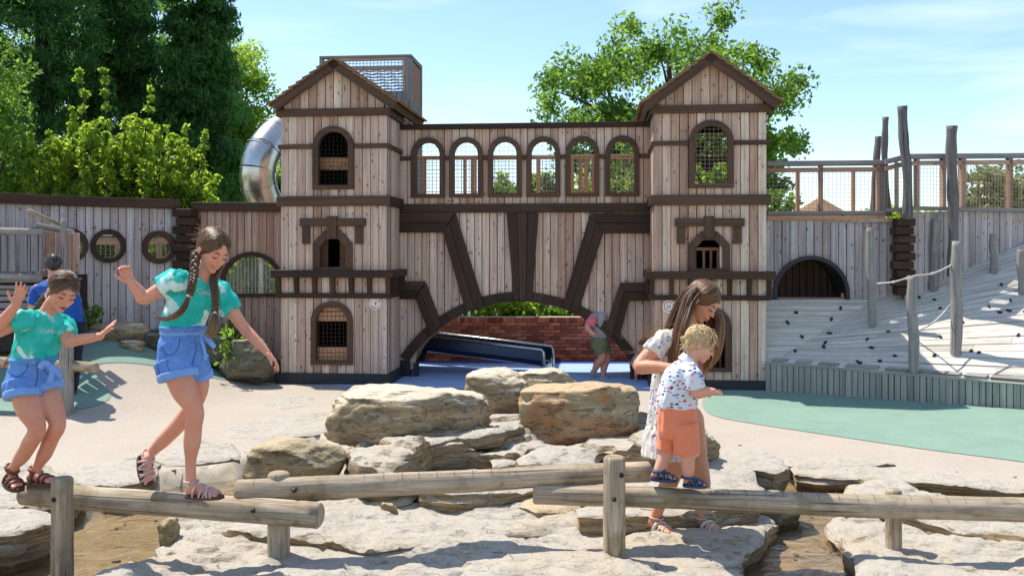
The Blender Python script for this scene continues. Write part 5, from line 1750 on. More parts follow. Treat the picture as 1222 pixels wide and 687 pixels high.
def sharedbox(sx, sy, sz, mat, name):
    mm = MB(); p_ = Plane((0, 0, 0), (1, 0, 0), (0, -1, 0)); prism(mm, p_, rectp(-sx / 2, -sz / 2, sx / 2, sz / 2), -sy / 2, sy / 2)
    o_ = mm.build(name, mat, None); me_ = o_.data; bpy.data.objects.remove(o_); return me_
bl, bh = .175, .056
bme = sharedbox(bl - .012, .06, bh - .011, M['brick'], 'brick')
cap = sharedbox(.062 - .01, .24, .105, M['brick'], 'capping_brick')
row = 0; z = bh / 2; cnt = 0; over = MB()
while z < bz - .11:
    x = bw0 - .9 + (bl / 2 if row % 2 else 0)
    while x < bw1 + 1.1:
        vis = 508 < CX + FPX * x / Yw < 768
        if vis and cnt < 292:
            o = bpy.data.objects.new('brick', bme); COL.objects.link(o); o.parent = BW
            o.location = (x - .4, -.03 + random.uniform(-.003, .003) + .03, z); cnt += 1
        else:
            prism(over, Plane((0, Yw, 0), (1, 0, 0), (0, -1, 0)), rectp(x - bl / 2 + .006, z - bh / 2 + .005, x + bl / 2 - .006, z + bh / 2 - .005), -.03, .03)
        x += bl
    z += bh; row += 1
if over.v: o = over.build('brick_mass', M['brick'], BW); o['kind'] = 'stuff'
x = bw0 - .9
while x < bw1 + 1.1:
    o = bpy.data.objects.new('capping_brick', cap); COL.objects.link(o); o.parent = BW; o.location = (x - .4, .1, bz - .055); x += .062
cen = [Vector((lerp(bw0 - 1, bw1 + 1, rs.random()), Yw + .5 + rs.uniform(-.12, .2), rs.uniform(.5, .92))) for _ in range(150)]
V, T = leaves(cen, [(.13, .13, .13)] * len(cen), 45, .075, seed=91, up=.9)
o = leaf_object('hedge', None, M['leaf_bright'], V, T, (.4, Yw + .5, 0)); tag(o, 'bright green hedge on top of the brick wall under the arch', 'hedge')
PF = thing('picket_fence', (.4, Yw + .9, 0), 'pale picket fence behind the hedge under the arch', 'fence')
pp = Plane((0, Yw + .9, 0), (1, 0, 0), (0, -1, 0))
for zz in (.86, 1.0): beam(PF, pp, rectp(bw0 - .5, zz, bw1 + .5, zz + .05), 0, .03, M['rail_grey'], 'rail')
x = bw0 - .4
while x < bw1 + .4:
    beam(PF, pp, rectp(x, .1, x + .07, 1.12), .031, .05, M['rail_grey'], 'picket', (0, 1)); x += .115
# steel chute slide under the arch
M['steel_dark'] = mat_plain('dark_blue_steel', (.04, .06, .12), .3, metal=.75, var=.1)
CS = thing('chute_slide', PX(580, 432, 13.5) * 1.0, 'open steel chute slide in front of the brick wall', 'slide')
A1, B1 = PX(505, 414, 13.9), PX(652, 432, 13.3)
A1.z -= .0
def half(t0, t1, nm):
    m = MB(); k = 12; sv = []
    d = (B1 - A1).normalized(); up = Vector((0, 0, 1)); sd = d.cross(up).normalized(); up2 = sd.cross(d)
    for t in np.linspace(t0, t1, 7):
        c = A1.lerp(B1, t)
        prof = [(-.23, .20), (-.25, .20), (-.25, .05), (-.2, -.02), (-.1, -.05), (0, -.06), (.1, -.05), (.2, -.02), (.25, .05), (.25, .20), (.23, .20), (.23, .05), (.18, .0), (0, -.035), (-.18, .0), (-.23, .05)]
        sv.append([c + sd * a + up2 * b for a, b in prof])
    vs = [v for r in sv for v in r]; n = len(sv[0]); fs = []
    for i in range(len(sv) - 1):
        for j in range(n): fs.append((i * n + j, i * n + (j + 1) % n, (i + 1) * n + (j + 1) % n, (i + 1) * n + j))
    fs.append(tuple(range(n - 1, -1, -1))); fs.append(tuple((len(sv) - 1) * n + j for j in range(n)))
    m.add(vs, fs); return m.build(nm, M['steel_dark'], CS)
half(-.25, .60, 'chute'); half(.602, 1.0, 'chute')
d = (B1 - A1).normalized(); sd = d.cross(Vector((0, 0, 1))).normalized()
for s in (-1, 1):
    m = MB(); tube(m, [A1 - d * .4 + sd * .245 * s + Vector((0, 0, .205)), B1 + sd * .245 * s + Vector((0, 0, .205)), B1 + d * .03 + sd * .245 * s + Vector((0, 0, .17)), B1 + d * .03 + sd * .245 * s + Vector((0, 0, -.12))], [.022] * 4, 10)
    m.build('side_rail', M['steel'], CS, smoothf=True)
m = MB(); tube(m, [Vector((B1.x - .05, B1.y, 0)), B1 + Vector((-.05, 0, -.03))], [.03, .03], 10); m.build('leg', M['steel'], CS)
# distant roof tip
m = MB(); hb = PX(978, 262, 26); n = 12
m.add([PX(978, 235, 26)] + [hb + Vector((cos(2 * pi * i / n) * 1.05, sin(2 * pi * i / n) * 1.05, -.0)) for i in range(n)], [(0, 1 + i, 1 + (i + 1) % n) for i in range(n)] + [tuple(range(n, 0, -1))])
hh = thing('play_hut', (hb.x, 26, 0), 'distant brown conical hut roof seen through the tunnel railing', 'hut')
m.build('roof', M['shingle'], hh)
m = MB(); tube(m, [Vector((hb.x, 26, 0)), hb], [.85, .85], 12); m.build('wall', M['plank_brown'], hh)

# loose pebbles and grit round the slabs
pm = MB(); rp = random.Random(3)
for i in range(420):
    x = rp.uniform(-3.4, 4.6); y = rp.uniform(4.6, 8.6)
    if y > y_edge(x) + .5: continue
    z = terrain(x, y) + .004
    r = rp.choice([.006, .009, .013, .02])
    a = rp.uniform(0, 3); A = V_ = Vector((cos(a), sin(a), 0)) * r * rp.uniform(1, 1.6); Bv = Vector((-sin(a), cos(a), 0)) * r
    ball(pm, Vector((x, y, z)), A, Bv, Vector((0, 0, r * .6)), 6, 4)
po = pm.build('pebbles', M['boulder_tan'], None, smoothf=True); po['kind'] = 'stuff'
# ================================================================== LOG BALANCE BEAM
BB = thing('balance_beam', PX(610, 600, 5.35), 'zigzag log balance beam on short posts crossing the whole foreground', 'balance beam')
BB.location.z = 0
def log(name, a, b, r0, r1, seed=0, n=26, mat='log', parent=None, wob=.06, sag=0.0, **kw):
    m = MB(); k = n
    d = (b - a).normalized()
    P = []; R = []
    for i in range(k + 1):
        t = i / k
        P.append(a.lerp(b, t) + Vector((0, noise.noise(Vector((t * 3, seed, 0))), noise.noise(Vector((t * 3, seed, 5)))) ) * r0 * .10 - Vector((0, 0, sag * sin(pi * t))))
        R.append(lerp(r0, r1, t))
    P = [a + d * 0.0] + P + [b]
    R = [R[0] - .012] + R + [R[-1] - .012]
    P[1] = P[1] + d * .012; P[-2] = P[-2] - d * .012
    tube(m, P, R, 28, wob=wob, seed=seed)
    o = m.build(name, M[mat], parent, smoothf=True, **kw)
    o.data.set_sharp_from_angle(angle=radians(50))
    return o
def pxlog(x0, y0, Y0_, x1, y1, Y1_, w0, w1, **kw):
    a, b = PX(x0, y0, Y0_), PX(x1, y1, Y1_)
    return log('log', a, b, w0 / 2 / FPX * Y0_, w1 / 2 / FPX * Y1_, parent=BB, **kw)
pxlog(27, 588.5, 5.45, 383, 614.5, 5.17, 27, 31, seed=1)
pxlog(281, 586.5, 5.30, 776, 562.5, 5.62, 29, 24, seed=2)
pxlog(636, 589.0, 5.50, 1380, 614, 5.35, 24, 30, seed=3, n=40)
def post(x, yt, yb, w, Y, seed):
    a, b = PX(x, yb, Y), PX(x, yt, Y)
    a.z = min(a.z, -.02) - .12
    return log('post', a, b, w / 2 / FPX * Y * 1.03, w / 2 / FPX * Y * .97, seed=seed, n=10, parent=BB, wob=.05)
p1 = post(74.5, 569, 668, 25, 5.22, 11)
p2 = post(332.5, 563, 680, 26, 5.36, 12)
p3 = post(733, 544, 650, 26.5, 5.30, 13)
p4 = post(1066.5, 583, 645, 19, 5.62, 14)
p5 = post(1330, 588, 660, 24, 5.5, 15)
def bolt(x, y, Y, par):
    c = PX(x, y, Y); m = MB()
    tube(m, [c + Vector((0, .03, 0)), c - Vector((0, .004, 0)), c - Vector((0, .010, 0))], [.0135, .0135, .009], 12)
    o = m.build('bolt', M['bolt'], par, smoothf=False)
for x, y, Y in ((64, 596, 5.16), (302, 609, 5.16), (351, 585, 5.22), (742, 567, 5.235), (733, 595.5, 5.235), (1074, 602.5, 5.375)):
    bolt(x, y, Y, BB)
# small balance beam behind the smaller girl
b2 = thing('balance_beam', PX(78, 470, 9.9), 'short distant log beam on a post behind the smaller girl', 'balance beam')
b2.location.z = 0
log('log', PX(-60, 428, 9.9), PX(116, 438.5, 9.7), .058, .055, seed=21, parent=b2, mat='log')
a = PX(79, 490, 9.7); a.z = -.1
log('post', a, PX(79, 408, 9.7), .075, .072, seed=22, parent=b2, mat='log_grey')

# ================================================================== TIMBER PLAY PLATFORM AT THE LEFT
PP = thing('play_platform', PX(40, 380, 10.7), 'rough log play platform with upright slab boards at far left', 'play platform')
PP.location.z = 0
Yp = 10.75
def plog(x0, y0, x1, y1, w, Y=Yp, Y2=None, nm='rail', mt='log_grey', s=0):
    return log(nm, PX(x0, y0, Y), PX(x1, y1, Y2 or Y), w / 2 / FPX * Y, w / 2 / FPX * Y * .95, seed=x0 * .37 + s, parent=PP, mat=mt, n=14)
plog(-90, 273, 52, 276.5, 8)
plog(-90, 325, 50, 331.5, 8)
plog(-90, 341, 50, 343, 5)
plog(40, 268, 88, 278, 7, Yp, Yp + .5)
plog(33, 251, 73, 268.5, 5, Yp - .05, Yp + .3, mt='steel' if False else 'log')
plog(44, 326, 75, 322, 7, Yp, Yp + .4)
for x, yt, yb, w in ((37, 250, 275, 8), (76, 262, 420, 7), (-70, 262, 420, 9)):
    plog(x, yb, x, yt, w, Yp + (.15 if x > 60 else .02), nm='post')
pq_ = Plane(PX(0, 300, Yp), (1, 0, 0), (0, -1, 0)); pq_.O.z = 0
for i, (x0, x1) in enumerate([(-60, -50), (-47, -36), (-33, -22), (-19, -9), (-7, 1), (2, 9), (11, 19), (24, 33), (33.5, 36.5), (37.5, 46), (47, 51)]):
    beam(PP, pq_, [pq_.px(x0, 324), pq_.px(x1, 324), pq_.px(x1 - .5, 279 + i % 3), pq_.px(x0 + .5, 279 + (i + 1) % 3)], -.02 - .006 * (i % 2), .015, M['rail_grey'], 'slab_board', (0, 1))
ps = Plane(PX(52, 300, Yp), (.35, .94, 0), (.94, -.35, 0)); ps.O.z = 0
for i in range(4):
    beam(PP, ps, rectp(.03 + i * .13, pq_.px(30, 325)[1], .14 + i * .13, pq_.px(30, 277)[1]), -.02, .01, M['plank_brown'], 'slab_board', (0, 1))
plog(71, 288, 71, 420, 12, Yp + .5, nm='post')
for i, (y0, y1) in enumerate([(346, 352), (353.5, 359), (361, 368), (370, 378), (380, 388)]):
    beam(PP, pq_, [pq_.px(-90, y1), pq_.px(45, y1), pq_.px(45, y0), pq_.px(-90, y0)], -.03, .02 + .01 * (i % 2), M['rail_grey'], 'board', (1, 0))
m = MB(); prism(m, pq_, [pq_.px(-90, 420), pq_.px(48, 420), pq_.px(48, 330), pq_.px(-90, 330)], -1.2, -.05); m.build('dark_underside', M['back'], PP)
m = MB(); z0 = pq_.px(30, 337)[1]
prism(m, pq_, rectp(pq_.px(-90, 330)[0], z0, pq_.px(50, 330)[0], z0 + .03), -1.0, .0, (1, 0)); m.build('deck', M['rail_grey'], PP)

# shallow anti-slip cuts across the tops of the logs
gm_ = MB()
def cuts(x0, y0, Y0_, x1, y1, Y1_, w0, w1, n0, n1):
    a, b = PX(x0, y0, Y0_), PX(x1, y1, Y1_); d = (b - a).normalized(); L = (b - a).length
    sd = d.cross(Vector((0, 0, 1))).normalized(); up = sd.cross(d)
    k = 0
    for i in range(n0, n1):
        t = (i * .105 + random.uniform(-.008, .008)) / L
        if t > .98: break
        r = lerp(w0 / 2 / FPX * Y0_, w1 / 2 / FPX * Y1_, t)
        c = a.lerp(b, t)
        P = [c + (sd * cos(q) + up * sin(q)) * (r * 1.012) for q in np.linspace(radians(38), radians(142), 9)]
        tube(gm_, P, [.0013] * 9, 4)
cuts(281, 586.5, 5.30, 776, 562.5, 5.62, 29, 24, 1, 40)
cuts(636, 589.0, 5.50, 1380, 614, 5.35, 24, 30, 5, 60)
o = gm_.build('grip_cuts', M['log_dark'], BB); o['kind'] = 'stuff'
# ================================================================== PEOPLE
def mat_skin(name, c, red):
    t = NT(name, .48, .35)
    ob = t.coord('Object')
    n = t.noise(ob, 9, 4)
    t.col(t.mix(t.range(n, .35, .7), c, red))
    t.b.inputs['Subsurface Weight'].default_value = .12
    t.b.inputs['Subsurface Radius'].default_value = (1.0, .35, .2)
    t.b.inputs['Subsurface Scale'].default_value = .012
    t.bump(t.noise(ob, 130, 3), .08, .002)
    return t.m
M['skin'] = mat_skin('fair_skin', (.68, .33, .22), (.66, .26, .17))
M['skin_tan'] = mat_skin('tan_skin', (.60, .285, .17), (.54, .22, .125))
M['skin_pale'] = mat_skin('pale_skin', (.68, .38, .27), (.66, .30, .21))
def mat_hair(name, c1, c2, c3):
    t = NT(name, .42, .35)
    at = t.n('Attribute'); at.attribute_name = 'tone'
    ob = t.coord('Object', (1, 1, .35))
    n = t.noise(ob, 110, 3, .6)
    c = t.mix(t.range(n, .3, .7), c1, c2)
    c = t.mix(t.range(at.outputs['Fac'], .55, 1.0), c, c3)
    t.col(c); t.bump(n, .5, .004)
    return t.m
M['hair_brown'] = mat_hair('brown_hair', (.035, .017, .009), (.15, .08, .042), (.42, .25, .12))
M['hair_long'] = mat_hair('long_brown_hair', (.035, .015, .007), (.14, .062, .027), (.42, .21, .085))
M['hair_blond'] = mat_hair('blond_hair', (.38, .25, .12), (.60, .43, .22), (.74, .57, .35))
M['hair_black'] = mat_hair('dark_hair', (.012, .01, .009), (.05, .045, .04), (.12, .11, .10))
def mat_cloth(name, c, rough=.85, var=.12, weave=300, bump=.15):
    t = NT(name, rough, .15)
    ob = t.coord('Object')
    n = t.noise(ob, 7, 5)
    t.col(t.mix(1.0, c, t.range(n, .3, .7, 1 - var, 1 + var), 'MULTIPLY'))
    t.bump(t.noise(ob, weave, 2), bump, .002)
    t.b.inputs['Sheen Weight'].default_value = .15
    return t.m
def mat_tiedye():
    t = NT('tie_dye_cotton', .85, .15)
    ob = t.coord('Object')
    n = t.noise(ob, 9, 2, .4, .5)
    c = t.mix(t.range(t.noise(ob, 13, 4, .6), .35, .65), (.02, .46, .39), (.06, .60, .51))
    c = t.mix(t.range(n, .56, .61), c, (.66, .84, .80))
    t.col(c); t.bump(t.noise(ob, 350, 2), .12, .002)
    return t.m
M['tiedye'] = mat_tiedye()
def mat_denim():
    t = NT('blue_denim', .85, .15)
    ob = t.coord('Object')
    n = t.noise(ob, 14, 5, .6)
    c = t.mix(t.range(n, .3, .7), (.05, .165, .52), (.13, .31, .73))
    c = t.mix(t.range(t.noise(ob, 260, 2, .7), .4, .7, 0, .45), c, (.35, .48, .72))
    t.col(c); t.bump(t.noise(ob, 300, 2), .3, .002)
    return t.m
M['denim'] = mat_denim()
M['stitch'] = mat_cloth('dark_seam', (.035, .08, .26))  # darker blue for seam and pocket lines
M['denim_cuff'] = mat_cloth('pale_denim', (.20, .37, .74))
def mat_floral():
    t = NT('floral_cotton', .85, .15)
    ob = t.coord('Object')
    base = (.66, .61, .545)
    v = t.n('TexVoronoi'); v.inputs['Scale'].default_value = 42
    t.l(ob, v.inputs['Vector'])
    st = t.n('Mapping'); st.inputs['Scale'].default_value = (10, 10, 3.4); t.l(ob, st.inputs[0])
    reg = t.range(t.noise(st.outputs[0], 1.0, 2, .5), .43, .48)
    reg2 = t.range(t.noise(st.outputs[0], 1.3, 2, .5), .36, .41, 1, 0)
    dot = t.range(v.outputs[0], .34, .44, 1, 0)
    pick = t.n('SeparateColor'); t.l(v.outputs[1], pick.inputs[0])
    fc = t.mix(t.range(pick.outputs[0], .45, .55), (.17, .12, .46), (.34, .28, .62))
    fc = t.mix(t.math('GREATER_THAN', pick.outputs[1], .78), fc, (.18, .28, .12))
    c = t.mix(t.math('MULTIPLY', t.math('MULTIPLY', dot, reg), .9), base, fc)
    v2 = t.n('TexVoronoi'); v2.inputs['Scale'].default_value = 55
    mp = t.n('Mapping'); mp.inputs['Scale'].default_value = (1, 1, .5); t.l(ob, mp.inputs[0]); t.l(mp.outputs[0], v2.inputs['Vector'])
    d2 = t.range(v2.outputs[0], .18, .26, 1, 0)
    c = t.mix(t.math('MULTIPLY', t.math('MULTIPLY', d2, reg2), .7), c, (.16, .24, .12))
    t.col(c); t.bump(t.noise(ob, 300, 2), .12, .002)
    return t.m
M['floral'] = mat_floral()
def mat_print():
    t = NT('printed_white_cotton', .85, .15)
    ob = t.coord('Object', (1, 1, 1.9))
    v = t.n('TexVoronoi'); v.inputs['Scale'].default_value = 30; v.inputs['Randomness'].default_value = .75
    dn = t.n('TexNoise'); dn.inputs['Scale'].default_value = 60; t.l(ob, dn.inputs['Vector'])
    t.l(t.mix(.02, ob, dn.outputs[1]), v.inputs['Vector'])
    dot = t.range(v.outputs[0], .31, .38, 1, 0)
    p = t.n('SeparateColor'); t.l(v.outputs[1], p.inputs[0])
    c = t.mix(t.math('GREATER_THAN', p.outputs[0], .42), (.06, .07, .20), (.28, .05, .09))
    c = t.mix(t.math('GREATER_THAN', p.outputs[0], .68), c, (.80, .16, .20))
    c = t.mix(t.math('GREATER_THAN', p.outputs[0], .85), c, (.25, .27, .52))
    c = t.mix(t.math('MULTIPLY', dot, t.math('GREATER_THAN', p.outputs[1], .12)), (.68, .72, .78), c)
    t.col(c); t.bump(t.noise(ob, 300, 2), .12, .002)
    return t.m
M['print'] = mat_print()
M['coral'] = mat_cloth('coral_cotton', (.80, .245, .13), var=.06)
M['blue_tee'] = mat_cloth('blue_cotton', (.015, .085, .36))
M['navy'] = mat_cloth('navy_trousers', (.014, .017, .032))
M['grey_tee'] = mat_cloth('grey_cotton', (.36, .34, .35))
M['pink'] = mat_cloth('pink_cotton', (.75, .18, .22))
M['khaki'] = mat_cloth('khaki_cotton', (.17, .19, .09))
M['white_trim'] = mat_cloth('white_trim', (.72, .72, .74))
M['sandal_pink'] = mat_plain('rose_leather', (.55, .36, .33), .4)
M['sandal_brown'] = mat_plain('brown_leather', (.15, .045, .025), .4)
M['sandal_sole'] = mat_plain('dark_sole', (.07, .035, .025), .6)
M['sandal_navy'] = mat_plain('navy_sandal', (.02, .05, .12), .5)
M['sandal_white'] = mat_plain('beaded_pale_strap', (.52, .45, .40), .35, var=.3, sc=200)
M['shoe_grey'] = mat_plain('grey_shoe', (.30, .30, .29), .7)
M['lip'] = mat_plain('lips', (.50, .17, .15), .4, var=.05)
M['nail'] = mat_plain('red_nail', (.62, .09, .10), .3, var=.02)
M['teeth'] = mat_plain('teeth', (.75, .70, .64), .3, var=.02)
M['lash'] = mat_plain('lashes', (.018, .012, .01), .6, var=.0)
M['hair_tie'] = mat_plain('pale_hair_tie', (.62, .60, .62), .7)

KS, KF = .88, .93
class Fig:
    def __init__(s, Y, label, base, group=None, face_dir=0.0):
        s.Y = Y
        s.root = thing('person', base, label, 'person', group)
        s.m = MB()
    def J(s, x, y, dy=0.0): return PX(x, y, s.Y + dy)
    def R(s, r): return r / FPX * s.Y
def limb(m, P, R, n=18, ends=True):
    tube(m, P, R, n)
    if ends:
        for p, r in ((P[0], R[0]), (P[-1], R[-1])):
            ball(m, p, Vector((r, 0, 0)), Vector((0, r, 0)), Vector((0, 0, r)), 12, 8)
def limb_s(m, P, R, k=5, **kw):
    """limb with smoothly interpolated path and radii"""
    Q = catmull(P, k)
    RR = []
    for i in range(len(P) - 1):
        for j in range(k): 
            t = smooth(j / k); RR.append(lerp(R[i], R[i + 1], t))
    RR.append(R[-1])
    limb(m, Q, RR, **kw)
def frame(fwd, up):
    f = fwd.normalized(); l = up.cross(f).normalized(); u = f.cross(l).normalized()
    return f, l, u
def head(fig, c, fwd, up, s, skin, smile=0.0, mouth_open=False, child=0, hairmat=None, eyes=True):
    f, l, u = frame(fwd, up)
    W = lambda x, y, z: c + (f * x + l * y + u * z) * s
    def E(x, y, z, a, b, cc): ball(fig.m, W(x, y, z), f * a * s, l * b * s, u * cc * s, 20, 14)
    E(-.05, 0, .12, .43, .345, .375)
    E(.10, 0, -.10, .285, .275, .36)
    E(.10, 0, -.29, .235, .205, .17)
    E(.265, 0, -.405, .085, .095, .07)
    E(.33, 0, .10, .055, .19, .07)
    for k in (-1, 1):
        E(.215, .145 * k, -.13, .13, .115, .125)
        E(.315, .13 * k, .0, .058, .068, .042)
        E(-.03, .345 * k, -.03, .075, .028, .105)
        E(.01, .35 * k, -.10, .035, .026, .04)
        E(.395, .036 * k, -.135, .035, .028, .028)
    limb(fig.m, [W(.36, 0, .03), W(.40, 0, -.06), W(.445, 0, -.125)], [.028 * s, .032 * s, .036 * s], 12)
    E(.36, 0, -.235, .05, .10, .05)
    E(.35, 0, -.30, .05, .085, .04)
    fig.W = W; fig.hs = s; fig.hf, fig.hl, fig.hu = f, l, u
    def part(nm, P, R, mat, n=8, flat=None):
        m = MB(); tube(m, P, R, n); m.build(nm, M[mat], fig.root, smoothf=True)
    if not eyes: return
    for k in (-1, 1):
        part('eyelashes', [W(.352, k * .065, -.012), W(.376, k * .10, -.032), W(.377, k * .14, -.037), W(.362, k * .175, -.028), W(.335, k * .205, -.008)], [.004 * s, .009 * s, .011 * s, .011 * s, .006 * s], 'lash')
        part('eyebrow', [W(.385, k * .06, .075), W(.388, k * .10, .10), W(.368, k * .16, .112), W(.325, k * .215, .085)], [.008 * s, .014 * s, .012 * s, .004 * s], hairmat or 'lash')
    sm = smile
    if mouth_open:
        part('mouth', [W(.385, -.06, -.268), W(.398, 0, -.275), W(.385, .06, -.268)], [.012 * s, .032 * s, .012 * s], 'lash', 12)
        part('teeth', [W(.395, -.045, -.256), W(.408, 0, -.26), W(.395, .045, -.256)], [.008 * s, .012 * s, .008 * s], 'teeth', 8)
    elif smile > .5:
        part('teeth', [W(.385, -.065, -.258), W(.408, 0, -.268), W(.385, .065, -.258)], [.008 * s, .015 * s, .008 * s], 'teeth', 8)
    dz = .03 if mouth_open else (.014 if smile > .5 else .004)
    part('upper_lip', [W(.350, -.10 - .015 * sm, -.262 + .028 * sm), W(.392, -.05, -.250), W(.408, 0, -.247 - .004), W(.392, .05, -.250), W(.350, .10 + .015 * sm, -.262 + .028 * sm)], [.005 * s, .014 * s, .016 * s, .014 * s, .005 * s], 'lip', 10)
    part('lower_lip', [W(.350, -.095 - .015 * sm, -.266 + .026 * sm), W(.385, -.05, -.276 - dz), W(.398, 0, -.283 - dz), W(.385, .05, -.276 - dz), W(.350, .095 + .015 * sm, -.266 + .026 * sm)], [.005 * s, .016 * s, .019 * s, .016 * s, .005 * s], 'lip', 10)
def hand(fig, wrist, D, N, L, curl=(20, 20, 20, 20), thumb=1, spread=.06, nails=True, thumb_out=.8, knuckle=None):
    """D: direction of the hand, N: where the palm faces, thumb: side of the thumb along D x N"""
    D = D.normalized(); N = (N - D * N.dot(D)).normalized(); T = D.cross(N) * thumb
    m = fig.m
    rp = .068 * L
    offs = [.165, .055, -.055, -.155]
    ln = [.92, 1.0, .94, .76]
    for k in range(4):
        b = wrist + T * offs[k] * L * .62 + D * .04 * L
        e = wrist + D * (.5 - abs(k - 1) * .015) * L + T * offs[k] * L
        limb(m, [wrist + T * offs[k] * L * .3, b, e], [rp * 1.05, rp * 1.12, rp * .98], 10)
        a = radians(curl[k]); d = (D + T * spread * (1.5 - k)).normalized()
        p = e; pts = [p]; 
        ax = d.cross(N).normalized()
        for q, sl in enumerate((.225, .155, .12)):
            d = Matrix.Rotation(a * (.8 if q == 0 else 1.0), 3, ax) @ d
            p = p + d * sl * L * ln[k]; pts.append(p)
        rr = [.058 * L, .052 * L, .047 * L, .038 * L]
        if k == 3: rr = [x * .88 for x in rr]
        limb(m, pts, rr, 10)
        if nails:
            nm = MB(); nn = -(ax.cross(d)).normalized() if False else (d.cross(ax)).normalized() * -1
            nn = (-N - d * (-N).dot(d)); nn = nn.normalized() if nn.length > .01 else -N
            ball(nm, pts[-1] + nn * .03 * L - d * .0 * L, d * .036 * L, d.cross(nn).normalized() * .026 * L, nn * .014 * L, 8, 6)
            nm.build('fingernail', M['nail'], fig.root, smoothf=True)
    b = wrist + D * .10 * L + T * .13 * L + N * .03 * L
    d = (D * .75 + T * thumb_out + N * .25).normalized(); pts = [b]; p = b
    ax = d.cross(D.lerp(N, .3)).normalized()
    for sl in (.2, .165, .13):
        p = p + d * sl * L; pts.append(p)
        d = Matrix.Rotation(radians(13), 3, ax) @ d
    limb(m, pts, [.085 * L, .068 * L, .058 * L, .046 * L], 10)
    limb(m, [wrist - D * .1 * L, wrist + D * .2 * L], [.13 * L, .12 * L], 12)
def foot(fig, ankle, heel, toe, up, w, skin=True):
    """bare foot; heel and toe on the sole line"""
    m = fig.m
    d = (toe - heel); L = d.length; d.normalize(); u = (up - d * up.dot(d)).normalized(); s = d.cross(u).normalized()
    rings = []
    for t, ww, hh in ((0.0, .45, .10), (.04, .62, .19), (.15, .75, .26), (.32, .72, .27), (.5, .80, .21), (.68, 1.0, .15), (.80, .98, .11), (.86, .85, .08)):
        rings.append((heel + d * t * L + u * (hh * L * .5 + .012 * L), s * ww * w / 2, u * hh * L * .55))
    loft(m, rings, 16)
    for k in range(5):
        c = heel + d * L * (.93 - .035 * k - (.0 if k else -.01)) + s * w * (.38 - .19 * k) * (fig.footside if hasattr(fig, 'footside') else 1) + u * .05 * L
        r = w * (.155 if k == 0 else .105)
        limb(m, [c - d * .1 * L, c], [r, r * .9], 8)
    limb(m, [heel + d * .2 * L + u * .18 * L, ankle], [w * .40, w * .36], 14)
    return d, u, s, L
def sandal(fig, heel, toe, up, w, mat, solemat, straps, sole_t=.014, label=None):
    d = (toe - heel); L = d.length; d.normalize(); u = (up - d * up.dot(d)).normalized(); s = d.cross(u).normalized()
    m = MB(); n = 22; pts = []
    for i in range(n):
        a = 2 * pi * i / n
        t = .5 - .5 * cos(a); 
        ww = w * (.50 + .12 * smooth(t * 1.6)) * (abs(sin(a)) ** .55) * (1 if sin(a) > 0 else -1)
        pts.append(heel + d * L * (t * 1.06 - .03) + s * ww)
    top = [p + u * .002 for p in pts]; bot = [p - u * sole_t for p in pts]
    m.add(top + bot, [tuple(range(n)), tuple(range(2 * n - 1, n - 1, -1))] + [(i, i + n, (i + 1) % n + n, (i + 1) % n) for i in range(n)])
    so = m.build('sandal', M[solemat], fig.root)
    for (t0, t1, h, r) in straps:
        # strap over the foot from side to side: t0 on the right side, t1 on the left
        P = []
        for k in range(13):
            a = pi * k / 12
            t = lerp(t0, t1, k / 12)
            ww = w * (.44 + .08 * smooth(t * 1.6)) * 1.08
            P.append(heel + d * L * t + s * cos(a) * ww + u * (sin(a) ** .8 * h * L))
        mm = MB(); tube(mm, P, [r] * 13, 8, ell=None); mm.build('strap', M[mat], so, smoothf=True)
    return so
def ankle_strap(fig, so, c, axis, r0, r, mat, tilt=0):
    x, y, _ = basis(axis)
    P = [c + x * cos(a) * r0 + y * sin(a) * r0 for a in np.linspace(0, 2 * pi, 19)]
    m = MB(); tube(m, P, [r] * 19, 8, caps=False); m.build('ankle_strap', M[mat], so, smoothf=True)

# ---- hair tools
def lock(m, P, W, n, r, seed=1, flat=.6, k=5, tone0=.2, tone1=.8, twist=0.0, taper=.35, wave=0.0, flyaway=0):
    Q = catmull(P, k); N = len(Q); rs = random.Random(seed)
    Ws = []
    for i in range(len(P) - 1):
        for j in range(k): Ws.append(lerp(W[i], W[i + 1], j / k))
    Ws.append(W[-1])
    x0 = None; fr = []
    for i in range(N):
        d = (Q[min(i + 1, N - 1)] - Q[max(i - 1, 0)]).normalized()
        if x0 is None: x0 = basis(d)[0]
        x0 = (x0 - d * x0.dot(d)).normalized(); fr.append((x0.copy(), d.cross(x0)))
    for q in range(n):
        a, rad = rs.uniform(0, 2 * pi), sqrt(rs.random())
        end = rs.uniform(.78, 1.0); nn = max(4, int(N * end))
        ph, amp = rs.uniform(0, 6), rs.uniform(.3, 1) * wave
        tr = rs.uniform(-.12, .12)
        pts, rr, tn = [], [], []
        for i in range(nn):
            t = i / (N - 1); aa = a + twist * t
            off = fr[i][0] * cos(aa) * rad * Ws[i] + fr[i][1] * sin(aa) * rad * Ws[i] * flat
            off += fr[i][0] * sin(t * 9 + ph) * amp
            pts.append(Q[i] + off)
            e = i / (nn - 1)
            rr.append(r * (1 if e < 1 - taper else max(.15, (1 - e) / taper)))
            tn.append(max(0, min(1, lerp(tone0, tone1, t) + tr)))
        tube(m, pts, rr, 4, caps=False, tone=tn)
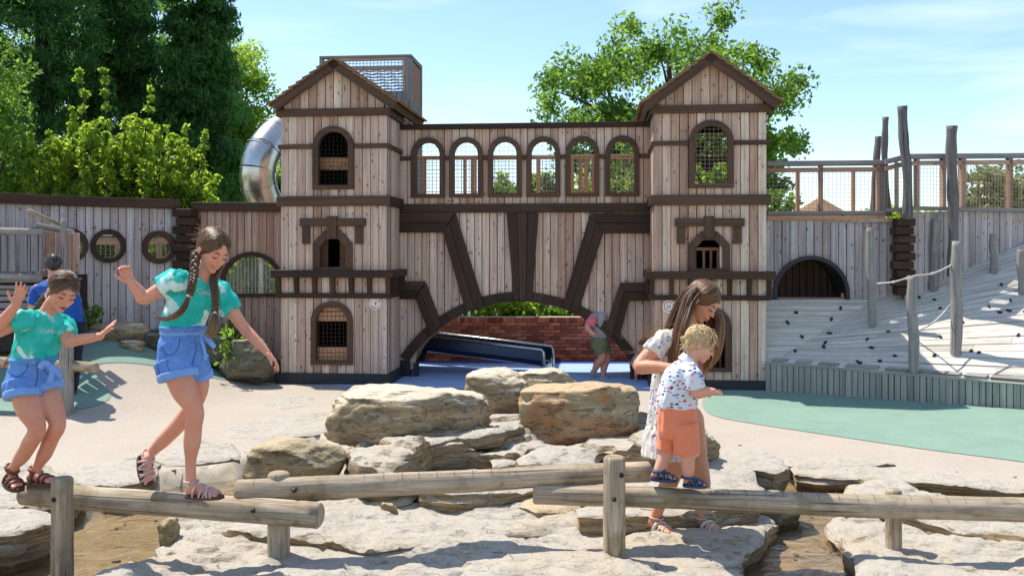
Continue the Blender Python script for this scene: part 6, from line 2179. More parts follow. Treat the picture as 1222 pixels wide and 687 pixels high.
def scalp(m, fig, gather, n, r, seed=1, az=(-115, 115), el0=(.25, .95), part=None, tone=(.1, .5), lift=1.02, curve=.0):
    """strands combed from hairline/parting over the skull to a gather point (head coords)"""
    rs = random.Random(seed); W = fig.W; s = fig.hs
    C = Vector((-.085, 0, .15)); A = Vector((.435, .365, .39))
    def surf(d, k=1.0):
        d = d.normalized(); return Vector((d.x * A.x, d.y * A.y, d.z * A.z)) * k + C
    g = Vector(gather) - C; g = Vector((g.x / A.x, g.y / A.y, g.z / A.z)); gl = g.length; gd = g.normalized()
    for q in range(n):
        if part is not None:
            th = radians(rs.uniform(*part[1])); side = part[0]
            d0 = Vector((cos(th), side * rs.uniform(.0, .06) , sin(th)))
            if rs.random() < .45:
                th2 = radians(rs.uniform(8, 100)) * side; zz = rs.uniform(.2, .5) if abs(th2) < 1.3 else rs.uniform(-.1, .2)
                d0 = Vector((cos(th2) * sqrt(max(0, 1 - zz * zz)), sin(th2) * sqrt(max(0, 1 - zz * zz)), zz))
        else:
            a = radians(rs.uniform(*az)); zz = rs.uniform(*el0)
            d0 = Vector((cos(a) * sqrt(max(0, 1 - zz * zz)), sin(a) * sqrt(max(0, 1 - zz * zz)), zz))
        d0.normalize()
        pts, tn = [], []
        k = 12; tt = rs.uniform(tone[0], tone[1]); jit = Vector((rs.uniform(-1, 1), rs.uniform(-1, 1), rs.uniform(-1, 1))) * .09
        for i in range(k + 1):
            t = i / k
            d = d0.lerp((gd + jit), t).normalized()
            rad = lerp(lift + rs.uniform(-.004, .004), gl, max(0, (t - .8) / .2) ** 1.5)
            p = surf(d, rad)
            pts.append(W(*p)); tn.append(tt)
        tube(m, pts, [r * (.6 + .4 * min(1, i / 3)) for i in range(k + 1)], 4, caps=False, tone=tn)
def hair_cap(fig, mat, grow=1.0, extra=None):
    m = MB(); W = fig.W; s = fig.hs; f, l, u = fig.hf, fig.hl, fig.hu
    ball(m, W(-.075, 0, .15), f * .436 * s * grow, l * .362 * s * grow, u * .385 * s * grow, 24, 16)
    ball(m, W(-.20, 0, .0), f * .31 * s * grow, l * .31 * s * grow, u * .30 * s * grow, 20, 12)
    if extra: extra(m)
    return remeshed(m, 'hair', M[mat], fig.root, .006, 2)
def braid(m, P, W, turns, r, seed=0):
    Q = catmull(P, 14); N = len(Q)
    x0 = None; fr = []
    for i in range(N):
        d = (Q[min(i + 1, N - 1)] - Q[max(i - 1, 0)]).normalized()
        if x0 is None: x0 = basis(d)[0] ; x0 = Vector((1, 0, 0)) - d * d.x; x0.normalize()
        x0 = (x0 - d * x0.dot(d)).normalized(); fr.append((x0.copy(), d.cross(x0)))
    for k in range(3):
        pts, rr, tn = [], [], []
        for i in range(N):
            t = i / (N - 1); a = 2 * pi * (turns * t + k / 3)
            w = lerp(W[0], W[1], t)
            pts.append(Q[i] + fr[i][0] * sin(a) * w + fr[i][1] * sin(2 * a) * w * .42)
            rr.append(r * lerp(1, .8, t)); tn.append(.15 + .35 * (.5 + .5 * sin(a)))
        tube(m, pts, rr, 9, tone=tn)
        for q in range(3):
            ph = 2.1 * q
            tube(m, [pts[i] + (fr[i][0] * cos(ph + i * .5) + fr[i][1] * sin(ph + i * .5)) * rr[i] * .8 for i in range(N)], [r * .28] * N, 4, caps=False, tone=[.55] * N)
def project_text(txt, shirt, parent, origin, right, up, into, size, mat, shear=.2):
    cu = bpy.data.curves.new('lettering', 'FONT'); cu.body = txt; cu.size = size; cu.shear = shear; cu.align_x = 'CENTER'; cu.resolution_u = 2
    to = bpy.data.objects.new('lettering', cu); COL.objects.link(to)
    me = bpy.data.meshes.new_from_object(to.evaluated_get(bpy.context.evaluated_depsgraph_get()))
    bpy.data.objects.remove(to)
    from mathutils.bvhtree import BVHTree
    sm = shirt.data; off = wloc(shirt)
    bvh = BVHTree.FromPolygons([v.co + off for v in sm.vertices], [tuple(p.vertices) for p in sm.polygons])
    off2 = wloc(parent)
    for v in me.vertices:
        p = origin + right * v.co.x + up * v.co.y
        h = bvh.ray_cast(p - into * .5, into)[0]
        q = (h if h is not None else p) - into * .0025
        v.co = q - off2
    me.materials.append(M[mat])
    o = bpy.data.objects.new('lettering', me); COL.objects.link(o); o.parent = parent
    return o
V = Vector
def drape(fig, pxpts, objs, r, mat, name='seam', n=8):
    """a raised stitched line lying on cloth, traced where the photo shows it"""
    from mathutils.bvhtree import BVHTree
    bv = []
    for o in objs:
        off = wloc(o); bv.append(BVHTree.FromPolygons([v.co + off for v in o.data.vertices], [tuple(p.vertices) for p in o.data.polygons]))
    P = []
    Q = catmull([V((x, y, 0)) for x, y in pxpts], n)
    c = V((0, 0, CAMZ))
    for q in Q:
        d = V(((q.x - CX) / FPX, 1, -(q.y - HOR) / FPX)).normalized()
        hs = [h for h in (b.ray_cast(c, d) for b in bv) if h[0] is not None]
        if hs:
            h = min(hs, key=lambda t: t[3]); P.append(h[0] - d * r * .4)
    if len(P) > 2:
        m = MB(); tube(m, P, [r] * len(P), 6); return m.build(name, M[mat], fig.root, smoothf=True)
def sewn(fig, name, build, mat, voxel=.005, iters=3, wrinkle=(.006, 14, (1, 1, .6))):
    m = MB(); build(m)
    return remeshed(m, name, M[mat], fig.root, voxel, iters, wrinkle)
VOX = .0040

# ------------------------------------------------------------------ girl with two braids
g = Fig(5.18, 'girl with two long braids, teal tie-dye top and denim shorts, walking the log', V((PX(240, 592, 5.18).x, 5.18, .4)), 'girls in teal tops')
J, R = g.J, g.R
phi = radians(48)
F = V((cos(radians(42)), -sin(radians(42)), 0)); S = V((0, 0, 1)).cross(F)   # S = her left
pel, wst, chs, shl, nck = J(217, 425), J(218, 396), J(229, 357), J(238, 340), J(241, 332)
def torso(m, scl, rings):
    loft(m, [(c, S * R(a) * scl * KS, (F * R(b) * scl) * KF) for c, a, b in rings], 28, 2.25)
torso(g.m, 1, [(J(214, 440), 22, 19), (pel, 28, 20), (J(216, 408), 26, 18), (wst, 23, 15), (J(223, 378), 25, 16), (chs, 29, 17), (J(234, 344), 26, 14), (J(238, 336), 14, 10)])
limb(g.m, [J(237, 342), J(242, 328), J(247, 316)], [R(12), R(10), R(10)])
rsh, lsh = J(210, 335, -.09), J(262, 349, .09)
relb, rwri = J(172, 356, -.13), J(157, 337, -.17)
lelb, lwri = J(291, 391, .10), J(318.5, 420, .06)
limb_s(g.m, [rsh, rsh.lerp(relb, .5), relb, relb.lerp(rwri, .4), rwri], [R(10), R(8.3), R(7.5), R(7.3), R(5.0)])
limb_s(g.m, [lsh, lsh.lerp(lelb, .5), lelb, lelb.lerp(lwri, .35), lwri], [R(10), R(8.2), R(6.9), R(6.7), R(4.4)])
hand(g, rwri, J(149, 322) - J(157, 337), V((.35, -.9, .25)), .142, (48, 52, 55, 58), thumb=-1, spread=.08)
hand(g, lwri, J(334, 436) - J(318.5, 420), V((-.5, -.25, -.9)), .135, (14, 20, 28, 32), thumb=-1, spread=.03, thumb_out=.25)
# legs: near one stands, far one swings behind
kn, an = J(232, 489, -.05), J(228, 571, 0)
limb_s(g.m, [J(211, 436, -.03), J(219, 462, -.05), kn, J(231, 508, -.03), J(229.5, 525, -.02), J(227.5, 552), an], [R(18.5), R(15.8), R(10.8), R(10), R(10.2), R(6.4), R(6.0)])
k2, a2 = J(233, 478, .10), J(180, 540, .17)
limb_s(g.m, [J(231, 436, .06), J(235, 458, .09), k2, J(214, 505, .12), J(197, 523, .15), a2], [R(17), R(14.5), R(10.5), R(9.6), R(9), R(5.8)])
h1, t1 = J(223.5, 590.5, .0), J(264, 592, -.09)
g.footside = 1
foot(g, an, h1, t1, V((0, 0, 1)), .072)
h2, t2 = J(169.5, 543, .16), J(177.5, 579, .10)
up2 = V((.85, -.45, .15))
foot(g, a2, h2, t2, up2, .07)
hc = J(254.5, 299, -.02)
hf = V((.66, -.60, -.46)); hu = V((.42, -.18, .89))
head(g, hc, hf, hu, .232, 'skin', smile=1.0, hairmat='hair_brown')
body = remeshed(g.m, 'body', M['skin'], g.root, VOX, 4)
# clothes
def f(m):
    torso(m, 1, [(J(217, 391), 27, 19.5), (J(220, 380), 28.5, 20), (J(226, 366), 30, 21), (chs, 31.5, 20), (J(233, 345), 29, 17.5), (J(237, 337), 18, 13), (J(240, 333), 12.5, 10)])
    limb(m, [rsh.lerp(V(J(238, 345)), .3), rsh, rsh.lerp(relb, .45)], [R(14), R(14.5), R(13.5)], ends=False)
    limb(m, [lsh.lerp(V(J(238, 345)), .3), lsh, lsh.lerp(lelb, .50)], [R(14), R(14), R(12.5)], ends=False)
    ball(m, rsh, V((R(14), 0, 0)), V((0, R(14), 0)), V((0, 0, R(13)))); ball(m, lsh, V((R(14), 0, 0)), V((0, R(14), 0)), V((0, 0, R(13))))
top = sewn(g, 'tie_dye_top', f, 'tiedye', wrinkle=(.011, 12, (1.3, 1.3, .5)))
tr = (F.cross(V((0, 0, 1))) * -1); tr = V((S.x, S.y, 0)).normalized(); tr = -tr if tr.x < 0 else tr
try: project_text('California', top, g.root, J(242.5, 352, 0), (tr + V((0, 0, -.28))).normalized(), V((.1, 0, 1)), -F, .036, 'white_trim', .3)
except Exception as ex: print('text', ex)
def f(m):
    torso(m, 1, [(J(216, 452), 30, 22), (J(216, 440), 31, 23), (pel, 31.5, 23), (J(216, 408), 29, 21), (J(217, 397), 26.5, 18.5), (J(218, 391), 26.5, 18.5)])
    limb(m, [J(208, 430, -.03), J(212.5, 449, -.05)], [R(23), R(21.5)], ends=False)
    limb(m, [J(228, 430, .05), J(234, 449, .07)], [R(20), R(18)], ends=False)
ds = sewn(g, 'denim_shorts', f, 'denim', wrinkle=(.007, 13, (1, 1, .6)))
for nm, a, b, r in (('cuff', J(211.5, 443, -.05), J(213.2, 451.5, -.055), 22.6), ('cuff', J(233.5, 444, .075), J(235, 453, .08), 18.8)):
    m = MB(); tube(m, [a, a.lerp(b, .1), b], [R(r), R(r + .8), R(r + .6)], 28); remeshed(m, nm, M['denim_cuff'], g.root, .006, 1, (.003, 18, (1, 1, 1)))
m = MB(); loft(m, [(J(218.5, 394), S * R(27.5) * .97, F * R(19.5) * 1.02), (J(218.7, 389), S * R(27) * 1.0, F * R(19) * 1.06)], 28, 2.4); remeshed(m, 'waistband', M['denim'], g.root, .006, 1, (.007, 40, (1, 1, .2)))
m = MB(); loft(m, [(J(217.5, 399), S * R(28) * .9, F * R(20) * .95), (J(218, 393), S * R(28) * .9, F * R(20) * .95)], 28, 2.4); remeshed(m, 'sash', M['denim_cuff'], g.root, .006, 1, (.004, 30, (1, 1, .4)))
kc = J(240, 402, -.06)
for a, b in ((V((.05, -.02, -.02)), V((.085, -.03, -.055))), (V((.03, -.04, -.06)), V((.045, -.05, -.125))), (V((.03, 0, .015)), V((.06, -.03, -.005)))):
    m = MB(); tube(m, catmull([kc, kc + a, kc + b], 4), [.012, .018, .018, .018, .018, .018, .018, .016, .014], 8, ell=.4); m.build('sash_end', M['denim_cuff'], g.root, smoothf=True)
drape(g, [(192, 412), (197, 421), (206, 423), (213, 414), (214, 404)], [ds], .0022, 'stitch')
drape(g, [(187, 410), (186, 425), (189, 440), (192, 450)], [ds], .0022, 'stitch')
drape(g, [(232, 404), (234, 416), (231, 428), (229, 436)], [ds], .0022, 'stitch')
drape(g, [(198, 424), (200, 436), (203, 446)], [ds], .0018, 'stitch')
drape(g, [(236, 408), (240, 414), (242, 424)], [ds], .0018, 'stitch')
# sandals
so = sandal(g, h1, t1, V((0, 0, 1)), .08, 'sandal_pink', 'sandal_sole', [(.50, .72, .20, .0075), (.74, .52, .20, .0075), (.62, .84, .15, .0065), (.84, .64, .15, .0065), (.30, .48, .27, .007)])
ankle_strap(g, so, J(228.3, 574), V((.05, 0, 1)), R(8.0), .007, 'sandal_pink')
so = sandal(g, h2, t2, up2, .078, 'sandal_pink', 'sandal_sole', [(.45, .7, .22, .0075), (.72, .47, .22, .0075), (.62, .86, .15, .007), (.86, .64, .15, .007), (.22, .42, .28, .007), (.42, .2, .28, .007)])
ankle_strap(g, so, J(177, 543, .165), J(197, 523, .15) - a2, R(8.3), .007, 'sandal_pink')
# hair: centre parting into two braids
hair_cap(g, 'hair_brown')
m = MB()
gr, gl_ = (-.12, -.36, -.22), (-.10, .37, -.24)
scalp(m, g, gr, 330, .0026, 3, part=(-1, (38, 165)), tone=(.0, .75))
scalp(m, g, gl_, 300, .0026, 4, part=(1, (38, 165)), tone=(.0, .75))
# fly-away wisps
rs = random.Random(9)
for i in range(60):
    th = rs.uniform(-1.5, 1.0); base = g.W(-.1 + .4 * cos(2.2) * rs.random(), rs.uniform(-.37, .1), rs.uniform(-.2, .5))
    d = (base - hc).normalized() * rs.uniform(.012, .05) + V((-.02, .01, rs.uniform(-.02, .02)))
    tube(m, catmull([base, base + d * .6, base + d + V((-.01, 0, -.012))], 3), [.0009] * 7, 3, caps=False, tone=[.8] * 7)
m.build('combed_hair', M['hair_brown'], g.root, smoothf=True)
b1 = [g.W(-.12, -.36, -.18), J(230.5, 330, -.15), J(229, 345, -.17), J(225, 353, -.18)]
m = MB(); braid(m, [g.W(-.12, -.355, -.15), J(231.5, 325, -.13), J(229.5, 338, -.165), J(225.5, 352.5, -.175)], (.0165, .013), 3.2, .0125); m.build('braid', M['hair_brown'], g.root, smoothf=True)
m = MB(); lock(m, [J(225.5, 352.5, -.175), J(221, 364, -.18), J(213, 374, -.17), J(199, 380.5, -.16), J(182, 379, -.14)], [.012, .022, .026, .022, .008], 130, .0026, 11, tone0=.3, tone1=1.0); m.build('braid_tail', M['hair_brown'], g.root, smoothf=True)
m = MB(); tube(m, [J(225.8, 351.3, -.175), J(225.0, 354, -.176)], [.0155, .0155], 12); m.build('hair_tie', M['hair_tie'], g.root)
m = MB(); braid(m, [g.W(-.02, .36, -.20), J(255.5, 333, -.02), J(257, 352, -.075), J(256.5, 373, -.085)], (.0155, .012), 4.0, .0118); m.build('braid', M['hair_brown'], g.root, smoothf=True)
m = MB(); lock(m, [J(256.5, 373, -.085), J(257, 384, -.1), J(255, 396, -.11), J(246, 405, -.12)], [.011, .026, .03, .016], 90, .0026, 12, tone0=.5, tone1=1.0)
lock(m, [J(256.5, 373, -.085), J(254, 384, -.1), J(249, 394, -.12), J(243, 401, -.13)], [.011, .018, .02, .012], 50, .0026, 13, tone0=.5, tone1=1.0); m.build('braid_tail', M['hair_brown'], g.root, smoothf=True)
m = MB(); tube(m, [J(256.5, 371.5, -.085), J(256.6, 374, -.086)], [.0145, .0145], 12); m.build('hair_tie', M['hair_tie'], g.root)
m = MB(); c = g.W(-.0, -.365, -.16); ball(m, c, V((.006, 0, 0)), V((0, .003, 0)), V((0, 0, .012)), 8, 6); m.build('earring', M['hair_tie'], g.root, smoothf=True)

# ------------------------------------------------------------------ smaller girl at the left
g = Fig(5.38, 'smaller girl with open mouth, teal top and denim shorts, arms raised on the log end', V((PX(45, 580, 5.38).x, 5.38, .4)), 'girls in teal tops')
J, R = g.J, g.R
F = V((cos(radians(52)), -sin(radians(52)), 0)); S = V((0, 0, 1)).cross(F)
pel = J(36, 455)
torso(g.m, 1, [(J(36, 468), 24, 18), (pel, 28, 19), (J(38, 440), 25, 17), (J(40, 427), 22.5, 15), (J(45, 410), 24, 15), (J(49, 393), 26, 15.5), (J(52, 380), 24, 13), (J(55, 372), 12, 9)])
limb(g.m, [J(54, 380), J(60, 366), J(66, 358)], [R(11), R(9), R(9)])
rsh, lsh = J(27, 382, -.10), J(76, 389, .07)
relb, rwri = J(-6, 396, -.17), J(19, 364, -.22)
lelb, lwri = J(82, 407, .0), J(120, 401, -.10)
limb_s(g.m, [rsh, rsh.lerp(relb, .5), relb, relb.lerp(rwri, .4), rwri], [R(9.6), R(8.3), R(7.5), R(7.1), R(5.0)])
limb_s(g.m, [lsh, lsh.lerp(lelb, .55), lelb, lelb.lerp(lwri, .4), lwri], [R(9.2), R(8), R(7.2), R(6.5), R(4.5)])
hand(g, rwri, J(26, 345) - J(19, 364), V((.25, -.95, .2)), .138, (10, 8, 10, 14), thumb=-1, spread=.13, thumb_out=.9, nails=False)
hand(g, lwri, J(136.5, 383) - J(120, 401), V((.7, .1, .35)), .128, (4, 4, 5, 8), thumb=1, spread=.03, thumb_out=.3, nails=False)
limb_s(g.m, [J(28, 460, -.04), J(34, 484, -.07), J(44, 511, -.10), J(36, 528, -.07), J(27, 543, -.05), J(18, 555, -.03), J(14.5, 560, -.02)], [R(16.5), R(15.5), R(10), R(9.3), R(8.8), R(5.8), R(5.5)])
limb_s(g.m, [J(50, 458, .05), J(59, 480, .02), J(68.5, 505, -.02), J(61, 523, .0), J(54, 540, .02), J(45, 556, .03), J(42.5, 562, .03)], [R(16.5), R(14.6), R(9.7), R(9.1), R(8.6), R(5.7), R(5.5)])
h1, t1 = J(8, 571, .02), J(23, 583, -.10)
foot(g, J(14, 561, -.02), h1, t1, V((.1, 0, 1)), .07)
h2, t2 = J(34, 574, .04), J(66, 575.5, -.05)
foot(g, J(42, 563, .03), h2, t2, V((0, 0, 1)), .07)
hc = J(75, 348, -.03)
head(g, hc, V((.62, -.66, -.42)), V((.40, -.12, .90)), .222, 'skin', smile=.3, mouth_open=True, hairmat='hair_brown')
remeshed(g.m, 'body', M['skin'], g.root, VOX, 4)
def f(m):
    torso(m, 1, [(J(40, 431), 27, 19), (J(42, 420), 27, 18.5), (J(46, 405), 28, 19), (J(49, 392), 29, 18), (J(52, 382), 27, 15.5), (J(54, 375), 17, 12), (J(56, 371), 12, 9.5)])
    ctr_ = J(52, 385)
    limb(m, [rsh.lerp(ctr_, .3), rsh, rsh.lerp(relb, .36)], [R(13), R(13.5), R(12.5)], ends=False)
    limb(m, [lsh.lerp(ctr_, .3), lsh, lsh.lerp(lelb, .65)], [R(13), R(13), R(11.5)], ends=False)
    for q in (rsh, lsh): ball(m, q, V((R(13), 0, 0)), V((0, R(13), 0)), V((0, 0, R(12))))
top = sewn(g, 'tie_dye_top', f, 'tiedye', wrinkle=(.011, 12, (1.3, 1.3, .5)))
tr = V((S.x, S.y, 0)).normalized(); tr = -tr if tr.x < 0 else tr
project_text('California', top, g.root, J(60, 397, 0), (tr + V((0, 0, -.12))).normalized(), V((.05, 0, 1)), -F, .034, 'white_trim', .3)
def f(m):
    torso(m, 1, [(J(35, 474), 29, 20), (J(35, 465), 31, 22), (pel, 31, 22), (J(38, 440), 28, 19.5), (J(39, 429), 25, 17), (J(40, 424), 25, 17)])
    limb(m, [J(26, 455, -.04), J(27, 470, -.06)], [R(20), R(20)], ends=False)
    limb(m, [J(50, 452, .04), J(55, 464, .03)], [R(18), R(17.5)], ends=False)
ds = sewn(g, 'denim_shorts', f, 'denim', wrinkle=(.007, 13, (1, 1, .6)))
for nm, a, b, r in (('cuff', J(27, 466, -.055), J(27.5, 474.5, -.065), 20.8), ('cuff', J(54.5, 459, .035), J(57, 467, .03), 18.2)):
    m = MB(); tube(m, [a, a.lerp(b, .1), b], [R(r), R(r + .8), R(r + .6)], 28); remeshed(m, nm, M['denim_cuff'], g.root, .006, 1, (.003, 18, (1, 1, 1)))
m = MB(); loft(m, [(J(39.5, 430), S * R(26.5) * .98, F * R(18.5) * 1.03), (J(40.2, 426.5), S * R(26) * 1.03, F * R(18) * 1.1)], 28, 2.4); remeshed(m, 'waistband', M['denim'], g.root, .006, 1, (.007, 40, (1, 1, .2)))
drape(g, [(8, 438), (14, 447), (24, 448), (32, 440), (33, 432)], [ds], .0022, 'stitch')
drape(g, [(44, 434), (45, 446), (43, 458), (42, 466)], [ds], .0022, 'stitch')
drape(g, [(52, 440), (57, 446), (64, 446)], [ds], .0022, 'stitch')
kc = J(60, 437, -.10)
for a, b in ((V((.03, -.0, -.02)), V((.075, -.02, -.055))), (V((.015, 0, -.03)), V((.01, -.03, -.09))), (V((-.03, -.01, .02)), V((-.05, -.02, -.01)))):
    m = MB(); tube(m, catmull([kc, kc + a, kc + b], 4), [.012, .018, .018, .018, .018, .018, .018, .018, .016], 8, ell=.4); m.build('sash_end', M['denim_cuff'], g.root, smoothf=True)
for h_, t_, an_, ax_ in ((h1, t1, J(14.5, 559, -.02), J(27, 543, -.05) - J(14, 561, -.02)), (h2, t2, J(42.5, 561, .03), J(54, 540, .02) - J(42, 563, .03))):
    so = sandal(g, h_, t_, V((0, 0, 1)), .078, 'sandal_brown', 'sandal_sole', [(.55, .62, .20, .009), (.72, .78, .15, .009), (.30, .3, .28, .008)], .018)
    ankle_strap(g, so, an_, ax_, R(7.6), .009, 'sandal_brown')
hair_cap(g, 'hair_brown')
m = MB()
scalp(m, g, (-.46, -.10, -.18), 480, .0026, 5, az=(-130, 130), el0=(-.05, .97), tone=(.0, .75))
for i in range(40):
    base = g.W(rs.uniform(-.4, .1), rs.uniform(-.37, .1), rs.uniform(-.3, .3)); d = (base - hc).normalized() * rs.uniform(.012, .04)
    tube(m, catmull([base, base + d * .6, base + d + V((-.01, 0, -.01))], 3), [.0009] * 7, 3, caps=False, tone=[.8] * 7)
m.build('combed_hair', M['hair_brown'], g.root, smoothf=True)
m = MB(); braid(m, [g.W(-.44, -.08, -.14), J(46, 366, .06), J(37, 385, .16), J(24, 410, .18)], (.016, .013), 4.5, .0125)
lock(m, [J(24, 410, .18), J(16, 422, .17), J(8, 432, .16), J(0, 440, .16)], [.012, .022, .022, .008], 70, .0026, 14, tone0=.5, tone1=1.0); m.build('braid', M['hair_brown'], g.root, smoothf=True)
m = MB(); c = g.W(.0, -.37, -.18); ball(m, c, V((.008, 0, 0)), V((0, .003, 0)), V((0, 0, .018)), 8, 6); m.build('earring', M['hair_tie'], g.root, smoothf=True)

# ------------------------------------------------------------------ long-haired girl in the floral dress
g = Fig(5.82, 'girl with long loose hair in a pale floral dress, bending to hold the toddler', V((PX(815, 632, 5.82).x, 5.82, 0)))
J, R = g.J, g.R
F = V((cos(radians(28)), -sin(radians(28)), 0)); S = V((0, 0, 1)).cross(F)
torso(g.m, 1, [(J(806, 500), 22, 20), (J(805, 482), 27, 21), (J(802, 460), 23, 19), (J(801, 440), 20, 16), (J(803, 420), 23, 17), (J(808, 403), 26, 17), (J(813, 393), 20, 13), (J(818, 387), 10, 9)])
limb(g.m, [J(813, 398), J(820, 386), J(828, 373)], [R(11), R(9), R(9.5)])
rsh, relb, rwri = J(791, 406, -.15), J(763, 437, -.22), J(802, 439, -.34)
limb_s(g.m, [rsh, rsh.lerp(relb, .5), relb, relb.lerp(rwri, .35), rwri], [R(11), R(9.6), R(8.2), R(7.8), R(5.4)])
hand(g, rwri, V((1, -.15, -.05)), V((.25, -.9, .1)), .155, (15, 18, 20, 25), thumb=-1, spread=.04, nails=False)
lsh = J(832, 402, .14); lelb, lwri = J(838, 436, .12), J(820, 460, .0)
limb_s(g.m, [lsh, lsh.lerp(lelb, .5), lelb, lelb.lerp(lwri, .4), lwri], [R(10.5), R(9), R(7.8), R(7.5), R(5)])
hand(g, lwri, V((-.7, -.6, -.1)), V((-.5, -.4, 0)), .15, (20, 22, 24, 28), thumb=1, nails=False)
limb_s(g.m, [J(800, 500, -.06), J(806, 530, -.09), J(808, 550, -.10), J(800, 572, -.07), J(793, 588, -.04), J(786, 606, -.02), J(783.5, 614, -.01)], [R(18), R(14.5), R(11.5), R(10.5), R(10), R(6.8), R(6.4)])
limb_s(g.m, [J(822, 500, .07), J(829, 530, .07), J(833, 548, .06), J(837, 572, .06), J(837.5, 588, .06), J(836, 606, .05), J(835, 614, .05)], [R(18), R(14.5), R(11.5), R(10.8), R(10), R(6.8), R(6.4)])
h1, t1 = J(772, 628, .03), J(804, 636.5, -.12)
h2, t2 = J(831, 625.5, .08), J(859, 634.5, -.06)
foot(g, J(783, 614, -.01), h1, t1, V((0, 0, 1)), .085)
foot(g, J(835, 614, .05), h2, t2, V((0, 0, 1)), .085)
hc = J(839, 360, -.02)
head(g, hc, V((.60, -.52, -.58)), V((.60, -.22, .76)), .245, 'skin_tan', smile=.2, hairmat='hair_long')
remeshed(g.m, 'body', M['skin_tan'], g.root, VOX, 4)
def f(m):
    torso(m, 1, [(J(800, 541, -.01), 46, 34), (J(800, 525, -.01), 44, 32), (J(801, 505), 39, 29), (J(801, 480), 34, 26), (J(800, 460), 28, 22), (J(800, 442), 24, 19.5), (J(803, 420), 27, 20.5), (J(808, 404), 29, 20), (J(812, 396), 24, 16), (J(816, 390), 13, 11)])
    ctr_ = J(812, 403)
    for q, e in ((rsh, relb), (lsh, lelb)):
        limb(m, [q.lerp(ctr_, .35), q, q.lerp(e, .5)], [R(12), R(11.6), R(11.4)], ends=False)
        ball(m, q, V((R(11.4), 0, 0)), V((0, R(11.4), 0)), V((0, 0, R(10.6))))
sewn(g, 'floral_dress', f, 'floral', wrinkle=(.011, 10, (1.5, 1.5, .22)))
m = MB(); loft(m, [(J(817, 392), S * R(13.5), F * R(11.5)), (J(818.5, 389), S * R(12.5), F * R(10.5))], 24); remeshed(m, 'neckline', M['floral'], g.root, .006, 1)
for h_, t_, an_ in ((h1, t1, J(783.2, 617, -.01)), (h2, t2, J(835.2, 617, .05))):
    so = sandal(g, h_, t_, V((0, 0, 1)), .09, 'sandal_white', 'sandal_sole', [(.42, .56, .24, .011), (.56, .76, .16, .006), (.78, .60, .15, .006)])
    ankle_strap(g, so, an_, V((.1, 0, 1)), R(8.2), .006, 'sandal_pink')
hair_cap(g, 'hair_long', 1.02)
m = MB()
scalp(m, g, (-.15, -.40, -.30), 420, .0028, 6, part=(-1, (30, 170)), tone=(.0, .85))
scalp(m, g, (-.05, .42, -.35), 380, .0028, 7, part=(1, (30, 170)), tone=(.0, .85))
m.build('combed_hair', M['hair_long'], g.root, smoothf=True)
m = MB()
W_ = g.W
# curtain behind the near shoulder and down the back
lock(m, [W_(-.25, -.28, .2), W_(-.22, -.38, -.15), J(812, 385, -.13), J(806, 408, -.17), J(802, 436, -.18), J(798, 470, -.17)], [.03, .045, .05, .05, .045, .02], 220, .0030, 21, tone0=.15, tone1=.95, wave=.004)
lock(m, [W_(-.05, -.36, .15), W_(-.05, -.40, -.15), J(819, 382, -.17), J(814, 402, -.21), J(810, 425, -.22), J(808, 448, -.21)], [.02, .03, .038, .04, .036, .012], 170, .0029, 22, tone0=.2, tone1=.95, wave=.004)
lock(m, [W_(-.35, 0, .2), W_(-.46, -.05, -.2), J(800, 392, .02), J(794, 415, -.02), J(790, 440, -.04), J(786, 462, -.05)], [.05, .06, .06, .055, .05, .02], 200, .0030, 23, tone0=.1, tone1=.9, wave=.005)
# far side falling beyond the face
lock(m, [W_(.0, .30, .30), W_(.08, .37, .0), J(858, 378, .10), J(859, 400, .07), J(855, 424, .03), J(845, 442, .0)], [.025, .035, .045, .045, .036, .008], 240, .0030, 24, tone0=.35, tone1=1.0, wave=.003)
lock(m, [W_(-.15, .30, .25), W_(-.15, .38, -.1), J(850, 385, .14), J(852, 408, .12), J(846, 430, .08), J(838, 450, .05)], [.03, .045, .045, .045, .036, .01], 180, .0030, 25, tone0=.2, tone1=.95, wave=.003)
m.build('long_hair', M['hair_long'], g.root, smoothf=True)
m = MB()
for i in range(45):
    y0 = rs.uniform(385, 425); a = J(rs.uniform(788, 812), y0, -.12); ln_ = rs.uniform(15, 62)
    b = J(800 - ln_, y0 + rs.uniform(-8, 12) + ln_ * .05, -.12 + rs.uniform(-.1, .1))
    tube(m, catmull([a, a.lerp(b, .5) + V((0, 0, rs.uniform(-.02, .02))), b], 4), [.0011] * 9, 3, caps=False, tone=[.9] * 9)
m.build('windblown_strands', M['hair_long'], g.root)

# ------------------------------------------------------------------ toddler
g = Fig(5.42, 'toddler with blond hair, printed white shirt and coral shorts, standing on the log', V((PX(812, 578, 5.42).x, 5.42, .4)))
J, R = g.J, g.R
F = V((cos(radians(-12)), .12, 0)).normalized(); S = V((0, 0, 1)).cross(F)
TS_ = lambda rows: [(J(x, y), S * R(a), F * R(b)) for x, y, a, b in rows]
loft(g.m, TS_([(808, 520, 16, 17), (809, 502, 18, 20), (809, 485, 17, 19), (810, 465, 17, 19), (813, 448, 18, 18), (818, 434, 15, 14), (822, 428, 8, 9)]), 24, 2.3)
limb(g.m, [J(820, 434), J(827, 424), J(833, 416)], [R(9), R(8), R(8.5)])
rsh, relb, rwri = J(826, 448, -.09), J(831, 467, -.11), J(851, 467, -.13)
limb_s(g.m, [rsh, relb, relb.lerp(rwri, .4), rwri], [R(8.5), R(7.5), R(6.8), R(4.6)])
hand(g, rwri, V((1, -.1, .1)), V((.2, .3, -.9)), .085, (75, 78, 80, 82), thumb=-1, nails=False, thumb_out=.35)
lsh, lelb, lwri = J(820, 446, .09), J(824, 466, .12), J(838, 470, .08)
limb_s(g.m, [lsh, lelb, lwri], [R(8.5), R(7.3), R(4.8)])
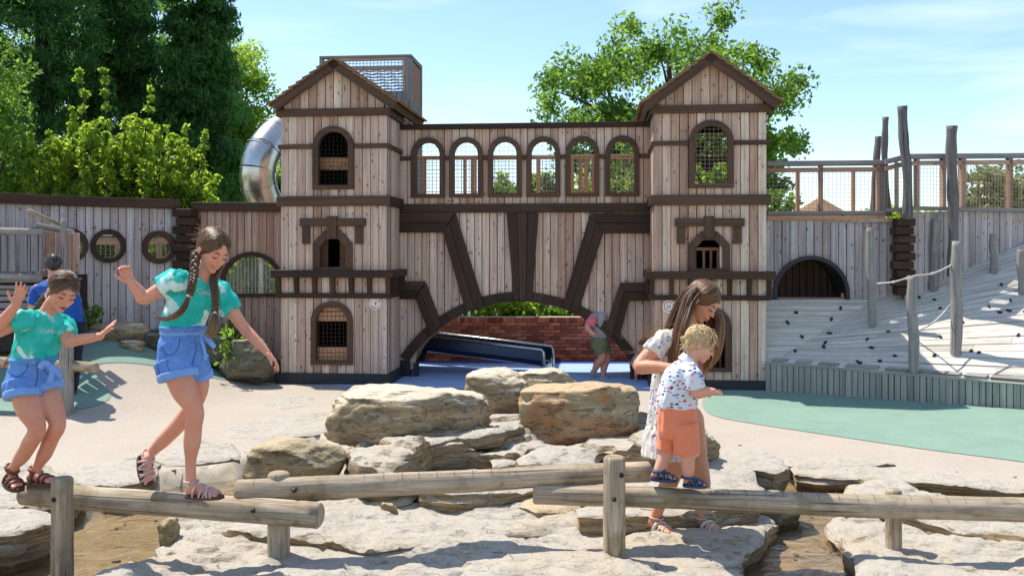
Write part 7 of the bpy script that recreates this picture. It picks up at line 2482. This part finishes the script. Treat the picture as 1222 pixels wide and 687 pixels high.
hand(g, lwri, V((1, 0, .15)), V((0, 0, -1)), .085, (70, 72, 74, 76), thumb=1, nails=False, thumb_out=.35)
limb_s(g.m, [J(800, 515, .05), J(797, 536, .05), J(790, 552, .04), J(786, 560, .03)], [R(12.5), R(10), R(7.5), R(6)])
limb_s(g.m, [J(817, 515, -.05), J(820, 538, -.06), J(821, 554, -.05), J(821, 567, -.04)], [R(12.5), R(9.8), R(8), R(6.2)])
h1, t1 = J(777, 569.5, .05), J(808, 571.5, -.0)
h2, t2 = J(815.5, 577, .0), J(843.5, 578.5, -.05)
foot(g, J(785.5, 560.5, .03), h1, t1, V((0, 0, 1)), .06)
foot(g, J(821, 568, -.04), h2, t2, V((0, 0, 1)), .06)
hc = J(836, 411, 0)
head(g, hc, V((.86, -.18, -.42)), V((.42, 0, .9)), .195, 'skin_pale', hairmat='hair_blond')
remeshed(g.m, 'body', M['skin_pale'], g.root, VOX, 4)
def f(m):
    loft(m, TS_([(808, 485, 21, 23), (808, 478, 21, 23), (809, 465, 20.5, 22), (812, 450, 20.5, 21), (816, 438, 18.5, 17.5), (820, 431, 11.5, 11.5)]), 26, 2.3)
    limb(m, [J(820, 440, -.05), rsh, rsh.lerp(relb, .85)], [R(11), R(11.5), R(11)], ends=False)
    limb(m, [J(820, 440, .05), lsh, lsh.lerp(lelb, .85)], [R(11), R(11.5), R(11)], ends=False)
sewn(g, 'printed_shirt', f, 'print', wrinkle=(.007, 12, (1.2, 1.2, .5)))
m = MB(); tube(m, [J(818, 433.5), J(823.5, 426)], [R(11.5), R(10)], 20); remeshed(m, 'collar', M['white_trim'], g.root, .006, 1)
def f(m):
    loft(m, TS_([(808, 522, 15, 20), (808.5, 512, 19.5, 22.5), (808.5, 500, 20.5, 23), (808, 488, 20, 22.3), (808, 481, 19.5, 21.7)]), 24, 2.3)
    limb(m, [J(799, 505, .05), J(795.5, 537, .05)], [R(14), R(12.5)], ends=False)
    limb(m, [J(817, 505, -.05), J(819.5, 541, -.06)], [R(15.5), R(15)], ends=False)
sewn(g, 'coral_shorts', f, 'coral', wrinkle=(.006, 12, (1.3, 1.3, .5)))
for h_, t_, an_ in ((h1, t1, J(786, 561.5, .03)), (h2, t2, J(821, 569, -.04))):
    so = sandal(g, h_, t_, V((0, 0, 1)), .075, 'sandal_navy', 'sandal_navy', [(.52, .52, .28, .008), (.62, .70, .22, .008), (.84, .84, .12, .009), (.30, .36, .29, .007)], .014)
    ankle_strap(g, so, an_, V((0, 0, 1)), R(7.4), .007, 'sandal_navy')
hair_cap(g, 'hair_blond', 1.05)
m = MB()
scalp(m, g, (-.60, -.05, -.12), 420, .0026, 8, az=(-125, 125), el0=(-.1, .97), tone=(.0, .95), lift=1.07)
rs3 = random.Random(12)
for i in range(130):
    a_, z_ = rs3.uniform(-2.9, 2.9), rs3.uniform(.15, 1.0)
    w_ = sqrt(max(0, 1 - z_ * z_)); b = g.W(-.085 + .45 * cos(a_) * w_, .38 * sin(a_) * w_, .15 + .41 * z_)
    d = (b - hc).normalized(); t_ = V((rs3.uniform(-1, 1), rs3.uniform(-1, 1), rs3.uniform(-1, .3))).cross(d).normalized()
    L_ = rs3.uniform(.02, .045)
    tube(m, catmull([b, b + t_ * L_ * .6 + d * L_ * .18, b + t_ * L_ + d * rs3.uniform(-.2, .5) * L_ - V((0, 0, .3 * L_))], 3), [.0022] * 5 + [.0014, .0005], 4, caps=False, tone=[rs3.random()] * 7)
rs2 = random.Random(4)
for i in range(110):
    a = rs2.uniform(-1, 1); z = rs2.uniform(-.25, .15)
    b = g.W(-.45 + .12 * abs(a), a * .30, z)
    d = (b - hc).normalized() * rs2.uniform(.006, .022) + V((-.006, 0, rs2.uniform(-.03, .0)))
    tube(m, catmull([g.W(-.3, a * .25, z + .15), b, b + d], 3), [.003, .003, .003, .003, .0025, .002, .0008], 4, caps=False, tone=[rs2.random()] * 7)
for i in range(110):
    a = rs2.uniform(-1, 1)
    b = g.W(.28 + .06 * (1 - a * a), a * .30, .30)
    tube(m, catmull([g.W(.05, a * .25, .52), b, g.W(.345 - .06 * a * a, a * .32, .13 + rs2.uniform(-.03, .05))], 3), [.003] * 6 + [.001], 4, caps=False, tone=[rs2.random()] * 7)
m.build('combed_hair', M['hair_blond'], g.root, smoothf=True)

# ------------------------------------------------------------------ man walking at the back left
g = Fig(10.2, 'man in blue T-shirt and dark trousers walking away behind the smaller girl', V((PX(80, 487, 10.2).x, 10.2, 0)))
J, R = g.J, g.R
F = V((-.25, .97, 0)).normalized(); S = V((0, 0, 1)).cross(F)
tor = [(J(84, 396), S * R(17), F * R(12)), (J(82, 384), S * R(17), F * R(12)), (J(78, 368), S * R(16), F * R(12)), (J(72, 352), S * R(19), F * R(13)), (J(66, 341), S * R(19), F * R(12)), (J(64, 335), S * R(9), F * R(8))]
loft(g.m, tor, 22, 2.3)
limb(g.m, [J(64, 340), J(63, 328)], [R(6), R(5.5)])
for sx, dy, ex, ey, wx, wy in ((45, 0, 38, 371, 34, 394), (84, .05, 92, 370, 95, 396)):
    limb_s(g.m, [J(sx, 345, dy), J(ex, ey, dy), J(wx, wy, dy)], [R(6.5), R(5), R(3.3)])
    hand(g, J(wx, wy, dy), V((0, 0, -1)), V((1, 0, 0)), .18, (20, 20, 25, 30), nails=False)
limb_s(g.m, [J(88, 396), J(86, 435), J(80, 480)], [R(9), R(7), R(4)])
limb_s(g.m, [J(76, 396, .15), J(66, 435, .2), J(62, 476, .35)], [R(9), R(7), R(4)])
head(g, J(63.5, 316), V((-.45, .88, -.12)), V((0, .1, 1)), .225, 'skin', eyes=False)
remeshed(g.m, 'body', M['skin'], g.root, .009, 3)
def f(m):
    loft(m, [(c + V((0, 0, 0)), a * 1.12, b * 1.15) for c, a, b in tor[1:]], 22, 2.3)
    limb(m, [J(52, 345), J(45, 347), J(40, 362)], [R(7.5), R(8), R(7.5)], ends=False)
    limb(m, [J(78, 345), J(84, 347, .05), J(90, 362, .05)], [R(7.5), R(8), R(7.5)], ends=False)
sewn(g, 'blue_shirt', f, 'blue_tee', .009, 2, (.01, 8, (1, 1, .5)))
def f(m):
    loft(m, [(J(84, 398), S * R(18.5), F * R(14)), (J(83, 383), S * R(18), F * R(14)), (J(81, 374), S * R(17), F * R(13))], 20)
    limb_s(m, [J(88, 392), J(87, 435), J(81, 481)], [R(11.5), R(9), R(6)], ends=False)
    limb_s(m, [J(76, 392, .15), J(67, 435, .2), J(63, 478, .35)], [R(11.5), R(9), R(6)], ends=False)
sewn(g, 'dark_trousers', f, 'navy', .009, 2, (.01, 8, (1, 1, .5)))
for x, y, dy in ((80, 487, 0), (62, 483, .35)):
    m = MB(); d = V((.35, -.1, 0)) if dy == 0 else V((.2, -.2, 0))
    loft(m, [(J(x - 5, y - 2.5, dy), V((0, .04, 0)), V((0, 0, .035))), (J(x, y - 3, dy), V((0, .045, 0)), V((0, 0, .04))), (J(x + 6, y - 2, dy), V((0, .05, 0)), V((0, 0, .03))), (J(x + 10, y - 1.2, dy), V((0, .035, 0)), V((0, 0, .018)))], 14)
    m.build('shoe', M['sandal_navy'], g.root, smoothf=True)
hair_cap(g, 'hair_black', 1.04)
m = MB(); scalp(m, g, (-.5, 0, -.25), 160, .005, 9, az=(-140, 140), el0=(.0, .97), tone=(.2, 1.0), lift=1.06); m.build('combed_hair', M['hair_black'], g.root)
m = MB()
for k in (-1, 1): tube(m, [g.W(.34, k * .24, .02), g.W(.1, k * .37, .03), g.W(-.06, k * .38, .01)], [.008, .006, .004], 6)
m.build('sunglasses', M['bolt'], g.root)

# ------------------------------------------------------------------ child running under the arch
g = Fig(12.75, 'child in pink and grey top and khaki shorts running behind the arch', V((PX(716, 452, 12.75).x, 12.75, 0)), 'children under the arch')
J, R = g.J, g.R
F = V((.95, -.3, 0)).normalized(); S = V((0, 0, 1)).cross(F)
tor = [(J(716, 412), S * R(9.5), F * R(9)), (J(716, 402), S * R(9), F * R(8.5)), (J(715, 392), S * R(9), F * R(8)), (J(716, 382), S * R(11), F * R(8)), (J(718, 374), S * R(10), F * R(7)), (J(719, 370), S * R(4), F * R(4))]
loft(g.m, tor, 20, 2.3)
limb(g.m, [J(718, 374), J(721, 366)], [R(4), R(3.6)])
for k, (P) in enumerate(([(709, 378, -.1), (701, 390, -.14), (709, 399, -.2)], [(726, 378, .1), (735, 388, .1), (743, 380, .05)])):
    limb_s(g.m, [J(*q) for q in P], [R(4.2), R(3.5), R(2.4)]); hand(g, J(*P[2]), V((1, 0, .3)), V((0, 0, -1)), .11, (40, 40, 45, 45), nails=False)
limb_s(g.m, [J(713, 412, -.05), J(719, 425, -.06), J(713, 434, -.02), J(708.5, 444, .02)], [R(6.5), R(4.8), R(4.6), R(2.8)])
limb_s(g.m, [J(719, 412, .05), J(724, 426, .03), J(721, 437, .02), J(719.5, 448, .0)], [R(6.5), R(4.8), R(4.4), R(2.8)])
head(g, J(723, 356), V((.9, -.35, -.1)), V((.1, 0, 1)), .2, 'skin', eyes=False)
remeshed(g.m, 'body', M['skin'], g.root, .010, 2)
sewn(g, 'grey_top', lambda m: (loft(m, [(c, a * 1.15, b * 1.2) for c, a, b in tor[1:]], 20, 2.3), limb(m, [J(712, 378, -.06), J(709, 378, -.1), J(705, 385, -.12)], [R(5.5), R(5.8), R(5.5)], ends=False)), 'grey_tee', .01, 2, (.008, 8, (1, 1, .5)))
m = MB(); limb(m, [J(709, 379, -.11), J(703, 388, -.14)], [R(6.3), R(6)], ends=False); m.build('pink_sleeve', M['pink'], g.root, smoothf=True)
def f(m):
    loft(m, [(J(716, 413), S * R(11), F * R(11)), (J(716, 405), S * R(10.8), F * R(10.5)), (J(715.5, 401), S * R(10), F * R(10))], 20)
    limb(m, [J(713, 409, -.05), J(718, 421, -.06)], [R(7.5), R(7.2)], ends=False); limb(m, [J(719, 409, .05), J(723.5, 422, .03)], [R(7.5), R(7)], ends=False)
sewn(g, 'khaki_shorts', f, 'khaki', .01, 1, (.006, 10, (1, 1, 1)))
for a, b in (((705, 443), (711, 451)), ((716, 450.5), (729, 452.5))):
    m = MB(); A_, B_ = J(*a), J(*b); d = (B_ - A_); loft(m, [(A_, V((0, .035, 0)), V((.0, 0, .03))), (A_.lerp(B_, .5), V((0, .04, 0)), V((0, 0, .035))), (B_, V((0, .03, 0)), V((0, 0, .015)))], 12); m.build('shoe', M['shoe_grey'], g.root, smoothf=True)
hair_cap(g, 'hair_brown', 1.03)

# ------------------------------------------------------------------ child crouching behind the right tower foot
g = Fig(12.6, 'child crouching with one hand on the blue ground, half hidden by the tower', V((PX(752, 450, 12.6).x, 12.6, 0)), 'children under the arch')
J, R = (lambda x, y, dy=0.0: g.J(x + 7, y + 1, dy)), g.R
F = V((-.9, -.4, 0)).normalized(); S = V((0, 0, 1)).cross(F)
tor = [(J(764, 443), S * R(8), F * R(8)), (J(764, 434), S * R(8), F * R(8)), (J(758, 424), S * R(9), F * R(7)), (J(755, 420), S * R(4), F * R(4))]
loft(g.m, tor, 18)
limb(g.m, [J(758, 424), J(760, 418)], [R(4), R(4)])
limb_s(g.m, [J(752, 428, -.08), J(753, 439, -.12), J(752, 447, -.14)], [R(3.8), R(3), R(2.2)])
hand(g, J(752, 447, -.14), V((-.1, -.1, -1)), V((0, 1, 0)), .10, (10, 10, 12, 15), nails=False)
limb_s(g.m, [J(762, 442, .05), J(756, 436, .0), J(758, 449, .02)], [R(6), R(5), R(3)])
head(g, J(762, 411), V((-.8, -.4, -.3)), V((-.1, 0, 1)), .19, 'skin', eyes=False)
remeshed(g.m, 'body', M['skin'], g.root, .010, 2)
sewn(g, 'pale_top', lambda m: (loft(m, [(c, a * 1.15, b * 1.2) for c, a, b in tor], 18), limb(m, [J(755, 425, -.05), J(751, 431, -.09)], [R(5.2), R(5)], ends=False)), 'grey_tee', .01, 2, (.006, 9, (1, 1, 1)))
def f(m): limb_s(m, [J(764, 443, .04), J(755, 436, .0), J(758, 447, .02)], [R(8), R(6.5), R(5)], ends=False)
sewn(g, 'dark_leggings', f, 'navy', .01, 1, None)
m = MB(); loft(m, [(J(746, 431, -.05), V((0, .035, 0)), V((.02, 0, .03))), (J(750, 434, -.05), V((0, .04, 0)), V((.02, 0, .035))), (J(755, 438, -.05), V((0, .03, 0)), V((.01, 0, .02)))], 12); m.build('shoe', M['shoe_grey'], g.root, smoothf=True)
hair_cap(g, 'hair_brown', 1.03)
